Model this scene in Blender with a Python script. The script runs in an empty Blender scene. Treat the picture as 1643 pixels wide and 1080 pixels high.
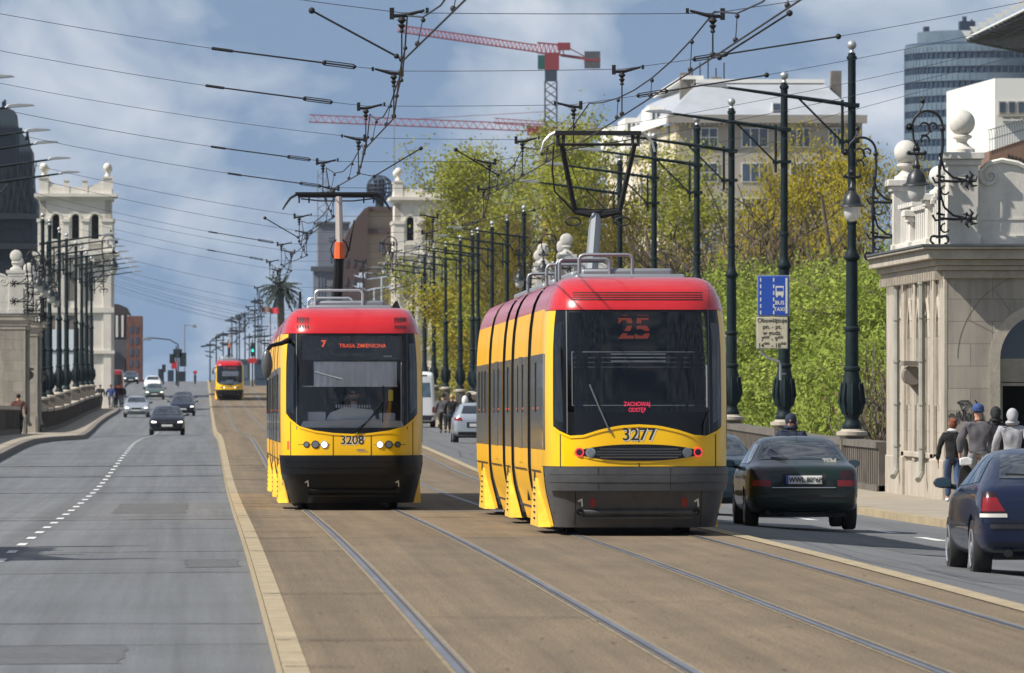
import bpy, bmesh, math, random
from mathutils import Vector, Matrix, Euler
from mathutils.bvhtree import BVHTree
R = math.radians
scene = bpy.context.scene
C = scene.collection
random.seed(7)
# ---------------------------------------------------------------- camera, sky, sun, exposure
F = 13690.0            # focal length in photo pixels (300 mm lens)
VX, VY, CH = 326.0, 620.0, 1.9   # vanishing point of the street, eye height
cam_d = bpy.data.cameras.new('camera'); cam = bpy.data.objects.new('camera', cam_d); C.objects.link(cam)
cam.location = (0, 0, CH)
cam.rotation_euler = (math.pi/2 + math.atan((VY-540)/F), 0, -math.atan((821.5-VX)/F))
cam_d.sensor_width = 36; cam_d.lens = 36*F/1643
cam_d.clip_start = 1; cam_d.clip_end = 20000
cam_d.dof.use_dof = True; cam_d.dof.focus_distance = 122; cam_d.dof.aperture_fstop = 11.0
scene.camera = cam
SE, SA = R(45), R(19)
SUN = Vector((-math.cos(SE)*math.cos(SA), -math.cos(SE)*math.sin(SA), math.sin(SE)))
w = bpy.data.worlds.new("World"); scene.world = w; w.use_nodes = True
nt = w.node_tree; nt.nodes.clear()
def wn(t, **k):
    n = nt.nodes.new(t)
    for a, b in k.items(): setattr(n, a, b)
    return n
wo = wn('ShaderNodeOutputWorld'); bg = wn('ShaderNodeBackground'); bg.inputs[1].default_value = 0.082
sky = wn('ShaderNodeTexSky', sky_type='NISHITA', sun_disc=False, sun_elevation=SE, sun_rotation=math.atan2(SUN.x, SUN.y) % (2*math.pi))
sky.air_density = 1.0; sky.dust_density = 0.1; sky.ozone_density = 0.9; sky.altitude = 100
tc = wn('ShaderNodeTexCoord')
lift = wn('ShaderNodeVectorMath', operation='ADD'); lift.inputs[1].default_value = (0, 0, 0.26)
nrm = wn('ShaderNodeVectorMath', operation='NORMALIZE')
nt.links.new(tc.outputs['Generated'], lift.inputs[0]); nt.links.new(lift.outputs[0], nrm.inputs[0]); nt.links.new(nrm.outputs[0], sky.inputs[0])
mp = wn('ShaderNodeMapping'); mp.inputs['Scale'].default_value = (30, 30, 44); mp.inputs['Location'].default_value = (3.1, 0.6, 0.35)
n1 = wn('ShaderNodeTexNoise'); n1.inputs['Scale'].default_value = 1.0; n1.inputs['Detail'].default_value = 5; n1.inputs['Roughness'].default_value = 0.52
n1.inputs['Distortion'].default_value = 0.3
nt.links.new(tc.outputs['Generated'], mp.inputs[0]); nt.links.new(mp.outputs[0], n1.inputs[0])
cr = wn('ShaderNodeValToRGB'); cr.color_ramp.elements[0].position = 0.43; cr.color_ramp.elements[0].color = (0.05, .05, .05, 1)
cr.color_ramp.elements[1].position = 0.64; cr.color_ramp.elements[1].color = (0.7, .7, .7, 1)
nt.links.new(n1.outputs[0], cr.inputs[0])
mx = wn('ShaderNodeMix', data_type='RGBA'); nt.links.new(cr.outputs[0], mx.inputs[0]); nt.links.new(sky.outputs[0], mx.inputs[6])
mx.inputs[7].default_value = (8.4, 8.6, 8.9, 1)
nt.links.new(mx.outputs[2], bg.inputs[0]); nt.links.new(bg.outputs[0], wo.inputs[0])
sun_d = bpy.data.lights.new('sun', 'SUN'); sun = bpy.data.objects.new('sun', sun_d); C.objects.link(sun)
sun_d.energy = 4.9; sun_d.angle = R(0.5); sun_d.color = (1.0, 0.95, 0.87)
sun.rotation_euler = (-SUN).to_track_quat('-Z', 'Y').to_euler(); sun.location = (-50, 0, 60)
scene.view_settings.view_transform = 'Standard'; scene.view_settings.look = 'None'; scene.view_settings.gamma = 1
scene.view_settings.exposure = 0.36
# ---------------------------------------------------------------- helpers
def lerp(a, b, t): return a + (b-a)*t
def interp(tab, x):
    if x <= tab[0][0]: return tab[0][1]
    for (a, b), (c, d) in zip(tab, tab[1:]):
        if x <= c:
            t = (x-a)/(c-a); return b + (d-b)*t
    return tab[-1][1]
def sinterp(tab, x):   # monotone-ish smooth interpolation (catmull)
    n = len(tab)
    if x <= tab[0][0]: return tab[0][1]
    if x >= tab[-1][0]: return tab[-1][1]
    for i in range(n-1):
        if x <= tab[i+1][0]:
            x0, y0 = tab[i]; x1, y1 = tab[i+1]; h = x1-x0; t = (x-x0)/h
            xm, ym = tab[max(i-1, 0)]; xp, yp = tab[min(i+2, n-1)]
            m0 = (y1-ym)/(x1-xm) if x1 != xm else 0; m1 = (yp-y0)/(xp-x0) if xp != x0 else 0
            return (2*t**3-3*t*t+1)*y0 + (t**3-2*t*t+t)*h*m0 + (-2*t**3+3*t*t)*y1 + (t**3-t*t)*h*m1
ROADZ = [(-60,.05),(0,.05),(60,.05),(87,.04),(107,0),(124,-.06),(140,-.13),(155,-.18),(171,-.22),(192,-.24),(212,-.20),(233,-.11),(265,.02),
         (293,.09),(320,.06),(350,-.04),(380,-.17),(410,-.27),(440,-.32),(477,-.27),(520,-.12),(560,.04),(637,.26),(713,.72),(820,1.55),(900,2.2),(1000,2.55),(1300,2.8),(6000,3)]
def zr(d): return sinterp(ROADZ, d)
def P(px, py, d):      # photo pixel + distance -> point in the street
    return Vector(((px-VX)*d/F, d, CH + (VY-py)*d/F))
def XX(px, d): return (px-VX)*d/F
def ZZ(py, d): return CH + (VY-py)*d/F
M = {}
def mat(name, col, rough=.6, metal=0, var=0, vs=3, bump=0, bs=20, coat=0, spec=.5, emit=0, emitcol=None, alpha=1, stretch=(1,1,1), detail=6, tcoord='Object', grain=0, gs=25, tracks=0):
    m = bpy.data.materials.new(name); m.use_nodes = True; t = m.node_tree
    b = t.nodes['Principled BSDF']; c = (*col, 1)
    b.inputs['Base Color'].default_value = c; b.inputs['Roughness'].default_value = rough; b.inputs['Metallic'].default_value = metal
    b.inputs['Specular IOR Level'].default_value = spec
    if coat: b.inputs['Coat Weight'].default_value = coat; b.inputs['Coat Roughness'].default_value = .05
    if emit:
        b.inputs['Emission Color'].default_value = (*(emitcol or col), 1); b.inputs['Emission Strength'].default_value = emit
    if var or bump:
        tx = t.nodes.new('ShaderNodeTexCoord'); mpn = t.nodes.new('ShaderNodeMapping'); mpn.inputs['Scale'].default_value = stretch
        t.links.new(tx.outputs[tcoord], mpn.inputs[0])
    if var:
        n = t.nodes.new('ShaderNodeTexNoise'); n.inputs['Scale'].default_value = vs; n.inputs['Detail'].default_value = detail; n.inputs['Roughness'].default_value = .62
        t.links.new(mpn.outputs[0], n.inputs[0])
        mr = t.nodes.new('ShaderNodeMapRange'); mr.inputs[1].default_value = .3; mr.inputs[2].default_value = .7
        mr.inputs[3].default_value = 1-var; mr.inputs[4].default_value = 1+var
        t.links.new(n.outputs[0], mr.inputs[0])
        mu = t.nodes.new('ShaderNodeMix'); mu.data_type = 'RGBA'; mu.blend_type = 'MULTIPLY'; mu.inputs[0].default_value = 1
        mu.inputs[6].default_value = c; t.links.new(mr.outputs[0], mu.inputs[7]); t.links.new(mu.outputs[2], b.inputs['Base Color'])
    if grain or tracks:
        src = b.inputs['Base Color'].links[0].from_socket if b.inputs['Base Color'].links else None
        for amt, sc_, st_ in ((grain, gs, (1,1,1)), (tracks, 1.0, (1.6,.012,1))):
            if not amt: continue
            mp3 = t.nodes.new('ShaderNodeMapping'); mp3.inputs['Scale'].default_value = st_; t.links.new(tx.outputs[tcoord], mp3.inputs[0])
            n3 = t.nodes.new('ShaderNodeTexNoise'); n3.inputs['Scale'].default_value = sc_; n3.inputs['Detail'].default_value = 5; n3.inputs['Roughness'].default_value = .75; t.links.new(mp3.outputs[0], n3.inputs[0])
            m3 = t.nodes.new('ShaderNodeMapRange'); m3.inputs[1].default_value = .3; m3.inputs[2].default_value = .7; m3.inputs[3].default_value = 1-amt; m3.inputs[4].default_value = 1+amt; t.links.new(n3.outputs[0], m3.inputs[0])
            x3 = t.nodes.new('ShaderNodeMix'); x3.data_type = 'RGBA'; x3.blend_type = 'MULTIPLY'; x3.inputs[0].default_value = 1; t.links.new(src, x3.inputs[6]); t.links.new(m3.outputs[0], x3.inputs[7]); src = x3.outputs[2]
        t.links.new(src, b.inputs['Base Color'])
    if bump:
        n2 = t.nodes.new('ShaderNodeTexNoise'); n2.inputs['Scale'].default_value = bs; n2.inputs['Detail'].default_value = 4
        t.links.new(mpn.outputs[0], n2.inputs[0]); bp = t.nodes.new('ShaderNodeBump'); bp.inputs['Strength'].default_value = bump; bp.inputs['Distance'].default_value = .02
        t.links.new(n2.outputs[0], bp.inputs['Height']); t.links.new(bp.outputs[0], b.inputs['Normal'])
    M[name] = m; return m
def matglass(name, tint, gloss=.12, rough=.02, solid=None):
    """tinted see-through glass: transparent mixed with a glossy reflection"""
    m = bpy.data.materials.new(name); m.use_nodes = True; t = m.node_tree; t.nodes.clear()
    o = t.nodes.new('ShaderNodeOutputMaterial'); tr = t.nodes.new('ShaderNodeBsdfTransparent'); tr.inputs[0].default_value = (*tint, 1)
    g = t.nodes.new('ShaderNodeBsdfGlossy'); g.inputs['Roughness'].default_value = rough
    lw = t.nodes.new('ShaderNodeFresnel'); lw.inputs[0].default_value = 1.5
    ad = t.nodes.new('ShaderNodeMath'); ad.operation = 'ADD'; ad.inputs[1].default_value = gloss; t.links.new(lw.outputs[0], ad.inputs[0])
    mi = t.nodes.new('ShaderNodeMixShader'); t.links.new(ad.outputs[0], mi.inputs[0]); t.links.new(tr.outputs[0], mi.inputs[1]); t.links.new(g.outputs[0], mi.inputs[2])
    t.links.new(mi.outputs[0], o.inputs[0]); M[name] = m; return m
def tag(o, label=None, cat=None, group=None, kind=None):
    if label: o['label'] = label
    if cat: o['category'] = cat
    if group: o['group'] = group
    if kind: o['kind'] = kind
    return o
def empty(name, loc=(0,0,0), rz=0, label=None, cat=None, group=None):
    o = bpy.data.objects.new(name, None); C.objects.link(o); o.location = loc; o.rotation_euler = (0,0,rz); o.empty_display_size = .3
    return tag(o, label, cat, group)
def copy_tree(o, parent=None, loc=None, rz=None, label=None, scale=None, group=None):
    c = o.copy(); C.objects.link(c)
    if parent: c.parent = parent
    if loc is not None: c.location = loc
    if rz is not None: c.rotation_euler = (0,0,rz)
    if scale is not None: c.scale = scale
    if label: c['label'] = label
    if group: c['group'] = group
    for ch in list(KIDS.get(o.name, [])): copy_tree(ch, c)
    return c
KIDS = {}
class MB:
    def __init__(s): s.v = []; s.f = []; s.m = []; s.mi = 0
    def add(s, vs, fs):
        n = len(s.v); s.v += [tuple(v) for v in vs]; s.f += [tuple(i+n for i in f) for f in fs]; s.m += [s.mi]*len(fs); return s
    def box(s, x0, x1, y0, y1, z0, z1):
        s.add([(x0,y0,z0),(x1,y0,z0),(x1,y1,z0),(x0,y1,z0),(x0,y0,z1),(x1,y0,z1),(x1,y1,z1),(x0,y1,z1)],
              [(0,3,2,1),(4,5,6,7),(0,1,5,4),(1,2,6,5),(2,3,7,6),(3,0,4,7)]); return s
    def cyl(s, p0, p1, r0, r1=None, n=8, cap=True):
        r1 = r0 if r1 is None else r1; p0 = Vector(p0); p1 = Vector(p1); d = (p1-p0)
        if d.length < 1e-6: return s
        d.normalize(); a = d.orthogonal().normalized(); b = d.cross(a)
        vs = []
        for p, r in ((p0, r0), (p1, r1)):
            for i in range(n):
                t = 2*math.pi*i/n; vs.append(p + a*math.cos(t)*r + b*math.sin(t)*r)
        fs = [(i, (i+1) % n, n+(i+1) % n, n+i) for i in range(n)]
        if cap: fs += [tuple(range(n-1, -1, -1)), tuple(range(n, 2*n))]
        return s.add(vs, fs)
    def tube(s, pts, r, n=6, cap=True):
        pts = [Vector(p) for p in pts]; rs = r if isinstance(r, (list, tuple)) else [r]*len(pts); vs = []; up = None
        for i, p in enumerate(pts):
            d = (pts[min(i+1, len(pts)-1)] - pts[max(i-1, 0)]).normalized()
            if up is None: a = d.orthogonal().normalized()
            else: a = (up - d*up.dot(d)).normalized()
            up = a; b = d.cross(a)
            for k in range(n):
                t = 2*math.pi*k/n; vs.append(p + a*math.cos(t)*rs[i] + b*math.sin(t)*rs[i])
        fs = []
        for i in range(len(pts)-1):
            for k in range(n): fs.append((i*n+k, i*n+(k+1) % n, (i+1)*n+(k+1) % n, (i+1)*n+k))
        if cap: fs += [tuple(range(n-1, -1, -1)), tuple(range(len(vs)-n, len(vs)))]
        return s.add(vs, fs)
    def lathe(s, prof, c=(0,0,0), n=16, sx=1, sy=1):
        vs = []; c = Vector(c)
        for r, z in prof:
            for k in range(n):
                t = 2*math.pi*k/n; vs.append((c.x+r*math.cos(t)*sx, c.y+r*math.sin(t)*sy, c.z+z))
        fs = []
        for i in range(len(prof)-1):
            for k in range(n): fs.append((i*n+k, i*n+(k+1) % n, (i+1)*n+(k+1) % n, (i+1)*n+k))
        fs += [tuple(range(n-1, -1, -1)), tuple(range(len(vs)-n, len(vs)))]
        return s.add(vs, fs)
    def sphere(s, c, r, n=12, sz=1, sx=1, sy=1):
        prof = [(r*math.sin(math.pi*i/n)+1e-4, -r*math.cos(math.pi*i/n)*sz) for i in range(n+1)]
        return s.lathe(prof, c, n+4, sx, sy)
    def prism(s, poly, a0, a1, axis='y'):
        """poly of 2D points extruded along axis: y -> (x,z), x -> (y,z), z -> (x,y)"""
        n = len(poly)
        def mk(p, a): return (p[0], a, p[1]) if axis == 'y' else ((a, p[0], p[1]) if axis == 'x' else (p[0], p[1], a))
        vs = [mk(p, a0) for p in poly] + [mk(p, a1) for p in poly]
        fs = [tuple(range(n)), tuple(range(2*n-1, n-1, -1))] + [(i, n+i, n+(i+1) % n, (i+1) % n) for i in range(n)]
        return s.add(vs, fs)
    def grid(s, fn, nu, nv):
        vs = [fn(i/nu, j/nv) for j in range(nv+1) for i in range(nu+1)]
        fs = [(j*(nu+1)+i, j*(nu+1)+i+1, (j+1)*(nu+1)+i+1, (j+1)*(nu+1)+i) for j in range(nv) for i in range(nu)]
        return s.add(vs, fs)
    def build(s, name, mats, parent=None, smooth=40, bevel=0, fix=True):
        me = bpy.data.meshes.new(name); me.from_pydata(s.v, [], s.f)
        if not isinstance(mats, (list, tuple)): mats = [mats]
        for m in mats: me.materials.append(M[m] if isinstance(m, str) else m)
        if any(s.m): me.polygons.foreach_set('material_index', s.m)
        if fix:
            bm = bmesh.new(); bm.from_mesh(me); bmesh.ops.recalc_face_normals(bm, faces=bm.faces); bm.to_mesh(me); bm.free()
        if smooth:
            me.polygons.foreach_set('use_smooth', [True]*len(me.polygons)); me.set_sharp_from_angle(angle=R(smooth))
        me.update()
        o = bpy.data.objects.new(name, me); C.objects.link(o)
        if parent: o.parent = parent; KIDS.setdefault(parent.name, []).append(o)
        if bevel:
            b = o.modifiers.new('bevel', 'BEVEL'); b.width = bevel; b.segments = 2; b.limit_method = 'ANGLE'
        return o
def text_verts(txt, size=1, align='CENTER', bold=0, sx=1):
    cu = bpy.data.curves.new('t', 'FONT'); cu.body = txt; cu.size = size; cu.align_x = align; cu.align_y = 'CENTER'; cu.offset = bold
    o = bpy.data.objects.new('t', cu); C.objects.link(o)
    dg = bpy.context.evaluated_depsgraph_get(); me = bpy.data.meshes.new_from_object(o.evaluated_get(dg))
    vs = [(v.co.x*sx, v.co.y) for v in me.vertices]; fs = [tuple(p.vertices) for p in me.polygons]
    bpy.data.objects.remove(o); bpy.data.curves.remove(cu); bpy.data.meshes.remove(me)
    return vs, fs
def text_mesh(mb, txt, size, fn, **k):
    vs, fs = text_verts(txt, size, **k); mb.add([fn(a, b) for a, b in vs], fs); return mb
# ---------------------------------------------------------------- materials
mat('asphalt', (.125,.131,.137), .8, 0, .10, .25, .5, 60, grain=.5, gs=34, tracks=.26)
mat('asphalt_right', (.125,.128,.13), .8, 0, .10, .3, .5, 60, grain=.5, gs=34, tracks=.2)
mat('track_concrete', (.152,.112,.066), .9, 0, .16, .9, .6, 30, stretch=(1.3,.22,1), grain=.5, gs=36, tracks=.28)
mat('kerb_stone', (.33,.265,.165), .85, 0, .18, 2, .3, 30, stretch=(1,.6,1), grain=.2, gs=14)
mat('pavement', (.30,.26,.20), .9, 0, .2, 1.5, .2, 30)
mat('joint', (.03,.028,.025), .9)
mat('paint', (.62,.62,.6), .7, 0, .2, 6)
mat('rail_steel', (.20,.21,.235), .42, .6, .25, 2, stretch=(1,.2,1))
mat('rail_groove', (.075,.06,.05), .8)
mat('rail_seal', (.22,.175,.11), .9, 0, .3, 5)
mat('terrain', (.10,.11,.05), .95, 0, .3, .05)
mat('stone', (.38,.335,.27), .85, 0, .20, 1.8, .3, 25, stretch=(1,1,.4), grain=.12, gs=6)
mat('stone_white', (.60,.57,.51), .8, 0, .14, 2.2, .2, 20, stretch=(1,1,.35), grain=.08, gs=7)
mat('tower_white', (.66,.62,.55), .85, 0, .10, .8)
mat('stone_dark', (.17,.15,.13), .9, 0, .25, 2)
mat('parapet', (.115,.10,.082), .9, 0, .3, 1.5, .3, 20)
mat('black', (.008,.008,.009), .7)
mat('matt_black', (.018,.018,.02), .55)
mat('iron', (.014,.015,.018), .45, .3, .2, 4)
mat('pole_green', (.008,.017,.020), .6, .0, .35, 6, spec=.2)
mat('zinc', (.42,.43,.44), .45, .6)
mat('wire', (.03,.03,.035), .6, .3)
mat('wire_thin', (.06,.065,.075), .6, .3)
mat('t_yellow', (.86,.49,.004), .32, 0, .05, .8, coat=.22, spec=.3)
mat('t_yellow_side', (.82,.43,.010), .4, 0, .12, 1.8, coat=.15, spec=.3, stretch=(1,1,.3))
mat('t_skirt', (.78,.47,.05), .5, 0, .22, 3.5, stretch=(1,1,.3))
mat('t_red', (.50,.010,.014), .26, 0, .05, .8, coat=.6)
mat('t_red_side', (.42,.02,.035), .35, 0, .15, 1.2, coat=.5)
mat('t_bumper', (.006,.0065,.008), .35, 0, .2, 3, spec=.35); mat('t_bumper_grey', (.062,.063,.066), .5, 0, .25, 3)
mat('t_black', (.007,.008,.010), .2, 0, spec=.3)
mat('t_seal', (.09,.10,.11), .5)
mat('t_under', (.014,.014,.014), .8)
mat('t_grey', (.23,.25,.27), .5, .3)
mat('t_silver', (.55,.56,.55), .35, .7)
mat('t_orange', (.75,.13,.03), .5)
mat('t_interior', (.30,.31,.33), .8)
mat('t_interior_shaded', (.02,.023,.028), .9)
mat('t_dash', (.62,.66,.68), .6)
mat('t_blind', (.82,.86,.88), .8, 0, .12, 14, stretch=(1,1,.12))
mat('led', (1,.12,.03), .5, emit=.55, emitcol=(1,.13,.05))
mat('led_panel', (.03,.045,.06), .3)
mat('redtext', (.8,.03,.09), .5, emit=.08, emitcol=(.9,.03,.12))  # faint glow put into the colour of the red lettering
mat('lamp_white', (1,.97,.9), .2, emit=1.5, emitcol=(1,.96,.86))
mat('lamp_red', (.75,.02,.03), .3, emit=.7, emitcol=(1,.05,.06))
mat('lens_grey', (.16,.17,.18), .15, .3, coat=.6)
mat('lens_red', (.22,.006,.010), .25, coat=.3); mat('lens_darkred', (.022,.004,.005), .25, coat=.3)
mat('num_black', (.015,.015,.015), .5); mat('num_white', (.7,.68,.6), .5)
matglass('t_glass', (.93,.95,.97), .02); matglass('t_glass_rear', (.20,.23,.26), .015, .06); matglass('t_glass_side', (.6,.62,.64), .06, .04)
mat('glass_dark', (.02,.024,.03), .06, 0, coat=.6)
mat('car_glass', (.022,.028,.034), .04, 0, coat=.4, spec=.6)
for n, c in (('car_green', (.002,.013,.009)), ('car_blue', (.003,.009,.034)), ('car_black', (.004,.005,.010)), ('car_navy', (.006,.010,.026)), ('car_teal', (.012,.032,.045)), ('car_olive', (.06,.10,.09))):
    mat(n, c, .35, .1, coat=.6, spec=.3)
mat('car_silver', (.42,.46,.50), .3, .5, coat=.8); mat('car_white', (.72,.74,.76), .35, 0, coat=.5); mat('car_red', (.3,.03,.035), .4, 0, coat=.5)
mat('tyre', (.018,.017,.017), .8); mat('rim', (.42,.43,.45), .35, .6); mat('plastic', (.02,.021,.023), .5)
mat('plate', (.6,.6,.58), .5); mat('plate_blue', (.03,.08,.4), .5); mat('chrome', (.55,.56,.58), .15, 1)
mat('sign_blue', (.02,.08,.42), .45); mat('sign_white', (.7,.68,.6), .6, 0, .08, 5); mat('sign_cream', (.56,.50,.36), .6, 0, .12, 6)
# ---------------------------------------------------------------- ground, roads, kerbs, tracks
DS = [d for d in range(-30, 340, 3)] + [d for d in range(340, 1300, 6)]
def ribbon(name, xa, xb, off, m, n=1, ds=DS, zf=None, thick=0):
    """sheet following the road profile between lateral positions xa(d), xb(d)"""
    mb = MB(); fa = xa if callable(xa) else (lambda d: xa); fb = xb if callable(xb) else (lambda d: xb)
    zf = zf or (lambda x, d: zr(d)+off); vs = []; fs = []
    for d in ds:
        for i in range(n+1):
            x = lerp(fa(d), fb(d), i/n); vs.append((x, d, zf(x, d)))
    for j in range(len(ds)-1):
        for i in range(n): a = j*(n+1)+i; fs.append((a, a+1, a+n+2, a+n+1))
    mb.add(vs, fs)
    return mb
def kerbface(mb, xf, z0, z1, ds=DS):
    f = xf if callable(xf) else (lambda d: xf); vs = []; fs = []
    for d in ds: vs += [(f(d), d, z0(d)), (f(d), d, z1(d))]
    for j in range(len(ds)-1): fs.append((2*j, 2*j+2, 2*j+3, 2*j+1))
    mb.add(vs, fs)
struct = lambda o: tag(o, kind='structure')
def terr(x, d):
    low = -12 + .6*math.sin(x*.05)*math.cos(d*.03)
    return lerp(low, zr(d)-.45, max(0, min(1, (d-600)/80)))
tx = [-9000,-3000,-900,-300,-120,-60,-30,-12,0,8,20,40,80,160,400,1200,4000,9000]
td = [-200,-60,0,60,120,180,240,300,360,420,480,540,600,620,640,660,680,713,760,820,860,900,950,1000,1150,1300,2000,4000,9000,16000]
mb = MB(); mb.add([(x, d, terr(x, d)) for d in td for x in tx], [(j*len(tx)+i, j*len(tx)+i+1, (j+1)*len(tx)+i+1, (j+1)*len(tx)+i) for j in range(len(td)-1) for i in range(len(tx)-1)])
struct(mb.build('ground', 'terrain'))
KL = [(0,-5.9),(250,-5.9),(296,-5.85),(312,-5.5),(332,-4.75),(350,-4.85),(420,-5.6),(500,-6.1),(640,-6.3),(700,-7.5),(1300,-9)]
kl = lambda d: sinterp(KL, d)
KR = [(0,12.3),(300,12.3),(400,13.3),(480,13.9),(600,13.9),(700,14.5),(1300,16)]
kr = lambda d: sinterp(KR, d)
def zleft(x, d): return zr(d)-.16 - .012*max(0, -x)*.5
def zright(x, d): return zr(d)-.02 - (min(max(x-7.0, 0), 2.2)*.085) - max(0, x-9.2)*.030
struct(ribbon('road_towards_camera', lambda d: kl(d), .515, 0, 'asphalt', 5, zf=zleft).build('road', 'asphalt'))
struct(ribbon('road', 6.9, lambda d: kr(d), 0, 'asphalt', 8, zf=zright).build('road', 'asphalt_right'))
struct(ribbon('tram_bed', .69, 6.72, 0, 'c', 1).build('tram_bed', 'track_concrete'))
k = ribbon('k', .52, .69, .006, 'c', 1); kerbface(k, .515, lambda d: zr(d)-.2, lambda d: zr(d)+.006)
struct(k.build('kerb_strip', 'kerb_stone'))
k = ribbon('k', 6.72, 6.93, .008, 'c', 1); kerbface(k, 6.93, lambda d: zr(d)-.06, lambda d: zr(d)+.008)
struct(k.build('kerb_strip', 'kerb_stone'))
# pavements: outer edge = parapets
XL, XR = -7.85, 15.0
k = ribbon('k', lambda d: XL-.4, lambda d: kl(d)-.28, -.02, 'c', 2); struct(k.build('pavement', 'pavement'))
k = ribbon('k', lambda d: kl(d)-.28, lambda d: kl(d), -.02, 'c', 1); kerbface(k, kl, lambda d: zr(d)-.34, lambda d: zr(d)-.02); struct(k.build('kerb_strip', 'stone_dark'))
zsw = lambda x, d: zr(d)-.17
k = ribbon('k', lambda d: kr(d)+.25, lambda d: XR+.4 if d < 640 else XR+6, 0, 'c', 2, zf=zsw); struct(k.build('pavement', 'pavement'))
k = ribbon('k', kr, lambda d: kr(d)+.25, 0, 'c', 1, zf=zsw); kerbface(k, kr, lambda d: zr(d)-.45, lambda d: zr(d)-.17); struct(k.build('kerb_strip', 'kerb_stone'))
# widening beyond the bridge
k = ribbon('k', lambda d: -60, lambda d: kl(d)-.3, -.03, 'c', 3, ds=[d for d in DS if d > 690]); struct(k.build('pavement', 'pavement'))
k = ribbon('k', lambda d: kr(d)+.3, lambda d: 70, -.08, 'c', 3, ds=[d for d in DS if d > 690]); struct(k.build('pavement', 'pavement'))
# rails
LT, RT = 2.415, 5.50
dr = [d for d in DS if d < 1000]
for tc_ in (LT, RT):
    for sgn in (-1, 1):
        xc = tc_ + sgn*.7525
        g = -sgn   # groove lies on the inner side
        mb = MB()
        def strip(a, b, mi, o):
            lo, hi = min(xc+a*g, xc+b*g), max(xc+a*g, xc+b*g)
            r = ribbon('r', lo, hi, o, '', 1, ds=dr); mb.mi = mi; mb.add(r.v, r.f)
        strip(-.030, .022, 0, .010); strip(.023, .048, 1, .006); strip(.049, .062, 0, .009); strip(-.065, -.031, 2, .005); strip(.063, .095, 2, .005)
        tag(struct(mb.build('rail', ['rail_steel', 'rail_groove', 'rail_seal'], smooth=0)))
# lane markings
mb = MB()
for i in range(0, 90):
    d = 52 + i*6
    a, b = -2.45, -2.33
    vs = [(x, y, zleft(x, y)+.006) for x, y in ((a, d), (b, d), (b, d+1.0), (a, d+1.0), (b, d+2.0), (a, d+2.0))]; mb.add(vs, [(0,1,2,3), (3,2,4,5)])
for i in range(26):
    d = 60 + i*8.6; a, b = 10.35, 10.55
    mb.add([(x, y, zright(x, y)+.006) for x, y in ((a, d), (b, d), (b, d+4), (a, d+4))], [(0,1,2,3)])
mb.build('lane_marking', 'paint', smooth=0)['kind'] = 'structure'
# expansion joints and repaired cracks (dark, a few cm wide, wandering)
rj = random.Random(3)
def crack(mb, x0, x1, d, zf, wd=.05, wob=.25, off=.006):
    n = 26; vs = []; ph = rj.uniform(0, 6)
    for i in range(n+1):
        x = lerp(x0, x1, i/n); y = d + math.sin(x*.9+ph)*wob*.5 + rj.uniform(-.1, .1)*wob; ww = wd*rj.uniform(.4, 1.2)
        vs += [(x, y, zf(x, y)+off), (x, y+ww, zf(x, y+ww)+off)]
    mb.add(vs, [(2*i, 2*i+2, 2*i+3, 2*i+1) for i in range(n)])
mb = MB()
for py in (748,765,791,835,921,1002,1038):
    lo, hi = 40, 240
    for _ in range(40):
        mid = (lo+hi)/2
        if VY+F*(CH-zleft(-2, mid))/mid > py: lo = mid
        else: hi = mid
    crack(mb, kl(lo)+.1, .50, lo, zleft, .16*lo/100*lo/100, .5)
for dd in (262, 300, 390, 450, 520): crack(mb, kl(dd)+.1, .50, dd, zleft, .3, .3)
zb = lambda x, d: zr(d)+.006
for dd, a, b, ww in ((56,.53,1.0,.08),(62,.53,1.62,.10),(76,.53,1.62,.10),(68,1.8,3.1,.07),(97,.53,1.6,.14),(112,.53,1.6,.15),(104,1.8,3.0,.08),(131,.53,1.6,.2),(150,.53,1.6,.22),(170,.53,1.6,.22),(196,.53,1.6,.25),(222,.53,1.6,.3),(88,3.2,4.6,.05),(64,6.3,6.7,.05),(73,3.3,4.7,.06)):
    crack(mb, a, b, dd, zb, ww, .2)
for py in (890, 865):
    pass
mb.build('road_joint', 'joint', smooth=0)['kind'] = 'structure'
# worn asphalt patches and grit
mb = MB(); rg_ = random.Random(12)
for (x0, x1, d0, d1) in ((-1.9,-.6,62,66.5),(-4.6,-3.2,75,83),(-.2,.4,96,101),(-5.2,-3.9,118,131),(-1.6,-.3,150,166)):
    n = 10; ds_ = [lerp(d0, d1, k/n) for k in range(n+1)]; vs = []
    for d in ds_: vs += [(x0+rg_.uniform(-.04,.04), d, zleft(x0, d)+.003), (x1+rg_.uniform(-.04,.04), d, zleft(x1, d)+.003)]
    mb.add(vs, [(2*k, 2*k+1, 2*k+3, 2*k+2) for k in range(n)])
for (x0, x1, d0, d1) in ((8.6,9.6,104,112),(7.6,8.4,84,90)):
    n = 8; vs = []
    for k in range(n+1): d = lerp(d0, d1, k/n); vs += [(x0+rg_.uniform(-.04,.04), d, zright(x0, d)+.003), (x1+rg_.uniform(-.04,.04), d, zright(x1, d)+.003)]
    mb.add(vs, [(2*k, 2*k+1, 2*k+3, 2*k+2) for k in range(n)])
mat('patch', (.098,.102,.105), .85, 0, .12, .6, .5, 50, grain=.4, gs=8)
mb.build('road_patch', 'patch', smooth=0)['kind'] = 'structure'
mb = MB()
for k in range(220):
    x = rg_.uniform(.8, 6.6); d = 52+90*rg_.random()**1.5; r = rg_.uniform(.006, .022)
    if k % 9 == 0: r *= 1.4
    pts = [(x+r*math.cos(t)*rg_.uniform(.6,1.2), d+r*3*math.sin(t)*rg_.uniform(.6,1.2), zr(d)+.008) for t in (0,1.2,2.4,3.7,5)]
    mb.add(pts, [(0,1,2,3,4)])
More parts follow.
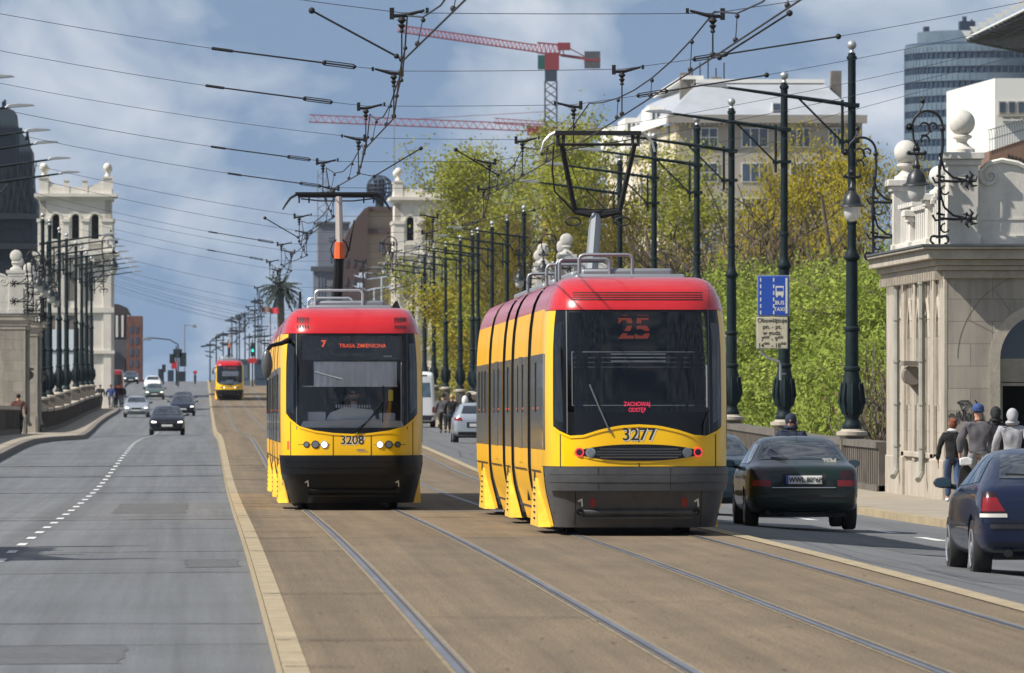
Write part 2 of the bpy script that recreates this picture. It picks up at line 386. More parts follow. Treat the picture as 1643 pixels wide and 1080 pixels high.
o = mb.build('grit', 'joint', smooth=0); o['kind'] = 'stuff'; o['label'] = 'dark grit and stains scattered over the tram track bed'; o['category'] = 'grit'
# parapets
def parapet(x, dlist, side, label):
    root = empty('bridge_parapet', (x, dlist[0], 0), label=label, cat='parapet')
    mb = MB(); cap = MB(); z0 = -.02 if side < 0 else -.07
    ds = dlist; T = .17
    zo_ = -.2 if side > 0 else 0
    def rib(mbx, xa, xb, za, zb_):
        vs = []
        for d in ds:
            z = zr(d)+zo_; yy = d-ds[0]
            vs += [(xa, yy, z+za), (xb, yy, z+za), (xb, yy, z+zb_), (xa, yy, z+zb_)]
        fs = []
        for j in range(len(ds)-1):
            for q in range(4): a = 4*j+q; b = 4*j+(q+1) % 4; fs.append((a, b, b+4, a+4))
        fs += [(0,1,2,3), tuple(len(vs)-4+i for i in (3,2,1,0))]
        mbx.add(vs, fs)
    rib(mb, -T, T, -.9, .98); rib(cap, -T-.07, T+.07, .98, 1.12); rib(mb, -T-.05, T+.05, -.9, .16)
    # vertical ribs of the panelling on the street side
    s_ = -1 if side > 0 else 1
    dd = ds[0]+.3
    while dd < ds[-1]-.3:
        z = zr(dd)+zo_; mb.box(s_*T, s_*(T+.03), dd-ds[0], dd-ds[0]+.22, z+.2, z+.93); dd += .62 if dd < 330 else 1.6
    mb.build('wall', 'parapet', root, smooth=0); cap.build('coping', 'parapet' if side > 0 else 'stone', root, smooth=0)
    # far face of the bridge deck below
    return root
parapet(XR, list(range(187, 347, 5)), 1, 'dark panelled stone parapet behind the green sedan, on the right of the bridge')
parapet(XR, list(range(380, 640, 6)), 1, 'far right bridge parapet beyond the distant pavilion')
parapet(XL, list(range(404, 640, 6)), -1, 'dark left bridge parapet running from the left pavilion to the left tower')
parapet(XL, list(range(130, 362, 6)), -1, 'near left bridge parapet in front of the left pavilion')
mb = MB()
for x in (XL-.45, XR+.45):
    vs = []
    dd_ = [d for d in DS if 60 <= d <= 640]
    for d in dd_: vs += [(x-.25, d, -12.5), (x+.25, d, -12.5), (x+.25, d, zr(d)-.12), (x-.25, d, zr(d)-.12)]
    fs = []
    for j in range(len(dd_)-1):
        for q in range(4): a = 4*j+q; b = 4*j+(q+1) % 4; fs.append((a, b, b+4, a+4))
    mb.add(vs, fs)
mb.build('bridge_side', 'stone_dark', smooth=0)['kind'] = 'structure'

# ---------------------------------------------------------------- street poles with lamp arms
def make_pole():
    root = empty('catenary_pole')
    mb = MB()
    mb.lathe([(.34,0),(.36,.02),(.36,.10),(.27,.12),(.24,.16)], (0,0,0), 14)
    q = MB(); q.box(-.27,.27,-.27,.27,-1.4,-.002); q.build('pedestal', 'parapet', root)  # pedestal coloured dark to stand for the shade on it
    mb.build('plinth', 'stone', root)
    mb = MB()
    prof = [(.20,.14),(.23,.2),(.21,.28),(.17,.34),(.16,.42),(.20,.50),(.245,.62),(.26,.8),(.25,1.0),(.22,1.2),(.18,1.42),(.165,1.5),(.20,1.53),(.20,1.58),(.155,1.62),
            (.15,2.4),(.145,2.42),(.185,2.45),(.185,2.5),(.14,2.54),(.135,4.05),(.18,4.09),(.19,4.14),(.13,4.25),(.11,4.34),(.10,4.4),(.10,4.9),(.12,4.92),(.12,4.98),(.095,5.0),(.092,8.7),(.12,8.72),(.12,8.78),(.09,8.8),(.085,8.86)]
    mb.lathe(prof, (0,0,0), 14)
    for k in range(8):     # acanthus leaves on the urn
        a = k*math.pi/4; mb.tube([(.2*math.cos(a),.2*math.sin(a),.5),(.275*math.cos(a),.275*math.sin(a),.8),(.24*math.cos(a),.24*math.sin(a),1.15),(.24*math.cos(a),.24*math.sin(a),1.25)], [.03,.05,.04,.01], 5)
    mb.build('shaft', 'pole_green', root)
    mb = MB(); mb.lathe([(.03,8.86),(.07,8.88),(.04,8.93),(.04,8.95)], (0,0,0), 10); mb.sphere((0,0,9.05), .11, 10); mb.build('finial', 'zinc', root)
    mb = MB()
    zA = 7.66
    mb.tube([(.16,0,zA-.02),(-1.7,0,zA+.24),(-3.0,0,zA+.42)], [.055,.045,.03], 7)
    mb.box(-.16,.17,-.13,.13,zA-.05,zA+.04); mb.box(-.16,.17,-.13,.13,zA-.88,zA-.80)
    mb.cyl((-.22,0,zA+.12),(-.22,0,zA-1.12),.035,None,6)
    mb.tube([(-1.25,0,zA+.17),(-.22,0,zA-.86)], .026, 6)
    mb.box(-.30,-.16,-.04,.04,zA-.9,zA-.82)
    mb.build('arm', 'pole_green', root)
    mb = MB(); zt = zA+.42
    mb.prism([(-2.85,zt-.03),(-2.95,zt+.06),(-3.2,zt+.09),(-3.55,zt+.07),(-3.62,zt+.03),(-3.3,zt)], -.13, .13, 'y')
    mb.build('lamp_head', 'zinc', root, bevel=.01)
    return root
pole = make_pole()
GP = 'bridge poles with lamp arms'
rd = [92,112,126,143,197,220,242,259,283.6,307,399,421,443,465.7,475,498,528,555,578,609]
rT = [(90,7.9),(197,8.07),(220,8.2),(259,8.3),(283,8.5),(307,8.5),(421,8.55),(498,8.9),(555,9.15),(609,9.2)]
ordn = ['first','second','third','fourth','fifth','sixth','seventh','eighth','ninth','tenth','eleventh','twelfth','thirteenth','fourteenth','fifteenth','sixteenth']
used = False
vis = [d for d in rd if d > 190]
for d in rd:
    z = CH + interp(rT, d) - 9.22
    if d < 150: lab = 'dark green pole right of the picture edge, holding the span wires'
    else:
        i = vis.index(d)
        lab = ['tall dark green pole rising from the parapet just left of the stone pavilion', 'dark green pole carrying the bus lane sign', 'dark green pole directly right of the rear-view tram'][i] if i < 3 else '%s dark green pole along the right parapet, counted from the stone pavilion' % ordn[i]
    o = pole if not used else copy_tree(pole)
    used = True
    o.location = (XR, d, z); o['label'] = lab; o['category'] = 'pole'; o['group'] = GP
ld = [104,126,143,192,215,238,251,274,295,418,437,466,491,527,552,575,600]
lv = [d for d in ld if d > 190]
for d in ld:
    z = CH + interp(rT, d) - 9.22
    o = copy_tree(pole, loc=(XL, d, z)); o.scale = (-1, 1, 1); o['group'] = GP; o['category'] = 'pole'
    if d < 150: o['label'] = 'dark pole left of the picture edge whose arm shades the left road'
    elif d < 300: o['label'] = 'pole off the left edge, its lamp arm the %s from the top' % ordn[lv.index(d)]
    else: o['label'] = '%s dark pole before the left white tower, counted from the left pavilion' % ordn[lv.index(d)-6]
# small white sticker plate on the third pole
mb = MB(); mb.lathe([(.152,0),(.152,.24)], (0,0,0), 14); o = mb.build('pole_sticker', 'sign_white'); o.location = (XR, 242, ZZ(594, 242))
tag(o, 'small white sticker wrapped round the pole right of the rear-view tram', 'sticker')
# bus lane sign
s_ = 62.3; d_ = 219.6
root = empty('bus_lane_sign', (XX(1238, d_), d_-.35, 0), label='blue BUS TAXI lane sign with cream hours plate below it', cat='road sign')
lx = lambda px: (px-1238)/s_; lz = lambda py: ZZ(py, d_)
mb = MB(); mb.box(lx(1216), lx(1265), 0, .03, lz(506), lz(443)); mb.build('blue_panel', 'sign_blue', root, bevel=.01)
mb = MB(); mb.box(lx(1214.5), lx(1266.5), .031, .06, lz(507.5), lz(441.5)); mb.box(lx(1213), lx(1264), .031, .06, lz(560), lz(508.5)); mb.build('backing', 'zinc', root)
mb = MB(); mb.box(lx(1214), lx(1263), 0, .03, lz(559), lz(509)); mb.build('hours_plate', 'sign_cream', root, bevel=.01)
mb = MB()
for k in range(6):
    y_ = 446+k*10.5
    mb.box(lx(1219), lx(1221), -.006, 0, lz(y_+6), lz(y_)); mb.box(lx(1240), lx(1242), -.006, 0, lz(y_+6), lz(y_))
mb.box(lx(1260), lx(1263), -.006, 0, lz(503), lz(446))
mb.box(lx(1244), lx(1257), -.006, 0, lz(474), lz(459)); mb.box(lx(1245), lx(1247.5), -.006, 0, lz(477), lz(474)); mb.box(lx(1253.5), lx(1256), -.006, 0, lz(477), lz(474))
text_mesh(mb, 'BUS', .14, lambda a, b: (lx(1250.5)+a, -.006, lz(486)+b), bold=.003)
text_mesh(mb, 'TAXI', .13, lambda a, b: (lx(1250)+a, -.006, lz(496.5)+b), bold=.003)
mb.build('white_markings', 'sign_white', root, smooth=0)
mb = MB(); mb.box(lx(1245.5), lx(1255.5), -.012, -.0065, lz(467), lz(461.5)); mb.build('bus_window', 'sign_blue', root)
mb = MB()
for i, t in enumerate(('Obowiązuje', 'pn. - pt.', 'w godz.', '7⁰⁰ - 9⁰⁰', '14⁰⁰ - 18⁰⁰')):
    text_mesh(mb, t, .155, lambda a, b, i=i: (lx(1238.5)+a, -.004, lz(514.5+i*10)+b), bold=.003)
mb.build('hours_text', 'num_black', root, smooth=0)
mb = MB(); mb.tube([(lx(1221),.08,lz(561)),(lx(1222),.08,lz(567)),(lx(1232),.1,lz(574)),(lx(1250),.12,lz(580)),(lx(1252),.14,lz(586)),(lx(1252),.14,lz(610))], .03, 7)
mb.cyl((lx(1252),.14,lz(600)), (lx(1261),.30,lz(600)), .02); mb.cyl((lx(1262),.045,lz(470)),(lx(1262),.35,lz(470)),.02); mb.build('bracket', 'zinc', root)
# ---------------------------------------------------------------- trams
HW = [(.13,1.03),(.3,1.07),(.5,1.12),(.62,1.145),(.9,1.172),(2.3,1.175),(2.7,1.155),(2.93,1.125),(3.05,1.095),(3.17,1.04),(3.26,.97),(3.31,.89),(3.33,.80)]
SB = [(.13,.30),(.3,.17),(.5,.07),(.6,.02),(.9,0),(1.4,.05),(2.0,.14),(2.5,.24),(2.93,.36),(3.05,.42),(3.17,.55),(3.26,.74),(3.31,.93),(3.33,1.15)]
Y0 = 1.55
hw = lambda z: sinterp(HW, z)
sb = lambda z: sinterp(SB, z)
def NS(u, z, o=0):
    t = u*math.pi/2; h = hw(z)+o; s_ = sb(z)
    x = h*math.copysign(abs(math.sin(t))**.5, math.sin(t)); y = s_ + (Y0-s_)*(1-abs(math.cos(t))**.5) - o*abs(math.cos(t))**.5
    return (x, y, z)
def NP(x, z, o=0.004):     # point on the nose at lateral x, height z
    h = hw(z); q = min(.999, abs(x)/h); y = sb(z) + (Y0-sb(z))*(1-(1-q**4)**.25)
    return (x, y-o, z)
def x2u(x, z=1.5):
    return math.copysign(2/math.pi*math.asin(min(1, (abs(x)/hw(z)))**2), x)
def npatch(mb, u0, u1, zlo, zhi, nu=24, nv=10, o=0.0, thick=0):
    fl = zlo if callable(zlo) else (lambda u: zlo); fh = zhi if callable(zhi) else (lambda u: zhi)
    f = lambda a, b: NS(lerp(u0, u1, a), lerp(fl(lerp(u0, u1, a)), fh(lerp(u0, u1, a)), b), o)
    mb.grid(f, nu, nv)
    return mb
def disc(mb, x, z, r, o=.006, n=18, depth=.03):
    c = [NP(x+r*math.cos(2*math.pi*i/n), z+r*math.sin(2*math.pi*i/n), o+depth) for i in range(n)]
    b = [NP(x+r*math.cos(2*math.pi*i/n), z+r*math.sin(2*math.pi*i/n), -.01) for i in range(n)]
    mb.add(c+b, [tuple(range(n))]+[(i, (i+1) % n, n+(i+1) % n, n+i) for i in range(n)])
def nquad(mb, x0, x1, z0, z1, o=.006, n=3, m=1):
    mb.grid(lambda a, b: NP(lerp(x0, x1, a), lerp(z0, z1, b), o), n, m)
def make_tram(kind, label, number, sections, panto, fx):
    front = kind == 'front'; BM = 't_bumper' if front else 't_bumper_grey'
    root = empty('tram', (0,0,0), label=label, cat='tram')
    gy = 'glass'
    zwave_r = lambda u: interp([(-1.3,1.52),(-1.17,1.52),(-1.1,1.44),(-1.0,1.36),(-.86,1.295),(-.7,1.305),(-.5,1.37),(-.25,1.425),(0,1.44),(.25,1.425),(.5,1.37),(.7,1.305),(.86,1.295),(1.0,1.36),(1.1,1.44),(1.17,1.52),(1.3,1.52)], NS(u,1.4)[0])
    zwave_f = lambda u: interp([(-1.3,1.68),(-1.12,1.66),(-1.0,1.5),(-.85,1.38),(-.6,1.31),(-.3,1.27),(0,1.255),(.3,1.27),(.6,1.31),(.85,1.38),(1.0,1.5),(1.12,1.66),(1.3,1.68)], NS(u,1.4)[0])
    zw = zwave_f if front else zwave_r
    # nose skins
    mb = MB(); npatch(mb, -1, 1, 2.93, 3.17, 40, 4); npatch(mb, -1, 1, 3.17, 3.33, 40, 8)
    n0 = len(mb.v); ring = [NS(i/40*2-1, 3.33) for i in range(41)]; mb.add(ring, [tuple(range(41))])
    npatch(mb, -1, 1, 2.905, 2.93, 40, 1, .012)
    dome = mb.build('front_dome' if front else 'rear_dome', 't_red', root, smooth=50)
    UG = x2u(1.075)
    mb = MB(); npatch(mb, -UG, UG, .9, zw, 60, 8)
    for s in (-1, 1): npatch(mb, s*UG, s*1, .9, 2.93, 8, 14)
    for s in (-1, 1): npatch(mb, s*.93, s*1, .13, .9, 4, 8, .01)
    if front:
        for s in (-1, 1): npatch(mb, s*.93, s*.82, .13, .5, 3, 4, .012)
    skin = mb.build('nose_panel', 't_yellow', root, smooth=50)
    for s in (-1, 1): mb = MB(); npatch(mb, s*.86, s*1, 1.12, 2.35, 6, 8, .005); mb.build('side_window', 't_side_glass', root, smooth=50)
    # lip where yellow meets the glass
    mb = MB(); npatch(mb, -UG, UG, lambda u: zw(u)-.03, lambda u: zw(u)+.004, 60, 1, .012); mb.build('panel_lip', 't_yellow', root, smooth=50)
    mb = MB()
    for x in ((-.31, .31, -1.0, 1.0) if front else (0, -.99, .99)):
        nquad(mb, x-.006, x+.006, .91, zw(x2u(x))-.01, .004, 1, 6)
    npatch(mb, -1, 1, .895, .91, 40, 1, .004)
    mb.build('panel_gap', 'black', root, smooth=0)
    # glazing: black border, clear panes
    gl = 't_glass' if front else 't_glass_rear'
    xe = .86 if front else .90
    ue = x2u(xe, 2); ui = x2u(.955, 2)
    mb = MB()
    for s in (-1, 1):
        npatch(mb, s*ue, s*ui, zw, 2.93, 6, 16)                       # pillars between windscreen and corner windows
        npatch(mb, s*x2u(1.05, 2), s*UG, zw, 2.93, 4, 16)
        npatch(mb, s*ui, s*x2u(1.05, 2), zw, lambda u: zw(u)+.12, 6, 2); npatch(mb, s*ui, s*x2u(1.05, 2), 2.74, 2.93, 6, 2)
    if front: npatch(mb, -ue, ue, zw, 1.36, 24, 2); npatch(mb, -ue, ue, 2.865, 2.93, 24, 1)
    else: npatch(mb, -ue, ue, zw, 1.60, 24, 2); npatch(mb, -ue, ue, 2.87, 2.93, 24, 1)
    mb.build('window_surround', 't_black', root, smooth=50)
    mb = MB(); za_, zb_ = (1.36, 2.865) if front else (1.60, 2.87); mb.grid(lambda a, b: NP(lerp(-xe, xe, a), lerp(za_, zb_, b), 0), 32, 16); mb.build('windscreen' if front else 'rear_window', gl, root, smooth=50)
    for s in (-1, 1):
        mb = MB(); npatch(mb, s*ui, s*x2u(1.05, 2), lambda u: zw(u)+.12, 2.74, 6, 12); mb.build('corner_window', 't_glass_side', root, smooth=50)
    mb = MB()
    for s in (-1, 1):
        nquad(mb, s*.905-.006, s*.905+.006, 1.33, 2.92, .004, 1, 14)
    if not front:
        x0, x1, z0, z1 = -.845, .865, 1.68, 2.37
        for a in ((x0,x1,z0,z0+.01),(x0,x1,z1-.01,z1),(x0,x0+.01,z0,z1)): nquad(mb, *a, .003, 10, 2)
        for k in range(3): nquad(mb, -.35, .35, 2.24+k*.045, 2.255+k*.045, .003, 6, 1)
        for k in range(3): nquad(mb, x0+.03, x1-.03, 2.17+k*.06, 2.174+k*.06, .0025, 8, 1)
    mb.build('window_seal', 't_seal', root, smooth=0)
    if not front:
        mb = MB(); nquad(mb, .865, .885, 1.66, 2.2, .005, 1, 6); mb.build('pale_trim', 'num_white', root, smooth=0)
        mb = MB(); mb.tube([NP(-.62, 1.95, .01), NP(-.5, 1.65, .03), NP(-.36, 1.33, .02)], .012, 5); mb.build('wiper', 't_seal', root)
        mb = MB(); mb.tube([NP(.9, 1.62, .01), NP(.84, 1.45, .03), NP(.83, 1.3, .02)], .010, 5); mb.build('wiper', 't_black', root)
        mb = MB(); text_mesh(mb, 'ZACHOWAJ', .074, lambda a, b: NP(a-.02, 1.70+b, .004), bold=.0015, sx=.82); text_mesh(mb, 'ODSTĘP', .074, lambda a, b: NP(a-.02, 1.625+b, .004), bold=.0015, sx=.8)
        mb.build('warning_text', 'redtext', root, smooth=0)
        # destination display
        mb = MB(); mb.box(-.42, .36, .42, .46, 2.42, 2.86); mb.build('display', 'led_panel', root)
        mb = MB()
        vs, fs = text_verts('25', .46, bold=.012)
        for k in range(4):     # the LED matrix shows only in scan stripes
            pass
        mb.add([(a*.92-.04, .412, 2.655+b*.96) for a, b in vs], fs); txt = mb
        o = txt.build('line_number', 'led', root, smooth=0)
        mb = MB()
        for k in range(4): mb.box(-.30, .22, .396, .400, 2.505+k*.098, 2.535+k*.098)
        for a in ((-.36, 2.60, .1), ): pass
        mb.build('unlit_stripe', 'led_panel', root)  # added bars imitate the unlit scan stripes of the LED matrix
    else:
        mb = MB(); mb.box(-.80, .80, .46, .50, 2.52, 2.86); mb.box(-.80, .80, .40, .46, 2.47, 2.52); mb.build('display', 'led_panel', root)
        mb = MB(); text_mesh(mb, '7', .15, lambda a, b: (a-.46, .452, 2.73+b), bold=.006); text_mesh(mb, 'TRASA ZMIENIONA', .088, lambda a, b: (a+.18, .452, 2.70+b), bold=.001, sx=1.0)
        mb.build('line_number', 'led', root, smooth=0)
        mb = MB(); mb.box(.52, .66, .438, .444, 2.49, 2.54); mb.build('paper_tag', 'num_white', root)
        mb = MB(); mb.grid(lambda a, b: (lerp(-.62, .74, a), .44+.012*math.sin(a*70), lerp(2.04, 2.44, b)), 60, 1); mb.box(-.80, .76, .43, .45, 2.03, 2.045); mb.build('sun_blind', 't_blind', root, smooth=60)
        mb = MB()
        mb.prism([(-.86,1.34),(.86,1.34),(.82,1.47),(.3,1.50),(-.9+.1,1.47)], .16, .5, 'y')
        mb.prism([(-.42,1.48),(.42,1.48),(.34,1.66),(-.12,1.70),(-.36,1.6)], .45, .7, 'y'); mb.box(-.72,-.42,.5,.8,1.45,1.62); mb.box(.45,.72,.5,.75,1.45,1.6)
        mb.build('dashboard', 't_dash', root, bevel=.02)
        mb = MB()
        for k in range(14): mb.box(-.26+k*.042, -.24+k*.042, .455, .50, 1.685, 1.735)
        mb.build('vent_slat', 't_dash', root, smooth=0)
        mb = MB(); mb.lathe([(.25,0),(.25,.02),(.1,.02),(.1,.12)], (0,1.42,1.55), 12); mb.box(-.27,.27,1.4,1.55,1.45,2.25); mb.box(-.14,.14,1.42,1.52,2.25,2.45); mb.build('driver_seat', 't_under', root, bevel=.03)
        mb = MB(); mb.box(.60,.68,.42,.43,1.80,1.98); mb.build('yellow_card', 'sign_yellow', root)
        mb = MB(); mb.box(.80,.815,.30,.42,1.4,2.42); mb.build('grab_rail', 'num_white', root)
        # long wiper and stays
        mb = MB(); mb.tube([NP(.08,1.27,.03), NP(.3,1.52,.05), NP(.52,1.80,.05)], .014, 5); mb.tube([NP(.0,1.28,.04), NP(.24,1.45,.06), NP(.50,1.72,.055)], .010, 5); mb.tube([NP(.50,1.45,.03), NP(.51,1.76,.05), NP(.51,2.05,.03)], .008, 5)
        mb.build('wiper', 't_black', root)
        mb = MB(); mb.tube([NP(-.60,2.27,.01), NP(-.35,2.20,.01), NP(-.16,2.15,.01)], [.02,.016,.022], 5); mb.build('mirror_bracket', 't_grey', root)
        # outside mirror on a long arm
        mb = MB(); mb.tube([(-1.02,.60,2.80),(-1.15,.30,2.74),(-1.32,.16,2.70),(-1.40,.14,2.60)], [.05,.04,.035,.03], 7)
        mb.build('mirror_arm', 't_black', root)
        mb = MB(); mb.sphere((-1.39,.12,2.40), .12, 12, 2.0, .75, .7); mb.build('mirror', 't_grey_dark', root)
    # bumper block
    mb = MB()
    npatch(mb, -.93, .93, .13, .62, 50, 6)
    npatch(mb, -.93, .93, .62, .9, 50, 2)
    mb.build('bumper', BM, root, smooth=50)
    mb = MB()
    ub = .72
    for za, zb_, o in ((.60,.70,.055),(.705,.80,.06),(.805,.90,.055)):
        npatch(mb, -ub, ub, za, zb_, 40, 2, o); mb.grid(lambda a, b: NS(lerp(-ub, ub, a), zb_, lerp(o, 0, b)), 40, 1); mb.grid(lambda a, b: NS(lerp(-ub, ub, a), za, lerp(0, o, b)), 40, 1)
        for s in (-1, 1): mb.grid(lambda a, b: NS(s*ub, lerp(za, zb_, a), lerp(0, o, b)), 1, 1)
    mb.build('bumper_beam', BM, root, smooth=30)
    mb = MB()
    for x in (-.52, .40): nquad(mb, x-.004, x+.004, .61, .9, .062, 1, 3)
    for s in (-1, 1): nquad(mb, s*.80-.006, s*.80+.006, .16, .60, .004, 1, 3)
    mb.build('bumper_gap', 'black', root, smooth=0)
    mb = MB(); mb.tube([NP(x, .33, .03) for x in (-.74,-.6,-.3,0,.3,.6,.74)], .028, 6); mb.tube([NP(x, .26, .02) for x in (-.7,-.3,0,.3,.7)], .02, 6); mb.build('tow_bar', BM, root)
    for s in (-1, 1):
        mb = MB(); disc(mb, s*.74, .33, .045, .01, 12, .05); mb.build('tow_eye', 't_black', root)
        mb = MB(); text_mesh(mb, '7', .13, lambda a, b: NP(s*.74+ .02 - b*.5 + a*.86, .44 + a*.5 + b*.86, .006), bold=.004); mb.build('bumper_mark', 'num_white', root, smooth=0)
        if not front:
            mb = MB(); nquad(mb, s*.58-.035, s*.58+.035, .39, .51, .012, 1, 2); mb.build('reflector', 'lens_red', root)
    # lamps
    if front:
        mb = MB()
        for s in (-1, 1): nquad(mb, s*.62-.26, s*.62+.26, 1.082, 1.09, .005, 6, 1)
        mb.build('lamp_line', 'black', root, smooth=0)
        for s in (-1, 1):
            for x, r, m in ((.455,.047,'lamp_white'),(.60,.05,'lens_grey'),(.745,.036,'lens_grey')):
                mb = MB(); disc(mb, s*x, 1.086, r+.016, .004, 18, .006); h = mb.build('lamp_ring', 'black' if m != 'lamp_white' else 'chrome', root)
                mb = MB(); disc(mb, s*x, 1.086, r, .004, 18, .014); mb.build('headlight', m, root)
        mb = MB(); mb.box(*[0]*6); mb = MB(); nquad(mb, .08, .2, 1.0, 1.012, .004); nquad(mb, .06, .24, .985, .99, .004); nquad(mb, .1, .26, .965, .972, .004); mb.build('maker_badge', 't_grey', root, smooth=0)
        mb = MB(); nquad(mb, -1.06, -1.02, 1.0, 1.14, .004); mb.build('side_marker', 't_orange', root)
        mb = MB()
        for s in (-1, 1):
            for k in range(5):
                x = s*.80+(k-2)*.042
                mb.add([NP(x-.012, 2.99, .010), NP(x+.012, 2.99, .010), NP(x+.012, 3.14, .014), NP(x-.012, 3.14, .014)], [(0,1,2,3)])
                mb.add([NP(x-.012, 3.14, .014), NP(x+.012, 3.14, .014), NP(x+.012, 3.17, .014), NP(x-.012, 3.17, .014)], [(0,1,2,3)])
        mb.build('vent', 'black', root, smooth=0)
    else:
        cz = 1.085
        el = lambda k, x, a=.86, b=.115: cz + k*b*max(0, 1-(abs(x)/a)**2.4)**.8
        mb = MB(); mb.grid(lambda a, b: NP(lerp(-.84, .84, a), lerp(el(-1, lerp(-.84,.84,a), .86, .13), el(1, lerp(-.84,.84,a), .86, .13), b), .012), 30, 2); mb.build('grille_frame', 't_yellow', root, smooth=60)
        mb = MB(); mb.grid(lambda a, b: NP(lerp(-.82, .82, a), lerp(el(-1, lerp(-.82,.82,a), .83, .105), el(1, lerp(-.82,.82,a), .83, .105), b), .016), 30, 2); mb.build('grille', 't_bumper', root, smooth=60)
        mb = MB()
        for k, (zz, xx) in enumerate(((1.13,.5),(1.095,.54),(1.06,.54),(1.025,.50))):
            mb.grid(lambda a, b: NP(lerp(-xx, xx, a), zz-.010+b*.02, .022+b*.02), 14, 1)
        mb.build('grille_slat', 't_grey', root, smooth=0)
        for s in (-1, 1):
            mb = MB(); disc(mb, s*.755, cz+.005, .058, .014, 18, .010); mb.build('lamp_ring', 'lamp_red', root)
            mb = MB(); disc(mb, s*.755, cz+.005, .042, .014, 18, .016); mb.build('tail_light', 'lens_darkred', root)
            mb = MB(); disc(mb, s*.615, cz, .062, .014, 18, .010); mb.build('lamp_ring', 't_grey', root)
            mb = MB(); disc(mb, s*.615, cz, .045, .014, 18, .016); mb.build('reversing_light', 'lens_grey', root)
        mb = MB()
        for k in range(4): nquad(mb, -.82, .84, 3.03+k*.030, 3.042+k*.030, .006, 16, 1)
        mb.build('vent', 'black', root, smooth=0)
        mb = MB(); 
        for x in (-.93, .93): nquad(mb, x-.004, x+.004, 2.94, 3.25, .004, 1, 8)
        mb.build('panel_gap', 't_red_side', root, smooth=0)
    if number:
        zc, sz = (1.155, .20) if front else (1.31, .22)
        mb = MB(); text_mesh(mb, number, sz, lambda a, b: NP(a+.010, zc+b-.006, .0035), bold=.009, sx=.98); mb.build('number_shadow', 'num_white', root, smooth=0)
        mb = MB(); text_mesh(mb, number, sz, lambda a, b: NP(a, zc+b, .006), bold=.002, sx=.98); mb.build('fleet_number', 'num_black', root, smooth=0)
    # body sections
    zs = [.13,.3,.5,.62,.9,1.22,2.34,2.7,2.93]; zr_ = [2.93,3.05,3.17,3.26,3.31,3.33]
    tuck = lambda z, bog: hw(z) if bog or z > .9 else hw(z)-.04*((.9-z)/.77)**1.3
    L_all = sections[-1][1]
    for k, (a, b, bog) in enumerate(sections):
        a_ = Y0 if k == 0 else a+.58; b_ = b-.58 if k < len(sections)-1 else b
        sec = MB()
        for s in (-1, 1):
            sec.grid(lambda u, v: (s*tuck(lerp(.13, .9, v), bog), lerp(a_, b_, u), lerp(.13, .9, v)), 1, 8)
            sec.grid(lambda u, v: (s*hw(lerp(.9, 2.93, v)), lerp(a_, b_, u), lerp(.9, 2.93, v)), 1, 10)
        bh = MB()
        for yy in (a_, b_):     # end bulkheads
            if k == 0 and yy == a_: continue
            pts = [(-tuck(z, bog), yy, z) for z in zs[:4]] + [(-hw(z), yy, z) for z in zs[4:]]; pts += [(-p[0], yy, p[2]) for p in reversed(pts)]
            if k == 0 and yy == b_: continue
            bh.add([(x, yy+(.004 if yy == a_ else -.004), z) for x, y, z in pts], [tuple(range(len(pts)))])
        if bh.f: bh.build('bulkhead', 'black', root, smooth=0)
        o = sec.build('body_shell', 't_yellow_side', root, smooth=50)
        rf = MB(); prof = [(-hw(z), z) for z in zr_] + [(hw(z), z) for z in reversed(zr_)]
        rf.grid(lambda u, v: (prof[round(v*(len(prof)-1))][0], lerp(a_, b_, u), prof[round(v*(len(prof)-1))][1]), 1, len(prof)-1)
        if a_ == Y0: pass
        rf.build('roof', 't_red_side', root, smooth=30)
        e = .06
        for s in (-1, 1):
            wb = MB(); wb.grid(lambda u, v: (s*(hw(lerp(1.12, 2.35, v))+.004), lerp(a_+(.002 if k == 0 else e), b_-e, u), lerp(1.12, 2.35, v)), 1, 8)
            wb.build('side_window', 't_side_glass', root, smooth=50)
        st = MB(); n = max(2, int((b_-a_)/1.35))
        for s in (-1, 1):
            for q in range(1, n):
                yy = lerp(a_, b_, q/n)
                st.box(*sorted((s*1.176, s*1.194)), yy-.07, yy+.07, 1.60, 2.25)
            x_ = s*1.181; st.box(*sorted((x_, x_+s*.004)), a_+.3, b_-.3, .83, .845)
        st.build('window_gap', 'black', root, smooth=0)
        if not bog:
            for s in (-1, 1):
                for yc in ((a_+b_)/2,):
                    for s2 in (-1, 1):
                        y0_, y1_ = sorted((yc+s2*.01, yc+s2*.66))
                        dmb = MB(); dmb.box(*sorted((s*1.172, s*1.184)), y0_, y1_, .92, 1.11); dr_ = dmb.build('door', 't_yellow_side', root)
                        dmb = MB(); dmb.box(*sorted((s*1.176, s*1.188)), y0_, y1_, 1.115, 2.36); dmb.build('pane', 't_side_glass', dr_)
        rm = MB()
        for s in (-1, 1):
            for yc in (lerp(a_, b_, .3), lerp(a_, b_, .72)): rm.box(*sorted((s*1.178, s*1.19)), yc-.10, yc+.10, 1.64, 1.665)
        rm.build('side_reflector', 't_orange', root)
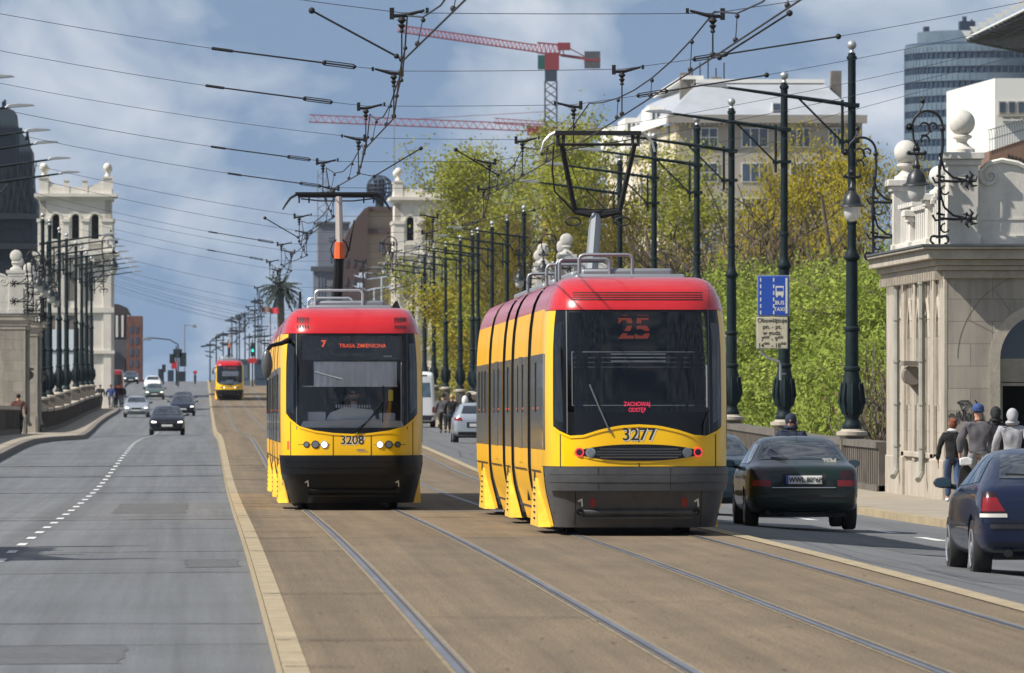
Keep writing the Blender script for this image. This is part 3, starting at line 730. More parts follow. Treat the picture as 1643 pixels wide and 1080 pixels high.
        if bog:
            for s in (-1, 1):
                cv = MB(); yc = (a_+b_)/2 if k else (a_+b_)/2+.4; l = min(1.45, (b_-a_)/2-.05)
                def f(u, v): z = lerp(.11, .74, v); return (s*lerp(1.14 if (s > 0 and not front) else 1.185, 1.178, v), lerp(yc-lerp(l, l*.3, v), yc+lerp(l, l*.3, v), u), z)
                cv.grid(f, 6, 3); cv.grid(lambda u, v: (s*lerp(.8, f(0, v)[0]*s, u), f(0, v)[1], f(0, v)[2]), 1, 3); cv.grid(lambda u, v: (s*lerp(.8, f(1, v)[0]*s, u), f(1, v)[1], f(1, v)[2]), 1, 3)
                cv.build('bogie_cover', 't_skirt', root, smooth=30)
                ap = MB()
                for q in range(6): ap.box(*sorted((s*1.185, s*1.195)), yc-l*.2, yc+l*.1, .2+q*.08, .222+q*.08)
                ap.prism([(yc-.1,.70),(yc+.1,.70),(yc,.82)], *sorted((s*1.17, s*1.19)), 'x'); ap.build('cover_slot', 'black', root)
            bg_ = MB(); yc = (a_+b_)/2 if k else (a_+b_)/2+.4
            bg_.box(-.85, .85, yc-1.1, yc+1.1, .2, .45)
            for yw in (yc-.9, yc+.9):
                for s in (-1, 1): bg_.cyl((s*.69, yw, .30), (s*.80, yw, .30), .30, None, 18)
            bg_.build('bogie', 't_under', root)
        if k < len(sections)-1:
            bl = MB(); pts = [(-(hw(z)-.03), z) for z in (.2,.5,.62,.9,2.3,2.93,3.05,3.17,3.26,3.31)]; pts += [(-p[0], p[1]) for p in reversed(pts)]
            bl.prism(pts, b-.57, b+.57, 'y'); bl.build('bellows', 'black', root, smooth=0)
    # floor, inner walls, ceiling (what is seen through the glass)
    inn = MB(); a_, b_ = .7, sections[1][1]-.3 if front else sections[0][1]-.3
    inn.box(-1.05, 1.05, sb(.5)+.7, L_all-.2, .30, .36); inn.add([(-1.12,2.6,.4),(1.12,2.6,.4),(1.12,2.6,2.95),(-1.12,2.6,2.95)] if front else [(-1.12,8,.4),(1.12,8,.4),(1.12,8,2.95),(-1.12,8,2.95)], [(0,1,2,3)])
    inn.build('cabin_wall', 't_interior' if front else 't_interior_shaded', root, smooth=0)  # front colour raised for bounce light, rear copy darkened to stand for shade
    if not front:
        for yy, xs in ((2.2, (-.78,-.3,.35,.8)), (3.4, (-.8,.75)), (4.6,(-.8,-.35,.8))):
            for x in xs:
                sm = MB(); sm.box(x-.2, x+.2, yy, yy+.08, .9, 1.75); sm.box(x-.2, x+.2, yy-.42, yy, .85, .93); sm.build('passenger_seat', 't_seat', root, bevel=.03)
        for x, yy in ((-.4,1.6),(.5,2.4),(0,3.8)):
            sm = MB(); sm.cyl((x,yy,.4),(x,yy,2.9),.018,None,6); sm.build('grab_pole', 'sign_yellow', root)
    # roof equipment
    rz_ = 3.34
    ro = MB()
    ro.box(-.72, .72, 2.2, 3.0, rz_-.03, rz_+.05)
    for k, (a, b, bog) in enumerate(sections):
        if k == 0: ro.box(-.60, .60, a+3.2, b-.4, rz_-.04, rz_+.14)
        else: ro.box(-.6, .6, a+.6, b-.6, rz_-.04, rz_+.16)
    ro.build('roof_box', 't_grey', root, bevel=.04)
    def hoop(yy, x0, x1, h, m='t_silver'):
        q = MB(); c = .06
        q.tube([(x0,yy,rz_),(x0,yy,rz_+h-c),(x0+c*.3,yy,rz_+h-c*.3),(x0+c,yy,rz_+h),(x1-c,yy,rz_+h),(x1-c*.3,yy,rz_+h-c*.3),(x1,yy,rz_+h-c),(x1,yy,rz_)], .022, 7)
        q.tube([(x0,yy,rz_+h*.72),(x1,yy,rz_+h*.72)], .012, 5) if False else None
        q.build('roof_rail', m, root)
    hoops = fx['hoops']
    for h in hoops: hoop(*h)
    if front:
        q = MB(); q.cyl((-.82,2.6,rz_-.05),(-.82,2.6,rz_+.28),.03,.02,6); q.prism([(.66,rz_-.05),(.86,rz_-.05),(.80,rz_+.12),(.76,rz_+.12)], 2.4, 2.6, 'y'); q.build('aerial', 'black', root)
    # pantograph
    py_, ztop, style = panto
    pg = empty('pantograph', (0,0,0)); pg.parent = root; pg.location = (.14 if style == 'rear' else 0, 0, 0); KIDS.setdefault(root.name, []).append(pg)
    if style == 'front':
        q = MB(); q.tube([(.0,py_,3.4),(.05,py_-.5,4.55)], [.10,.085], 8); q.build('lower_arm', 'black', pg)
        q = MB(); q.tube([(.05,py_-.5,4.42),(.05,py_-.52,4.72)], [.10,.085], 8); q.build('elbow', 't_orange', pg)
        q = MB(); q.tube([(.05,py_-.5,4.66),(.04,py_-.2,ztop-.08)], [.075,.06], 8); q.build('upper_arm', 't_arm', pg)
        q = MB(); q.tube([(.22,py_-.4,4.55),(.32,py_-.3,ztop-.5)], .015, 5)
        for s in (-1, 1): q.tube([(.05+s*.16*math.cos(t*.7), py_-.5, 4.58+.20*math.sin(t*.7)) for t in range(-3, 4)], .014, 5)
        q.build('guide_rod', 'black', pg)
        q = MB(); wx = .72
        q.tube([(-.98,py_,ztop-.30),(-.92,py_,ztop-.20),(-.84,py_,ztop-.09),(-wx,py_,ztop-.02),(wx,py_,ztop-.02),(.84,py_,ztop-.09),(.92,py_,ztop-.20),(.98,py_,ztop-.30)], [.015,.02,.025,.03,.03,.025,.02,.015], 6)
        q.box(-.75,.75,py_-.04,py_+.04,ztop-.02,ztop+.02)
        q.tube([(-.7,py_+.3,ztop-.05),(.7,py_+.3,ztop-.05)], .025, 6); q.tube([(-.65,py_,ztop-.1),(-.3,py_,ztop-.14),(.3,py_,ztop-.14),(.65,py_,ztop-.1)], .014, 5)
        for x in (-.68,-.5,.5,.68): q.cyl((x,py_,ztop-.02),(x,py_,ztop-.18),.016,None,5)
        q.build('collector_head', 'black', pg)
    else:
        q = MB(); q.tube([(-.12,py_,3.3),(-.02,py_+.3,4.46)], [.10,.085], 8); q.build('lower_arm', 't_grey', pg)
        kz = 4.48; q = MB(); q.tube([(-.32,py_+.3,kz+.03),(.0,py_+.3,kz-.02),(.34,py_+.3,kz+.03)], [.05,.075,.05], 7)
        for s in (-1, 1): q.tube([(s*.36+.01+.11*math.cos(t*.63), py_+.25, kz-.12+.06*math.sin(t*.63)) for t in range(0, 11)], .014, 5)
        q.build('cross_shaft', 'black', pg)
        for s in (-1, 1):
            q = MB(); q.tube([(s*.32,py_+.3,kz+.02),(s*.53,py_,ztop-.16)], [.042,.035], 7); q.build('upper_arm', 'black', pg)
        q = MB(); q.tube([(-.36,py_+.3,kz+.05),(-.62,py_+.1,ztop-.85),(-.66,py_,ztop-.55),(-.64,py_,ztop-.2)], .014, 5); q.tube([(-.5,py_,ztop-.2),(-.15,py_+.3,kz+.1)], .006, 4); q.tube([(.5,py_,ztop-.2),(.15,py_+.3,kz+.1)], .006, 4); q.build('guide_rod', 'black', pg)
        q = MB(); q.box(-.62,.62,py_-.04,py_+.04,ztop-.045,ztop+.02); q.tube([(-.6,py_+.2,ztop-.17),(.55,py_+.2,ztop-.17)], .022, 6)
        for x in (-.58,-.5,.5,.58): q.cyl((x,py_,ztop),(x,py_,ztop-.2),.025,None,5)
        q.build('collector_head', 'black', pg)
        for s in (-1, 1):
            q = MB(); q.tube([(s*.6,py_,ztop-.0),(s*.7,py_,ztop-.05),(s*.78,py_,ztop-.14),(s*.82,py_,ztop-.28)], [.025,.022,.018,.016], 6); q.build('horn', 't_silver', pg)
    return root
mat('t_side_glass', (.09,.095,.10), .22, .0, .12, 4, coat=.4, stretch=(1,4,.4)); mat('sign_yellow', (.75,.62,.05), .5); mat('t_seat', (.05,.07,.16), .7)
mat('t_grey_dark', (.10,.105,.11), .35, .2); mat('t_arm', (.30,.26,.24), .6)
SEC = [(0,5.9,True),(5.9,12.2,False),(12.2,15.8,True),(15.8,22.1,False),(22.1,28.6,True)]
t1 = make_tram('rear', 'yellow and red tram seen from behind, number 3277, on the right track', '3277', SEC, (14.6, 5.64, 'rear'),
   {'hoops': [(4.6,-.66,.04,.30,'t_grey'),(3.9,-.66+.02,.02,.22,'t_grey'),(2.9,-.46,.06,.27,'t_grey'),(2.5,-.66+.1+.0,.1,.0001,'t_grey'),(2.4,-.66,.02,.22,'t_grey'),(2.15,-.64,.06,.001,'t_grey')]})
# replace the degenerate rails by the set the photo shows
for ch in [c for c in KIDS[t1.name] if c.name.startswith('roof_rail')]:
    KIDS[t1.name].remove(ch); bpy.data.objects.remove(ch)
def rails(root, lst, m):
    for yy, x0, x1, h in lst:
        q = MB(); c = .06; rz_ = 3.33
        q.tube([(x0,yy,rz_),(x0,yy,rz_+h-c),(x0+c*.3,yy,rz_+h-c*.3),(x0+c,yy,rz_+h),(x1-c,yy,rz_+h),(x1-c*.3,yy,rz_+h-c*.3),(x1,yy,rz_+h-c),(x1,yy,rz_)], .024, 7)
        o = q.build('roof_rail', m, root)
rails(t1, [(2.3,-.66,.03,.31),(3.2,-.88,-.22,.27),(6.2,-.80,-.1,.30),(9,-.82,-.3,.30),(16.5,-.80,-.3,.30)], 't_grey')
t1.location = (5.53, 108.2, zr(109)-.02); t1.rotation_euler = (0, 0, R(-.06))
t1.rotation_euler[0] = math.atan((zr(128)-zr(109))/20)
t2 = make_tram('front', 'yellow and red tram coming towards the camera, number 3208, driver behind the windscreen', '3208', SEC, (16.5, 5.62, 'front'), {'hoops': [(3.2,-.56,.23,.31),(4.6,-.66,.08,.20)]})
t2.location = (2.43, 139.3, -.135); t2.rotation_euler = (R(-.2), 0, R(.0))
t3 = copy_tree(t2); t3.location = (2.2, 713, zr(713)); t3.rotation_euler = (R(.3), 0, 0)
t3['label'] = 'small distant tram at the far end of the left track'
# ---------------------------------------------------------------- overhead wires
def place_wire(px, py, x): # point on photo ray at lateral position x
    d = x*F/(px-VX); return Vector((x, d, ZZ(py, d)))
def wire_obj(name, pts, r, m, label, cat, group=None):
    mb = MB(); mb.tube(pts, r, 5); o = mb.build(name, m); return tag(o, label, cat, group)
span_d = [92,112,126,143,158,175,197,220,242,259,283.6,307,350,399,421,443,465.7,498,528,555,578,609]
ch = lambda d: interp([(0,5.45),(160,5.45),(200,5.2),(300,5.5),(400,5.2),(500,5.3),(640,5.9),(713,6.35),(820,7.2),(1000,8.2)], d)
mh = lambda d: ch(d)+ .48
def contact(x0, stag):
    P_ = []
    ds = [40, 66]+span_d+[640,680,720,760,800,850,900]
    for i, d in enumerate(ds): P_.append((x0 + (stag if i % 2 else -stag), d, ch(d)))
    return P_
CL = [(2.41,50,5.45),(2.41,76,5.42),(2.14,92,5.40),(2.50,112,5.42),(2.40,126,5.42),(2.60,143,5.45)] + [(LT+(.25 if i % 2 else -.2), d, ch(d)) for i, d in enumerate(span_d[4:]+[640,680,720,760,800,850,900])]
CR = [(5.50,50,5.46),(5.48,76,5.45),(5.50,92,5.45),(5.5,122,5.45),(5.35,143,5.42)] + [(RT+(.25 if i % 2 else -.2), d, ch(d)) for i, d in enumerate(span_d[4:]+[640,680,720,760,800,850,900])]
def catenary(cw, name, lab):
    root = empty('overhead_line', cw[0], label=lab, cat='wires'); o_ = Vector(cw[0])
    a = MB(); a.tube([Vector(p)-o_ for p in cw], .011, 5); a.build('contact_wire', 'wire', root)
    m_ = MB(); pts = []
    dl = []
    for i in range(len(cw)-1):
        p, q = Vector(cw[i]), Vector(cw[i+1]); n = max(4, int((q.y-p.y)/4))
        for k in range(n):
            t = k/n; sag = .26*4*t*(1-t)
            c = p.lerp(q, t); mpt = Vector((c.x+(.06 if name == 'l' else .02), c.y, c.z+.5-sag)); pts.append(mpt-o_)
            if k and (k % 2 == 1) and c.y < 420:
                drops = MB(); drops.tube([mpt-o_, c-o_], .007 if c.y < 200 else .012, 4); drops.sphere(c-o_+Vector((0,0,.03)), .03, 5); drops.sphere(mpt-o_-Vector((0,0,.03)), .026, 5); dl.append(drops)
    m_.tube(pts, .010, 5); m_.build('messenger_wire', 'wire', root); [q.build('dropper', 'wire', root) for q in dl]
    return root
catenary(CL, 'l', 'overhead contact and carrier wires above the left track')
catenary(CR, 'r', 'overhead contact and carrier wires above the right track')
def at_wire(cw, d): 
    for p, q in zip(cw, cw[1:]):
        if p[1] <= d <= q[1]: return Vector(p).lerp(Vector(q), (d-p[1])/(q[1]-p[1]))
    return Vector(cw[-1])
def insul(mb, p, s=1, flip=1):
    """support clamp: bent bar with bell insulator hanging off the span wire"""
    x, y, z = p; k0 = len(mb.v)
    mb.tube([(x-.30*flip,y,z+.03),(x-.05*flip,y,z-.03),(x+.12*flip,y,z-.04)], [.016,.026,.022], 6)
    mb.box(x-.335*flip-.02, x-.335*flip+.02, y-.03, y+.03, z-.0, z+.06); mb.box(min(x+.10*flip,x+.16*flip), max(x+.10*flip,x+.16*flip), y-.03, y+.03, z-.08, z+.06)
    mb.lathe([(.02,-.24),(.035,-.22),(.02,-.19),(.05,-.15),(.02,-.13),(.06,-.09),(.03,-.05)], (x,y,z), 8)
    mb.v[k0:] = [(x+(a-x)*.82, y+(b-y)*.82, z+(c-z)*.9) for a, b, c in mb.v[k0:]]
for i, d in enumerate(span_d):
    a, b = at_wire(CL, d), at_wire(CR, d)
    T = CH + interp(rT, d) - 1.9
    zl, zr__ = a.z+.62, b.z+.62
    if i == 0: zl = zr__ = CH+4.03
    pl = Vector((XL, d, T)); pr = Vector((XR, d, T)); u = 1 if i % 2 else -1
    A = Vector((a.x, d, zl)); B = Vector((b.x, d, zr__))
    root = empty('span_wire', A, label='thin span wire crossing the street between the poles, number %d from the camera' % (i+1) if False else None, cat='wire', group='span wires across the street')
    nm = ['highest in the picture','second from the top of the picture','third from the top of the picture','fourth from the top of the picture','fifth from the top of the picture','just above the left tram pantograph'][i] if i < 6 else None
    root['label'] = 'span wire across the street, '+nm if nm else 'span wire across the street held by the %s pole pair from the camera' % (['','','','','','','']+[o_+'' for o_ in ['first','second','third','fourth','fifth','sixth','seventh','eighth','ninth','tenth','eleventh','twelfth','thirteenth','fourteenth','fifteenth','sixteenth']])[i+1]
    r_ = .0055 if d < 150 else .007 if d < 320 else .009
    sg = lambda p, q, n=10, s=.10: [p.lerp(q, t/n)-Vector((0,0,s*4*(t/n)*(1-t/n)))-A for t in range(n+1)]
    mb = MB(); mb.tube(sg(pl, A, 12, .2), r_, 4); mb.tube(sg(A, B, 4, .01), r_, 4); mb.tube(sg(B, pr, 12, .15), r_, 4); mb.build('cable', 'wire_thin', root)
    for p, fl in ((A, u), (B, -u)):
        mb = MB(); insul(mb, p-A, 1, fl); mb.build('insulator', 'black', root)
        mb = MB(); q = p-A; c = (a if p is A else b)-A; mb.tube([q-Vector((0,0,.22)), c+Vector((0,0,.02))], .012, 4); mb.sphere(c+Vector((0,0,.03)), .035, 5); mb.build('hanger', 'black', root)
    # tension rod with turnbuckle on the outer legs
    if i in (1, 2, 4, 5, 8, 10):
        ln = sg(pl, A, 40, .2); i0, i1 = 32, 39
        if i in (1,2): i0, i1 = 31, 38
        mb = MB(); mb.tube([ln[i0], ln[i1]], .012, 5); 
        mb.tube([ln[i0]-Vector((.06,0,-.01)), ln[i0].lerp(ln[i1], .12)], .022, 5)
        e = ln[i1]; f = ln[i1].lerp(ln[i0], .22); mb.tube([f+Vector((0,0,.028)), e+Vector((0,0,.028))], .010, 4); mb.tube([f-Vector((0,0,.028)), e-Vector((0,0,.028))], .010, 4); mb.sphere(e, .028, 5); mb.sphere(f, .032, 5)
        mb.build('tension_rod', 'black', root)
    if i in (1, 2, 4, 7):
        ln = sg(B, pr, 40, .15); i0, i1 = (4, 12)
        mb = MB(); mb.tube([ln[i0], ln[i1]], .012, 5); e = ln[i0]; f = ln[i0].lerp(ln[i1], .22); mb.tube([f+Vector((0,0,.028)), e+Vector((0,0,.028))], .010, 4); mb.tube([f-Vector((0,0,.028)), e-Vector((0,0,.028))], .010, 4); mb.sphere(e, .028, 5); mb.sphere(f, .032, 5); mb.sphere(ln[i1], .04, 5)
        mb.build('tension_rod', 'black', root)
    # pull-off wire
    if i in (0, 3, 5):
        if i == 0: p0, p1 = (XX(500, d), XX(636, d)); y0, y1 = 17, 90; tt = a
        elif i == 3: p0, p1 = (XX(675, d), XX(600, d)); y0, y1 = 238, 283; tt = a
        else: p0, p1 = (XX(425, d), XX(478, d)); y0, y1 = 350, 381; tt = a
        s0 = Vector((p0, d, ZZ(y0, d)))-A; s1 = Vector((p1, d, ZZ(y1, d)))-A
        mb = MB(); mb.tube([s0, s1], .012, 5); mb.sphere(s0, .036, 6); mb.sphere(s1, .03, 6); mb.tube([s1, a-A+Vector((0,0,.02))], .009, 4); mb.build('pull_off', 'black', root)
    if i in (0, 3):
        if i == 0: x0, x1, y0, y1 = 1268, 1158, 20, 90
        else: x0, x1, y0, y1 = 731, 800, 240, 280
        s0 = Vector((XX(x0, d), d, ZZ(y0, d)))-A; s1 = Vector((XX(x1, d), d+.3, ZZ(y1, d)))-A
        mb = MB(); mb.tube([s0, s1], .012, 5); mb.sphere(s0, .036, 6); mb.sphere(s1, .03, 6); mb.build('pull_off', 'black', root)
# ---------------------------------------------------------------- bridge pavilions
def brickmat(name, col, w=.9, h=.45, mort=.6, var=.12, msz=.008):
    m = bpy.data.materials.new(name); m.use_nodes = True; t = m.node_tree; b = t.nodes['Principled BSDF']; b.inputs['Roughness'].default_value = .88
    tc_ = t.nodes.new('ShaderNodeTexCoord'); sep = t.nodes.new('ShaderNodeSeparateXYZ'); cb = t.nodes.new('ShaderNodeCombineXYZ'); ad = t.nodes.new('ShaderNodeMath'); ad.operation = 'ADD'
    t.links.new(tc_.outputs['Object'], sep.inputs[0]); t.links.new(sep.outputs[0], ad.inputs[0]); t.links.new(sep.outputs[1], ad.inputs[1]); t.links.new(ad.outputs[0], cb.inputs[0]); t.links.new(sep.outputs[2], cb.inputs[1])
    br = t.nodes.new('ShaderNodeTexBrick'); br.inputs['Scale'].default_value = 1; br.inputs['Brick Width'].default_value = w; br.inputs['Row Height'].default_value = h; br.inputs['Mortar Size'].default_value = msz
    br.inputs['Color1'].default_value = (*[c*(1-var) for c in col], 1); br.inputs['Color2'].default_value = (*[c*(1+var) for c in col], 1); br.inputs['Mortar'].default_value = (*[c*mort for c in col], 1)
    t.links.new(cb.outputs[0], br.inputs[0])
    n = t.nodes.new('ShaderNodeTexNoise'); n.inputs['Scale'].default_value = 1.3; n.inputs['Detail'].default_value = 8; n.inputs['Roughness'].default_value = .65; t.links.new(tc_.outputs['Object'], n.inputs[0])
    mpz = t.nodes.new('ShaderNodeMapping'); mpz.inputs['Scale'].default_value = (1.6,1.6,.28); t.links.new(tc_.outputs['Object'], mpz.inputs[0]); t.links.new(mpz.outputs[0], n.inputs[0])
    mr = t.nodes.new('ShaderNodeMapRange'); mr.inputs[1].default_value = .32; mr.inputs[2].default_value = .68; mr.inputs[3].default_value = .70; mr.inputs[4].default_value = 1.18; t.links.new(n.outputs[0], mr.inputs[0])
    mu = t.nodes.new('ShaderNodeMix'); mu.data_type = 'RGBA'; mu.blend_type = 'MULTIPLY'; mu.inputs[0].default_value = 1; t.links.new(br.outputs[0], mu.inputs[6]); t.links.new(mr.outputs[0], mu.inputs[7]); t.links.new(mu.outputs[2], b.inputs['Base Color'])
    M[name] = m
brickmat('ashlar', (.36,.32,.265)); brickmat('red_brick', (.14,.06,.045), .5, .9, .8, .2, .03)
def arch_pts(cx, zc, r, n=14): return [(cx+r*math.cos(math.pi*k/n), zc+r*math.sin(math.pi*k/n)) for k in range(n+1)]   # from right to left
def make_pavilion(full=True):
    root = empty('pavilion'); LN = 14.4; W = 5.6; H = 4.75; cx, zc, ro, ri = 1.95, 2.85, 1.06, .92
    # front wall with arched opening
    mb = MB(); hole = [(cx+ri,-.4)]+arch_pts(cx, zc, ri)+[(cx-ri,-.4)]
    top = [(W, -.4), (W, H), (0, H), (0, -.4)]
    # left strip, right strip, crown made of quads from the arch up to the wall head
    mb.box(0, cx-ri, 0, .5, -.5, H); mb.box(cx+ri, W, 0, .5, -.5, H)
    ap = arch_pts(cx, zc, ri, 20)
    for (x0, z0), (x1, z1) in zip(ap, ap[1:]): mb.prism([(x0,z0),(x0,H),(x1,H),(x1,z1)], 0, .5, 'y')
    mb.box(0, .5, .5, LN, -.5, H); mb.box(W-.4, W, .5, LN, -.5, H); mb.box(.5, W-.4, LN-.5, LN, -.5, H)
    bm_ = MB(); mb.build('wall', 'ashlar', root, smooth=0)
    # arch ring, jambs, lintel, dark interior
    mb = MB(); a1 = arch_pts(cx, zc, ro+.06, 20); a0 = arch_pts(cx, zc, ri-.02, 20)
    for k in range(20): mb.prism([a0[k], a1[k], a1[k+1], a0[k+1]], -.025, .12, 'y')
    mb.box(cx-ro-.06, cx-ri+.02, -.025, .12, -.1, zc); mb.box(cx+ri-.02, cx+ro+.06, -.025, .12, -.1, zc)
    mb.build('arch_moulding', 'stone', root, smooth=0)
    mb = MB(); mb.box(cx-ri, cx+ri, .3, .49, 2.38, zc); mb.box(cx-ri, cx-ri+.10, .3, .49, -.1, 2.37); mb.box(cx-ri-.0, cx+ri, .28, .3, 2.30, 2.36); mb.build('lintel', 'stone', root, smooth=0)
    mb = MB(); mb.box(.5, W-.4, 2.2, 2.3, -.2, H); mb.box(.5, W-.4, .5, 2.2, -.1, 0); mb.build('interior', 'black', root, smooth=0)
    mb = MB(); mb.box(cx-ri+.02, cx+ri-.02, .40, .43, zc, zc+.88); mb.build('fanlight', 'glass_dark', root, smooth=0)
    mb = MB(); mb.box(0, W, .02, LN, H-.02, H+.05); mb.build('ceiling', 'stone_dark', root, smooth=0)
    # voussoir joints
    mb = MB()
    for k in (3,6,9,11,14,17):
        t = math.pi*k/20; c, s = math.cos(t), math.sin(t); mb.add([(cx+(ro+.08)*c-.006*s, -.004, zc+(ro+.08)*s+.006*c), (cx+1.75*c-.006*s, -.004, zc+1.75*s+.006*c), (cx+1.75*c+.006*s, -.004, zc+1.75*s-.006*c), (cx+(ro+.08)*c+.006*s, -.004, zc+(ro+.08)*s-.006*c)], [(0,1,2,3)])
    av = arch_pts(cx, zc, 1.75, 30)
    mb.add([(p[0]*1.0, -.004, p[1]) for p in av]+[(cx+(p[0]-cx)*1.008, -.004, zc+(p[1]-zc)*1.008) for p in av], [(k, k+1, 32+k, 31+k) for k in range(30)])
    mb.build('joint_line', 'stone_dark', root, smooth=0)
    # plinth
    mb = MB(); e = .11
    for (x0, x1) in ((-e, cx-ri), (cx+ri, W+e)): mb.prism([(x0,-.5),(x1,-.5),(x1,.72),(x0+(.0),.72)], -e, .0, 'y')
    mb.box(-e, .0, -e+.0, 3.3, -.5, .78); mb.box(-.06, .0, 3.3, 9.9, -.5, .70); mb.box(-e, 0, 9.9, LN+e, -.5, .78)
    mb.prism([(-e,.78),(0,.78),(0,.9)], -e, 3.3, 'y'); mb.prism([(-e,.78),(0,.78),(0,.9)], 9.9, LN+e, 'y')
    mb.build('plinth', 'stone', root, smooth=0)
    # street side: pilasters, niches, corbel
    mb = MB()
    for a, b in ((0.0,1.0),(2.6,3.3),(9.9,10.6),(12.3,LN)): mb.box(-.09, 0, a, b, .79 if a < 3.3 or a > 9 else .72, H-.25)
    for a in (5.1, 7.6): mb.box(-.06, 0, a, a+.5, .71, H-.25)
    mb.box(-.09, 0, 2.6, 10.6, .80, .92)
    mb.build('pilaster', 'stone', root, bevel=.02)
    mb = MB()
    for y0 in (1.3, 3.9, 6.1, 8.3, 11.0):
        mb.prism([(y0,1.9),(y0+.8,1.9),(y0+.8,3.3),(y0+.72,3.6),(y0+.4,4.0),(y0+.08,3.6),(y0,3.3)], -.01, -.003, 'x')
    mb.build('niche', 'stone_dark', root, smooth=0)
    for y0 in (1.3, 3.9, 6.1, 8.3, 11.0):
        mb = MB(); pp = [(y0-.06,1.9),(y0-.06,3.3),(y0+.03,3.66),(y0+.4,4.1),(y0+.77,3.66),(y0+.86,3.3),(y0+.86,1.9)]
        for p, q in zip(pp, pp[1:]): mb.tube([(-.04,p[0],p[1]),(-.04,q[0],q[1])], .05, 5)
        mb.build('niche_frame', 'stone', root)
    mb = MB(); mb.box(-.42, 0, 5.7, 6.5, 2.72, 2.82); mb.cyl((-.22,5.8,2.52),(-.22,6.5,2.52),.20,None,12); mb.cyl((-.30,6.2,2.5),(0,6.2,2.5),.17,None,12); mb.prism([(-.3,2.36),(0,2.0),(0,2.5),(-.34,2.5)], 5.9, 6.3, 'y'); mb.build('corbel', 'stone_dark', root)
    for k in (0, 1):
        yy = (4.4, 10.8)[k]; q = MB(); q.tube([(-.16,yy,H-.1),(-.16,yy,.75),(-.17,yy-.05,.5),(-.26,yy-.3,.36)], .065, 8)
        for zz in (1.0,1.9,2.8,3.7,4.4): q.cyl((-.16,yy,zz),(-.16,yy,zz+.05),.085,None,8)
        q.build('drainpipe', 'pipe', root)
    # cornice: stepped and overhanging
    mb = MB()
    def slab(o, z0, z1): mb.box(-o, W+o, -o, LN+o, z0, z1)
    slab(.10, H-.28, H-.12); slab(.20, H-.118, H-.02); slab(.28, H-.018, H+.10); slab(.44, H+.102, H+.30); slab(.55, H+.302, H+.36)
    mb.build('cornice', 'stone', root, bevel=.015)
    mb = MB()
    yy = .2
    while yy < LN: mb.box(-.26, -.10, yy, yy+.16, H-.30, H-.13); yy += .42
    xx = .2
    mb.build('dentil', 'stone', root, smooth=0)
    mb = MB(); mb.box(-.58, W+.58, -.58, LN+.58, H+.362, H+.40); mb.build('roof_sheet', 'roof_metal', root, smooth=0)
    # attic
    Z = H+.40
    def pier(y0, w, h, ballr, x0=0.0, d_=None):
        d_ = d_ or w; mb = MB()
        mb.box(x0, x0+w, y0, y0+d_, Z, Z+h); mb.box(x0-.04, x0+w+.04, y0-.04, y0+d_+.04, Z, Z+.22); mb.box(x0-.05, x0+w+.05, y0-.05, y0+d_+.05, Z+h-.12, Z+h-.002); mb.box(x0-.12, x0+w+.12, y0-.12, y0+d_+.12, Z+h, Z+h+.14); mb.build('attic_pier', 'stone_white', root, bevel=.015)
        return (x0+w/2, y0+d_/2, Z+h+.14)
    balls = [(pier(0, .62, 1.72, 1), .265, .26), (pier(LN-.7, .62, 1.50, 1), .265, .26)]
    balls += [(pier(5.0, .55, 1.0, 1), .21, .16), (pier(9.4, .5, .75, 1), .16, .12)]
    for (bx, by, bz), r, nk in balls:
        q = MB(); q.lathe([(.26,0),(.26,.07),(.17,.12),(.10,.2),(.12,.26),(.20,.30),(.20,.34),(.10,.38)] if nk > .2 else [(.2,0),(.2,.05),(.12,.1),(.08,.16),(.14,.2)], (bx,by,bz), 16); q.sphere((bx,by,bz+(.36 if nk > .2 else .18)+r*.92), r, 16); q.build('ball_finial', 'stone_white', root)
    mb = MB()
    mb.box(.05, .5, .62, LN-.7, Z, Z+.20); mb.box(.1, .45, .62, LN-.7, Z+.20, Z+.24)
    n = 26
    for k in range(n):
        y = .95+k*(LN-2.0)/n; hh = .62+.55*max(0, 1-k/9) + (.12 if k > 17 else 0)
        mb.box(.12, .42, y, y+.26, Z+.24, Z+.24+hh); mb.box(.06, .48, y-.05, y+.31, Z+.24+hh, Z+.33+hh)
    mb.build('attic_balustrade', 'stone_white', root, smooth=0)
    # scroll wall on the front
    mb = MB(); zb_ = Z; pts = [(.62,zb_),(4.98,zb_),(4.98,zb_+.7),(3.6,zb_+.8),(2.6,zb_+1.02),(2.1,zb_+1.25),(1.75,zb_+1.46),(1.42,zb_+1.62),(1.1,zb_+1.68),(.82,zb_+1.62),(.66,zb_+1.46),(.62,zb_+1.3)]
    mb.prism(pts, .16, .46, 'y'); mb.build('scroll_wall', 'stone_white', root, smooth=0)
    mb = MB(); sp = [(.86+.22*math.exp(-.16*t)*math.cos(t+2.6)*1.0, zb_+1.38+.22*math.exp(-.16*t)*math.sin(t+2.6)) for t in [k*.45 for k in range(26)]]
    cop = [(4.98,zb_+.72),(3.6,zb_+.82),(2.6,zb_+1.04),(2.1,zb_+1.27),(1.75,zb_+1.48),(1.42,zb_+1.64),(1.1,zb_+1.70),(.82,zb_+1.63),(.68,zb_+1.50)]
    mb.tube([(x,.14,z) for x, z in cop], .055, 6); mb.tube([(x,.13,z) for x, z in sp], [max(.012,.045*math.exp(-.05*k)) for k in range(26)], 6)
    mb.box(.62, 4.98, .10, .16, zb_, zb_+.18); mb.box(.62,4.98,.14,.16,zb_+.50,zb_+.54); mb.build('scroll', 'stone_white', root)
    return root
mat('pipe', (.30,.30,.26), .6, .1, .15, 3); mat('roof_metal', (.10,.11,.11), .5, .3, .2, 3)
pav = make_pavilion()
ZP = zr(171.5)-.17
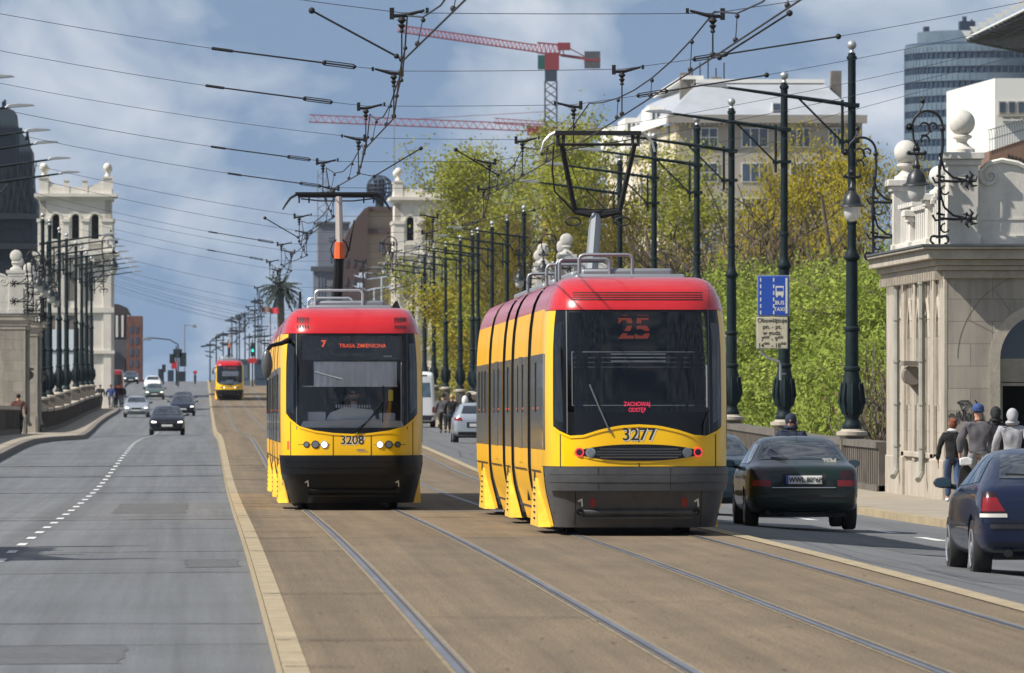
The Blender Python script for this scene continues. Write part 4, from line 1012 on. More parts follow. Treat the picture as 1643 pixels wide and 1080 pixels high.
pav.location = (15.0, 171.5, ZP); tag(pav, 'stone pavilion with arched doorway and white ball finials at the right edge', 'pavilion', 'stone pavilions on the bridge')
pv = copy_tree(pav, loc=(14.6, 350, zr(350)+.35)); pv.scale = (1,.3,1); pv['label'] = 'distant right pavilion whose white balls show above the rear-view tram roof'
pv = copy_tree(pav, loc=(14.6, 374, zr(374)+.45)); pv.scale = (1,.3,1); pv['label'] = 'second distant right pavilion block, its white balls lower and further left'
pv = copy_tree(pav, loc=(XL+.15, 366, zr(366)-.02)); pv.scale = (-1, .25, 1.0); pv['label'] = 'grey stone pavilion at the left edge beside the man in the brown jacket'
pv = copy_tree(pav, loc=(XL+.05, 398, zr(400)+.02)); pv.scale = (-1, .30, 1.0); pv['label'] = 'narrow left pavilion block between the left-edge pavilion and the pole row'
pv = copy_tree(pav, loc=(XL+.0, 99, zr(100)-.05)); pv.scale = (-1, .7, 1.0); pv['label'] = 'pavilion left of the picture whose shadow crosses the left carriageway'
# wrought-iron bracket lamps on the street-side corner piers
def make_bracket():
    root = empty('bracket_lamp'); Z0 = 5.15
    mb = MB()
    def sc(cx, cz, r, a0, a1, n=14, tr=.018, dec=.0):
        mb.tube([(cx+(r*(1-dec*k/n))*math.cos(lerp(a0,a1,k/n)), 0, cz+(r*(1-dec*k/n))*math.sin(lerp(a0,a1,k/n))) for k in range(n+1)], tr, 6)
    PI = math.pi
    mb.tube([(-.20,0,.02),(-.20,0,.5),(-.20,0,1.6)], [.024,.03,.03], 6)                # stem
    sc(-.44, 2.38, .30, -.05, PI*1.02, 18, .028)                                          # big hook over the lantern
    mb.tube([(-.14,0,2.36),(-.13,0,2.0),(-.19,0,1.5)], .03, 6)
    mb.tube([(-.74,0,2.36),(-.72,0,2.12),(-.66,0,1.96)], [.026,.022,.02], 6)
    mb.tube([(-.62,0,2.63),(-.55,0,2.76),(-.50,0,2.86)], [.02,.014,.01], 5); mb.sphere((-.54,0,2.88), .05, 8)
    sc(-.52, 2.34, .16, -PI*.6, PI*.9, 14, .022, .5); sc(-.32, 2.36, .11, PI*1.4, -PI*.3, 12, .02, .5); sc(-.5, 2.1, .10, -PI*.2, PI*1.3, 12, .02, .4)
    sc(-.80, 2.36, .06, 0, PI*1.9, 10, .02); mb.sphere((-.14,0,2.32), .06, 6); mb.sphere((-.80,0,2.36), .045, 6); mb.sphere((-.66,0,1.93), .06, 6)
    mb.tube([(-.66,0,2.05),(-.60,0,1.9),(-.66,0,1.75),(-.72,0,1.9),(-.66,0,2.05)], .022, 5); mb.tube([(-.80,0,1.82),(-.52,0,1.82)], .03, 5); mb.sphere((-.5,0,1.84),.05,6); mb.sphere((-.82,0,1.84),.045,6)
    for zz in (1.28, .52):                                                               # arms back to the pier
        mb.tube([(-.2,0,zz),(.1,0,zz-.02),(.42,0,zz)], .028, 6); mb.tube([(-.2,0,zz+.55),(-.10,0,zz+.22),(.08,0,zz+.06),(.28,0,zz+.02)], .024, 6)
        mb.tube([(-.34,0,zz+.07),(-.28,0,zz-.04),(-.12,0,zz-.02),(-.10,0,zz+.07),(-.26,0,zz+.1)], .026, 5)
        for a in range(6): t = a*PI/3; mb.tube([(.40,0,zz),(.40+.13*math.cos(t),-.03,zz+.13*math.sin(t)),(.40+.19*math.cos(t+.5),0,zz+.19*math.sin(t+.5))], [.04,.035,.012], 5)
        sc(-.08, zz-.2, .10, PI*.5, PI*1.9, 10, .018, .3); mb.sphere((.40,0,zz), .07, 8)
    for s in (-1, 1): sc(-.20+s*.10, .10, .09, -PI*.5*s if s > 0 else PI*1.5, PI*.9 if s > 0 else PI*.1, 10, .022, .3)
    mb.tube([(-.34,0,.16),(-.06,0,.16)], .025, 5); mb.tube([(-.2,0,.1),(-.2,0,-.2)], [.03,.008], 5)
    mb.build('scrollwork', 'iron', root)
    mb = MB(); mb.lathe([(.03,1.74),(.05,1.62),(.09,1.58),(.07,1.52),(.10,1.48),(.17,1.40),(.20,1.30),(.21,1.24),(.28,1.20),(.29,1.18),(.19,1.17)], (-.66,0,0), 18); mb.build('lamp_hood', 'lamp_green', root)
    mb = MB(); mb.lathe([(.185,1.17),(.18,1.02),(.14,.91),(.07,.86),(.01,.85)], (-.66,0,0), 18); mb.build('lamp_glass', 'frosted', root)
    return root
mat('lamp_green', (.035,.04,.042), .4, .4); mat('frosted', (.52,.52,.50), .25, 0, .1, 5, coat=.4)
br = make_bracket()
ZB = ZP+5.15
br.location = (15.0, 171.2, ZB+.0); tag(br, 'black wrought-iron bracket lamp on the pavilion pier nearest the camera', 'lamp', 'wrought-iron bracket lamps')
b2 = copy_tree(br, loc=(14.78, 185.4, ZB-.12)); b2['label'] = 'second wrought-iron bracket lamp, left of the pavilion and further away'
for (x, y, z, sx, lb) in ((14.6,349.7,zr(350)+5.5,1,'bracket lamp on the distant right pavilion, nearer of its two'),(14.5,373.5,zr(374)+5.5,1,'bracket lamp on the distant right pavilion, further of its two'),
      (XL+.15,365.7,zr(366)+5.13,-1,'bracket lamp on the left-edge pavilion pier'),(XL+.3,369.6,zr(366)+5.0,-1,'second bracket lamp beside the left-edge pavilion'),(XL+.1,397.7,zr(400)+5.15,-1,'bracket lamp on the narrow left pavilion block'),(XL+.25,402.4,zr(400)+5.0,-1,'rear bracket lamp of the narrow left pavilion block')):
    c_ = copy_tree(br, loc=(x, y, z)); c_.scale = (sx,1,1); c_['label'] = lb
for (x, y, z, sx, lb) in ((XL+.1,638,ZZ(470,640),-1,'lantern hanging on the left white tower'),(15.0,652,ZZ(470,652),1,'lantern hanging on the right white tower')):
    c_ = copy_tree(br, loc=(x, y, z)); c_.scale = (sx*1.6,1.6,1.6); c_['label'] = lb
# graffiti scrawl on the pavilion front wall
mb = MB(); g = lambda px, py: (XX(px, 171.5)-15.0, -.012, ZZ(py, 171.5)-ZP)
for st in ([(1524,669),(1528,664),(1533,665),(1531,670),(1525,673),(1527,677),(1535,676),(1540,668)],[(1538,676),(1537,662),(1541,660),(1543,670),(1546,676),(1548,664),(1546,655),(1551,660),(1552,675)],[(1551,665),(1556,676),(1560,668),(1557,662),(1553,668)],[(1560,676),(1562,652),(1566,676),(1571,668),(1568,660),(1564,668)],[(1570,645),(1564,655),(1574,668),(1582,690),(1578,664),(1567,642)],[(1538,646),(1545,643),(1556,643),(1560,646),(1550,650),(1538,646)],[(1543,650),(1545,658),(1553,650)]):
    mb.tube([g(*p) for p in st], .011, 4)
o = mb.build('graffiti', 'num_black', smooth=0); o.location = (15.0, 171.5, ZP); tag(o, 'black scrawled graffiti tag on the pavilion front wall', 'graffiti')
# ---------------------------------------------------------------- bridge towers
def make_tower():
    root = empty('tower'); W = 5.5; D = 6.5
    H1 = 16.4; Z0 = -1.5
    mb = MB(); mb.box(0, W, 0, D, Z0, 12.15); mb.build('shaft', 'tower_white', root, smooth=0)
    # shaft panels: tall recessed bays with columns
    mb = MB()
    for x in (.0, 1.45, 2.9, 4.35): mb.box(x+.02, x+.42, -.16, 0, .5, 11.9) if x < 4.3 else mb.box(W-.62, W-.02, -.16, 0, .5, 11.9)
    for y in (0, 1.7, 3.4, 5.1): mb.box(-.16, 0, y, y+.45, .5, 11.9); mb.box(W, W+.16, y, y+.45, .5, 11.9)
    mb.box(-.2, W+.2, -.2, 0, 8.1, 8.5); mb.box(-.26, W+.26, -.26, 0, 5.0, 5.25)
    mb.build('shaft_pilaster', 'tower_white', root, smooth=0)
    mb = MB()
    for x in (.95, 2.4, 3.85): mb.box(x-.2, x+.25, -.012, 0, 5.6, 7.9); mb.box(x-.22, x+.25, -.012, 0, 9.0, 11.2)
    mb.build('shaft_window', 'stone_dark', root, smooth=0)
    # balcony cornice
    mb = MB(); mb.box(-.35, W+.35, -.35, D+.35, 12.16, 12.45); mb.box(-.55, W+.55, -.55, D+.55, 12.452, 12.75)
    for k in range(9): mb.box(-.2+k*.7, .0+k*.7, -.5, -.1, 11.75, 12.15)
    mb.build('balcony_cornice', 'tower_white', root, smooth=0)
    # belfry storey with three narrow arched openings per face
    mb = MB(); zb_ = 12.75; zt = 16.6
    xs = [1.25, 2.75, 4.25]; r = .27; zs_ = 15.25; zb2 = 13.65
    def face(fn, L_, cs):
        # fn maps (along, depth, z)
        edges = [0]+[c+s*r for c in cs for s in (-1,1)]+[L_]
        for a, b in zip(edges[::2], edges[1::2]):
            vs = [fn(u, v, z) for z in (zb_, zt) for u, v in ((a,0),(b,0),(b,.5),(a,.5))]
            mb.add(vs, [(0,1,2,3),(4,7,6,5),(0,4,5,1),(1,5,6,2),(2,6,7,3),(3,7,4,0)])
        for c in cs:
            vs = [fn(u, v, z) for z in (zb_, zb2) for u, v in ((c-r,0),(c+r,0),(c+r,.5),(c-r,.5))]; mb.add(vs, [(0,1,2,3),(4,7,6,5),(0,4,5,1),(2,6,7,3)])
            ap = arch_pts(c, zs_, r, 8)
            for p, q in zip(ap, ap[1:]):
                vs = [fn(p[0],0,p[1]),fn(p[0],0,zt),fn(q[0],0,zt),fn(q[0],0,q[1]),fn(p[0],.5,p[1]),fn(q[0],.5,q[1])]; mb.add(vs, [(0,1,2,3),(0,3,5,4)])
    face(lambda u, v, z: (u, v, z), W, xs); face(lambda u, v, z: (u, D-v, z), W, xs)
    face(lambda u, v, z: (v, u, z), D, [1.4,3.25,5.1]); face(lambda u, v, z: (W-v, u, z), D, [1.4,3.25,5.1])
    mb.build('belfry', 'tower_white', root, smooth=0)
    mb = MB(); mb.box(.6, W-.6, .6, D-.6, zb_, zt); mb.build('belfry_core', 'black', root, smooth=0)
    mb = MB()
    for a, b in ((-.08,.75),(1.75,2.25),(3.25,3.75),(4.75,W+.08)):
        mb.box(a, b, -.14, -.002, 12.76, 14.95); mb.box(a-.06, b+.06, -.22, -.002, 14.96, 15.2)
    for a, b in ((-.08,.8),(1.9,2.7),(3.8,4.5),(5.6,D+.08)):
        mb.box(-.14, -.002, a, b, 12.76, 14.95); mb.box(-.22, -.002, a-.06, b+.06, 14.96, 15.2); mb.box(W+.002, W+.14, a, b, 12.76, 14.95); mb.box(W+.002, W+.22, a-.06, b+.06, 14.96, 15.2)
    for x in xs:
        a0 = arch_pts(x, 15.25, .34, 8); a1 = arch_pts(x, 15.25, .46, 8)
        for k in range(8): mb.prism([a0[k], a1[k], a1[k+1], a0[k+1]], -.08, -.003, 'y')
        mb.prism([(x-.35,13.66),(x+.35,13.66),(x+.5,13.3),(x-.5,13.3)], -.2, -.003, 'y')
    mb.build('belfry_pilaster', 'tower_white', root, smooth=0)
    mb = MB(); mb.box(-.15, W+.15, -.15, D+.15, 16.6, 16.85); mb.box(-.42, W+.42, -.42, D+.42, 16.852, 17.1); mb.build('cornice', 'tower_white', root, smooth=0)
    mb = MB(); Zt = 17.1
    def par(x0, x1, y0, y1): mb.box(x0, x1, y0, y1, Zt, Zt+.5)
    par(0,W,0,.35); par(0,W,D-.35,D); par(0,.35,.35,D-.35); par(W-.35,W,.35,D-.35)
    for x in (0, W-.62):
        for y in (0, D-.62): mb.box(x-.04, x+.66, y-.04, y+.66, Zt, Zt+1.15); mb.box(x-.10, x+.72, y-.10, y+.72, Zt+1.152, Zt+1.3)
    for x in (1.85, 3.25): mb.box(x, x+.42, -.04, .4, Zt, Zt+.95); mb.box(x-.05, x+.47, -.09, .45, Zt+.952, Zt+1.03)
    sw = lambda x0, x1: [(x0,Zt+.5),(x1,Zt+.5)]+[(lerp(x1,x0,k/8), Zt+.5+ (.52*(1-math.sin(math.pi/2*k/8))+ .02)) for k in range(9)]
    mb.prism(sw(W-2.0, W-.6), .05, .3, 'y'); mb.prism([(W-p[0], p[1]) for p in sw(W-2.0, W-.6)], .05, .3, 'y')
    mb.build('parapet', 'tower_white', root, smooth=0)
    for x in (.31, W-.31):
        for y in (.31, D-.31):
            q = MB(); q.lathe([(.22,0),(.22,.08),(.12,.2),(.14,.35),(.2,.4)], (x,y,Zt+1.3), 10); q.sphere((x,y,Zt+2.0), .32, 12); q.build('ball_finial', 'tower_white', root)
    return root
tw = make_tower(); tw.location = (XX(64,645), 645, ZZ(313,645)-17.0); tw.scale = (.985,1,1); tag(tw, 'white tower with three arched openings on the left of the street', 'tower', 'white bridge towers')
tw2 = copy_tree(tw, loc=(XX(633,672), 672, ZZ(318,672)-17.0)); tw2['label'] = 'white tower on the right, half hidden by green trees'
mat('panel_white', (.62,.68,.72), .4); mat('panel_blue', (.18,.26,.33), .4)
# translucent panel by the left parapet
mb = MB(); root = empty('information_panel', (XX(75,615), 615, ZZ(600,615)), label='pale blue-white panel standing between the left poles and the left tower', cat='panel')
mb.box(.2, 2.3, 0, .12, 0, 3.2); mb.build('panel', 'panel_white', root); mb = MB()
for x in (0, .2, 2.3): mb.box(x-.05, x+.05, -.06, .0, -4.0, 3.3)
mb.box(-.1, 2.35, -.06, 0, 1.6, 1.7); mb.build('frame', 'matt_black', root)
mb = MB(); mb.box(-.6,.1,.05,.15,0,3.2); mb.build('side_panel', 'panel_blue', root)
# ---------------------------------------------------------------- cars
def tmp_obj(me):
    o = bpy.data.objects.new('t', me); C.objects.link(o); return o
def bake(o):
    dg = bpy.context.evaluated_depsgraph_get(); me = bpy.data.meshes.new_from_object(o.evaluated_get(dg)); old = o.data
    bpy.data.objects.remove(o); return me
def link_mesh(name, me, mats, parent, smooth=35):
    me.materials.clear()
    for m in mats: me.materials.append(M[m])
    me.name = name; me.polygons.foreach_set('use_smooth', [True]*len(me.polygons)); me.set_sharp_from_angle(angle=R(smooth))
    o = bpy.data.objects.new(name, me); C.objects.link(o); o.parent = parent; KIDS.setdefault(parent.name, []).append(o); return o
SEDAN = [(-2.24,.72,.40,.74,.76,.60),(-2.19,.78,.30,.86,.885,.66),(-2.06,.825,.26,.955,.975,.68),(-1.80,.845,.23,.975,1.0,.68),(-1.46,.855,.21,.975,1.05,.66),(-.90,.86,.20,.96,1.345,.57),(-.45,.86,.20,.95,1.405,.575),(.25,.86,.20,.94,1.40,.58),(.62,.86,.2,.93,1.31,.585),(1.28,.855,.2,.92,.965,.66),(1.75,.84,.2,.85,.885,.66),(2.08,.79,.23,.74,.77,.62),(2.20,.72,.28,.64,.665,.55),(2.25,.62,.34,.58,.60,.45)]
HATCH = [(-1.98,.70,.40,.80,.82,.58),(-1.93,.78,.28,.92,1.0,.62),(-1.75,.825,.24,.96,1.20,.56),(-1.45,.845,.21,.97,1.385,.53),(-.9,.85,.20,.96,1.44,.56),(.1,.85,.20,.94,1.44,.57),(.50,.85,.2,.93,1.35,.58),(1.10,.84,.2,.92,.98,.65),(1.55,.82,.2,.85,.90,.64),(1.83,.76,.24,.73,.77,.58),(1.94,.68,.3,.63,.655,.5),(1.98,.6,.36,.56,.58,.4)]
COMPACT = [(-2.13,.74,.38,.70,.72,.62),(-2.08,.80,.29,.90,.925,.66),(-1.96,.835,.25,.965,1.0,.68),(-1.72,.86,.22,.99,1.08,.67),(-1.25,.87,.20,.985,1.31,.60),(-.80,.875,.20,.97,1.375,.575),(.0,.875,.20,.95,1.385,.575),(.42,.875,.2,.94,1.30,.59),(1.02,.87,.2,.93,.98,.66),(1.55,.85,.2,.86,.90,.66),(1.93,.80,.23,.75,.78,.62),(2.07,.73,.28,.64,.665,.55),(2.13,.62,.34,.57,.59,.45)]
VAN = [(-2.9,.90,.36,1.2,2.60,.82),(-2.86,1.0,.30,1.2,2.80,.90),(-2.4,1.03,.26,1.2,2.86,.93),(0,1.03,.25,1.2,2.88,.93),(2.2,1.03,.25,1.2,2.84,.92),(2.75,1.0,.26,1.15,2.4,.86),(3.05,.92,.3,1.1,1.3,.8),(3.1,.85,.4,.95,1.0,.7)]
BUS = [(-5.5,1.15,.36,1.3,2.9,1.0),(-5.45,1.23,.30,1.3,3.0,1.1),(-5,1.25,.3,1.3,3.05,1.12),(5,1.25,.3,1.3,3.05,1.12),(5.4,1.23,.3,1.3,3.0,1.1),(5.5,1.15,.4,1.3,2.9,1.0)]
def car_body(st, paint, root, wheels, wr, wz):
    ring = []
    for (y, h, zf, zb, zt, hr) in st:
        c = max(0, min(1, (zt-zb)/.3))
        half = [(0,zf),(.8*h,zf),(.965*h,zf+.07),(h,zf+.42*(zb-zf)),(.99*h,zb-.10),(.955*h,zb-.012),(lerp(.93*h,hr,.5),lerp(zb,zt,.5)),(hr,zt-.045*c),(hr*.80,zt),(0,zt+.018)]
        full = [(-x, z) for x, z in half[::-1]][:-1]+half if False else half + [(-x, z) for x, z in half[-2:0:-1]]
        ring.append([(x, y, z) for x, z in full])
    n = len(ring[0]); vs = [v for r_ in ring for v in r_]
    fs = [(j*n+i, j*n+(i+1) % n, (j+1)*n+(i+1) % n, (j+1)*n+i) for j in range(len(ring)-1) for i in range(n)]
    for base in (0, (len(ring)-1)*n):   # quad strips closing the ends
        for i in range(0, n//2-1): 
            a, b, c_, d_ = base+i, base+i+1, base+(n-i-1) % n, base+(n-i) % n
            fs.append(tuple(dict.fromkeys((a, b, c_, d_))))
        fs.append((base+n//2-1, base+n//2, base+n//2+1))
    me = bpy.data.meshes.new('b'); me.from_pydata(vs, [], fs)
    bm = bmesh.new(); bm.from_mesh(me); bmesh.ops.recalc_face_normals(bm, faces=bm.faces); bm.to_mesh(me); bm.free()
    o = tmp_obj(me); sb_ = o.modifiers.new('s', 'SUBSURF'); sb_.levels = 2; sb_.render_levels = 2
    cut = MB()
    cutters = []
    W_ = max(s[1] for s in st)
    for wy in wheels:
        q = MB(); q.cyl((-W_-.3, wy, wz), (W_+.3, wy, wz), wr*1.14, None, 32); qm = bpy.data.meshes.new('c'); qm.from_pydata(q.v, [], q.f)
        qo = tmp_obj(qm); b_ = o.modifiers.new('b', 'BOOLEAN'); b_.object = qo; b_.operation = 'DIFFERENCE'; b_.solver = 'EXACT'; cutters.append(qo)
    me = bake(o)
    for q in cutters: bpy.data.objects.remove(q)
    body = link_mesh('body', me, [paint], root, 32)
    bm = bmesh.new(); bm.from_mesh(me); bvh = BVHTree.FromBMesh(bm); bm.free()
    return body, bvh
def patch(root, bvh, name, m, side, quad, off=.006, n=8, k=5, rim=True):
    """patch lying on the body: side rear/front/left/right, quad = 4 corners (a0,z0),(a1,z0'),(a1',z1),(a0',z1)"""
    mb = MB(); pts = []
    D = {'rear': Vector((0,1,0)), 'front': Vector((0,-1,0)), 'left': Vector((1,0,0)), 'right': Vector((-1,0,0)), 'top': Vector((0,0,-1))}[side]
    (a0,b0),(a1,b1),(a2,b2),(a3,b3) = quad
    bad = False
    for j in range(k+1):
        for i in range(n+1):
            u, v = i/n, j/k
            a = lerp(lerp(a0,a1,u), lerp(a3,a2,u), v); b = lerp(lerp(b0,b1,u), lerp(b3,b2,u), v)
            o_ = Vector((a, 0, b)) - D*12 if side in ('rear','front') else (Vector((0, a, b)) - D*12 if side in ('left','right') else Vector((a, b, 0))-D*12)
            h = bvh.ray_cast(o_, D)
            if h[0] is None: p = None
            else: p = h[0] + (h[1] if h[1].dot(D) < 0 else -h[1])*off
            pts.append(p)
    vs = [p if p is not None else Vector((0,0,0)) for p in pts]
    fs = []
    for j in range(k):
        for i in range(n):
            q = (j*(n+1)+i, j*(n+1)+i+1, (j+1)*(n+1)+i+1, (j+1)*(n+1)+i)
            if all(pts[t] is not None for t in q): fs.append(q)
    if not fs: return None
    mb.add(vs, fs); o = mb.build(name, m, root, smooth=60, fix=False)
    bm = bmesh.new(); bm.from_mesh(o.data); bmesh.ops.delete(bm, geom=[v for v in bm.verts if not v.link_faces], context='VERTS'); bm.to_mesh(o.data); bm.free()
    return o
def wheel(root, x, y, r, w_, s):
    mb = MB(); rr = [(r*.62, -w_/2),(r*.93,-w_/2),(r,-w_/2+.03),(r,w_/2-.03),(r*.93,w_/2),(r*.62,w_/2)]
    q = MB(); q.lathe(rr, (0,0,0), 24); q.v = [(x+v[2], y+v[0], r+v[1]) for v in q.v]
    t = q.build('wheel', 'tyre', root)
    q = MB(); sx = s*w_/2
    q.lathe([(r*.64,-.03),(r*.64,.012),(r*.58,.004),(r*.56,-.02)], (0,0,0), 24)
    for k in range(5):
        a = k*2*math.pi/5; c, s_ = math.cos(a), math.sin(a)
        vs = []
        for rad, hw_ in ((.05,.05),(r*.6,.035)):
            for t2 in (-1, 1): vs += [(c*rad-s_*hw_*t2, s_*rad+c*hw_*t2, .0), (c*rad-s_*hw_*t2, s_*rad+c*hw_*t2, -.03)]
        q.add(vs, [(0,2,6,4),(1,5,7,3),(0,4,5,1),(2,3,7,6),(4,6,7,5),(0,1,3,2)])
    q.lathe([(.07,-.03),(.07,.01),(.03,.015)], (0,0,0), 10)
    q.v = [(x+sx+v[2]*s, y+v[0], r+v[1]) for v in q.v]
    o = q.build('rim', 'rim', t)
def make_car(label, cat, st, paint, loc, rz=0, wr=.31, wheels=(-1.30,1.33), view='rear', feats=(), tint='car_glass', group=None, name='car', detail=True):
    root = empty(name, loc, rz, label, cat, group)
    body, bvh = car_body(st, paint, root, wheels, wr, wr)
    W_ = max(s[1] for s in st)
    for wy in wheels:
        for s in (-1, 1): wheel(root, s*(W_-.12), wy, wr, .20, s)
    mb = MB(); L0, L1 = st[0][0]+.25, st[-1][0]-.25; mb.box(-W_+.22, W_-.22, L0, L1, .20, .5); mb.build('underbody', 'black', root)
    for f in feats:
        nm, m, side, quad = f[:4]; kw = f[4] if len(f) > 4 else {}
        if side in ('rear2', 'front2', 'both'):
            if side == 'both':
                patch(root, bvh, nm, m, 'left', quad, **kw); patch(root, bvh, nm, m, 'right', quad, **kw)
            else:
                sd = side[:-1]; patch(root, bvh, nm, m, sd, quad, **kw); patch(root, bvh, nm, m, sd, [(-a, b) for a, b in quad], **kw)
        else: patch(root, bvh, nm, m, side, quad, **kw)
    return root, bvh
def mirrors(root, y, z, x, m='plastic', face='lens_grey', rear=True):
    for s in (-1, 1):
        q = MB(); q.sphere((s*(x+.10), y, z), .085, 10, .72, 1.2, .6); q.tube([(s*(x-.05), y+.02, z-.05), (s*(x+.05), y, z-.03)], .03, 6); o = q.build('mirror', m, root)
        q = MB(); q.prism([(s*(x+.10)-.085, z-.048),(s*(x+.10)+.085, z-.04),(s*(x+.10)+.08, z+.05),(s*(x+.10)-.08, z+.045)], y-.060, y-.052, 'y'); q.build('mirror_glass', 'mirror_blue', o)
mat('mirror_blue', (.05,.09,.12), .1, .4)
def sides(y0, y1, y2, y3, yb, zt, zb=.97):
    """front and rear side windows: base y0..y3, roof y1..y2, B-pillar yb"""
    return [('side_window','car_glass','both',[(y0,zb),(yb-.04,zb-.01),(yb-.06,zt),(y1,zt-.02)]), ('side_window','car_glass','both',[(yb+.04,zb-.01),(y3,zb-.03),(y2,zt-.02),(yb+.01,zt)])]
# green saloon seen from behind
fe = [('rear_window','car_glass','rear',[(-.60,1.065),(.60,1.065),(.50,1.335),(-.50,1.335)],{'n':14,'k':8})]
fe += sides(-1.32,-.78,.42,1.0,.0,1.30,1.0)
fe += [('tail_light','lens_darkred','rear2',[(.50,.66),(.80,.66),(.80,.90),(.55,.90)]), ('tail_lens','lens_red','rear2',[(.50,.665),(.78,.665),(.78,.755),(.50,.755)],{'off':.010}),
  ('number_plate','plate','rear',[(-.27,.70),(.27,.70),(.27,.82),(-.27,.82)],{'off':.014}), ('plate_band','plate_blue','rear',[(-.27,.70),(-.235,.70),(-.235,.82),(-.27,.82)],{'off':.017}),
  ('plate_recess','black','rear',[(-.33,.67),(.33,.67),(.33,.85),(-.33,.85)],{'off':.004}),
  ('chrome_strip','chrome','rear',[(-.48,.640),(.48,.640),(.48,.652),(-.48,.652)],{'off':.012}), ('boot_gap','black','rear',[(-.80,.615),(.80,.615),(.80,.632),(-.80,.632)],{'off':.006,'n':16}),
  ('bumper_strip','plastic','rear',[(-.80,.50),(.80,.50),(.80,.535),(-.80,.535)],{'off':.010,'n':16}), ('bumper_skirt','black','rear',[(-.76,.34),(.76,.34),(.78,.40),(-.78,.40)],{'off':.006,'n':16}),
  ('side_strip','plastic','both',[(-.85,.50),(.85,.50),(.85,.57),(-.85,.57)],{'n':10}), ('door_gap','black','both',[(-.02,.28),(0,.28),(0,.92),(-.02,.92)])]
zg = zright(9.0, 128)
gc, bvh = make_car('dark green saloon seen from behind with plate WWL 8096P', 'car', SEDAN, 'car_green', (9.03, 128+2.24, zg), R(-.1), feats=fe)
mirrors(gc, .75, .98, .86)
mb = MB(); hitr = lambda a, z: bvh.ray_cast(Vector((a, -12, z)), Vector((0,1,0)))[0].y
text_mesh(mb, 'WWL 8096P', .098, lambda a, b: (a+.02, hitr(0,.76)-.02, .76+b), bold=.003, sx=.95); mb.build('plate_text', 'num_black', gc, smooth=0)
mb = MB(); yy = hitr(0, 1.05); mb.tube([(0,-.50,1.41),(0,-.62,1.60)], .006, 4); mb.build('aerial', 'black', gc)
mb = MB(); a_ = [Vector((.16, hitr(.16,1.075)-.02, 1.075)), Vector((-.34, hitr(-.34,1.15)-.02, 1.15))]; mb.tube([a_[0]-Vector((.36,0,0)), a_[1]+Vector((-.1,0,.06))], .009, 4); mb.build('wiper', 'black', gc)
mb = MB(); yy = hitr(.42, 1.02); text_mesh(mb, '7EM', .12, lambda a, b: (.42+a, hitr(.42,1.03)-.012, 1.03+b), bold=.004); mb.build('sticker', 'sign_white', gc, smooth=0)
mb = MB(); mb.cyl((-.55,-2.2,.27),(-.55,-2.0,.27),.03); mb.box(-.3,.3,-2.1,-1.8,.2,.32); mb.build('exhaust', 'black', gc)
# blue compact at the right edge
fe = [('rear_window','car_glass','rear',[(-.60,1.07),(.60,1.07),(.52,1.32),(-.52,1.32)],{'n':14,'k':8})]
fe += [('side_window','car_glass','both',[(-1.38,1.03),(-.42,.99),(-.44,1.315),(-.86,1.30)]), ('side_window','car_glass','both',[(-.34,.99),(.80,.96),(.26,1.30),(-.34,1.32)])]
fe += [('tail_light','lens_darkred','rear2',[(.545,.655),(.82,.655),(.80,.93),(.68,.93)]), ('tail_lens','lens_red','rear2',[(.57,.725),(.81,.725),(.79,.87),(.66,.87)],{'off':.010}), ('tail_lower','num_white','rear2',[(.545,.66),(.82,.66),(.82,.70),(.55,.70)],{'off':.010}),
  ('boot_gap','black','rear',[(-.72,.605),(.72,.605),(.72,.617),(-.72,.617)],{'off':.006,'n':14}), ('bumper_strip','plastic','rear',[(-.82,.54),(.82,.54),(.82,.585),(-.82,.585)],{'off':.012,'n':16}),
  ('number_plate','plate','rear',[(-.26,.68),(.26,.68),(.26,.79),(-.26,.79)],{'off':.012}), ('boot_handle','black','rear',[(-.33,.80),(.33,.80),(.33,.83),(-.33,.83)],{'off':.008}),
  ('bumper_groove','black','rear',[(-.7,.37),(.7,.37),(.7,.385),(-.7,.385)],{'off':.006,'n':16}),('bumper_skirt','plastic','rear',[(-.76,.30),(.76,.30),(.78,.33),(-.78,.33)],{'off':.008,'n':16}),
  ('side_strip','plastic','both',[(-.90,.55),(.95,.55),(.95,.585),(-.90,.585)],{'n':10}), ('door_gap','black','both',[(-.40,.28),(-.385,.28),(-.385,.93),(-.40,.93)]), ('door_gap','black','both',[(.88,.28),(.895,.28),(.895,.90),(.88,.90)]),
  ('sill','lens_grey','both',[(-.86,.255),(.92,.255),(.92,.27),(-.86,.27)],{'n':8})]
zb_ = zright(9.07, 91)
bc, bvh = make_car('dark blue compact car at the right edge, lit red tail light and silver wheels', 'car', COMPACT, 'car_blue', (9.13, 91+2.13, zb_), R(.3), feats=fe, wheels=(-1.32,1.40), wr=.32)
mirrors(bc, .62, 1.0, .89)
mb = MB(); q0 = bvh.ray_cast(Vector((-.53,-12,.42)), Vector((0,1,0)))[0]; mb.cyl((-.53,q0.y-.02,.275),(-.53,q0.y+.3,.275),.042,None,12); mb.build('exhaust', 'black', bc)
mb = MB(); hy = lambda x, z: bvh.ray_cast(Vector((x,-12,z)), Vector((0,1,0)))[0].y-.02
mb.tube([(-.08,hy(-.08,1.10),1.10),(-.30,hy(-.3,1.11),1.11),(-.52,hy(-.5,1.12),1.12)], .012, 5); mb.sphere((-.02,hy(-.02,1.09),1.09), .045, 8, .7, 2.0, .6); mb.build('wiper', 'black', bc)
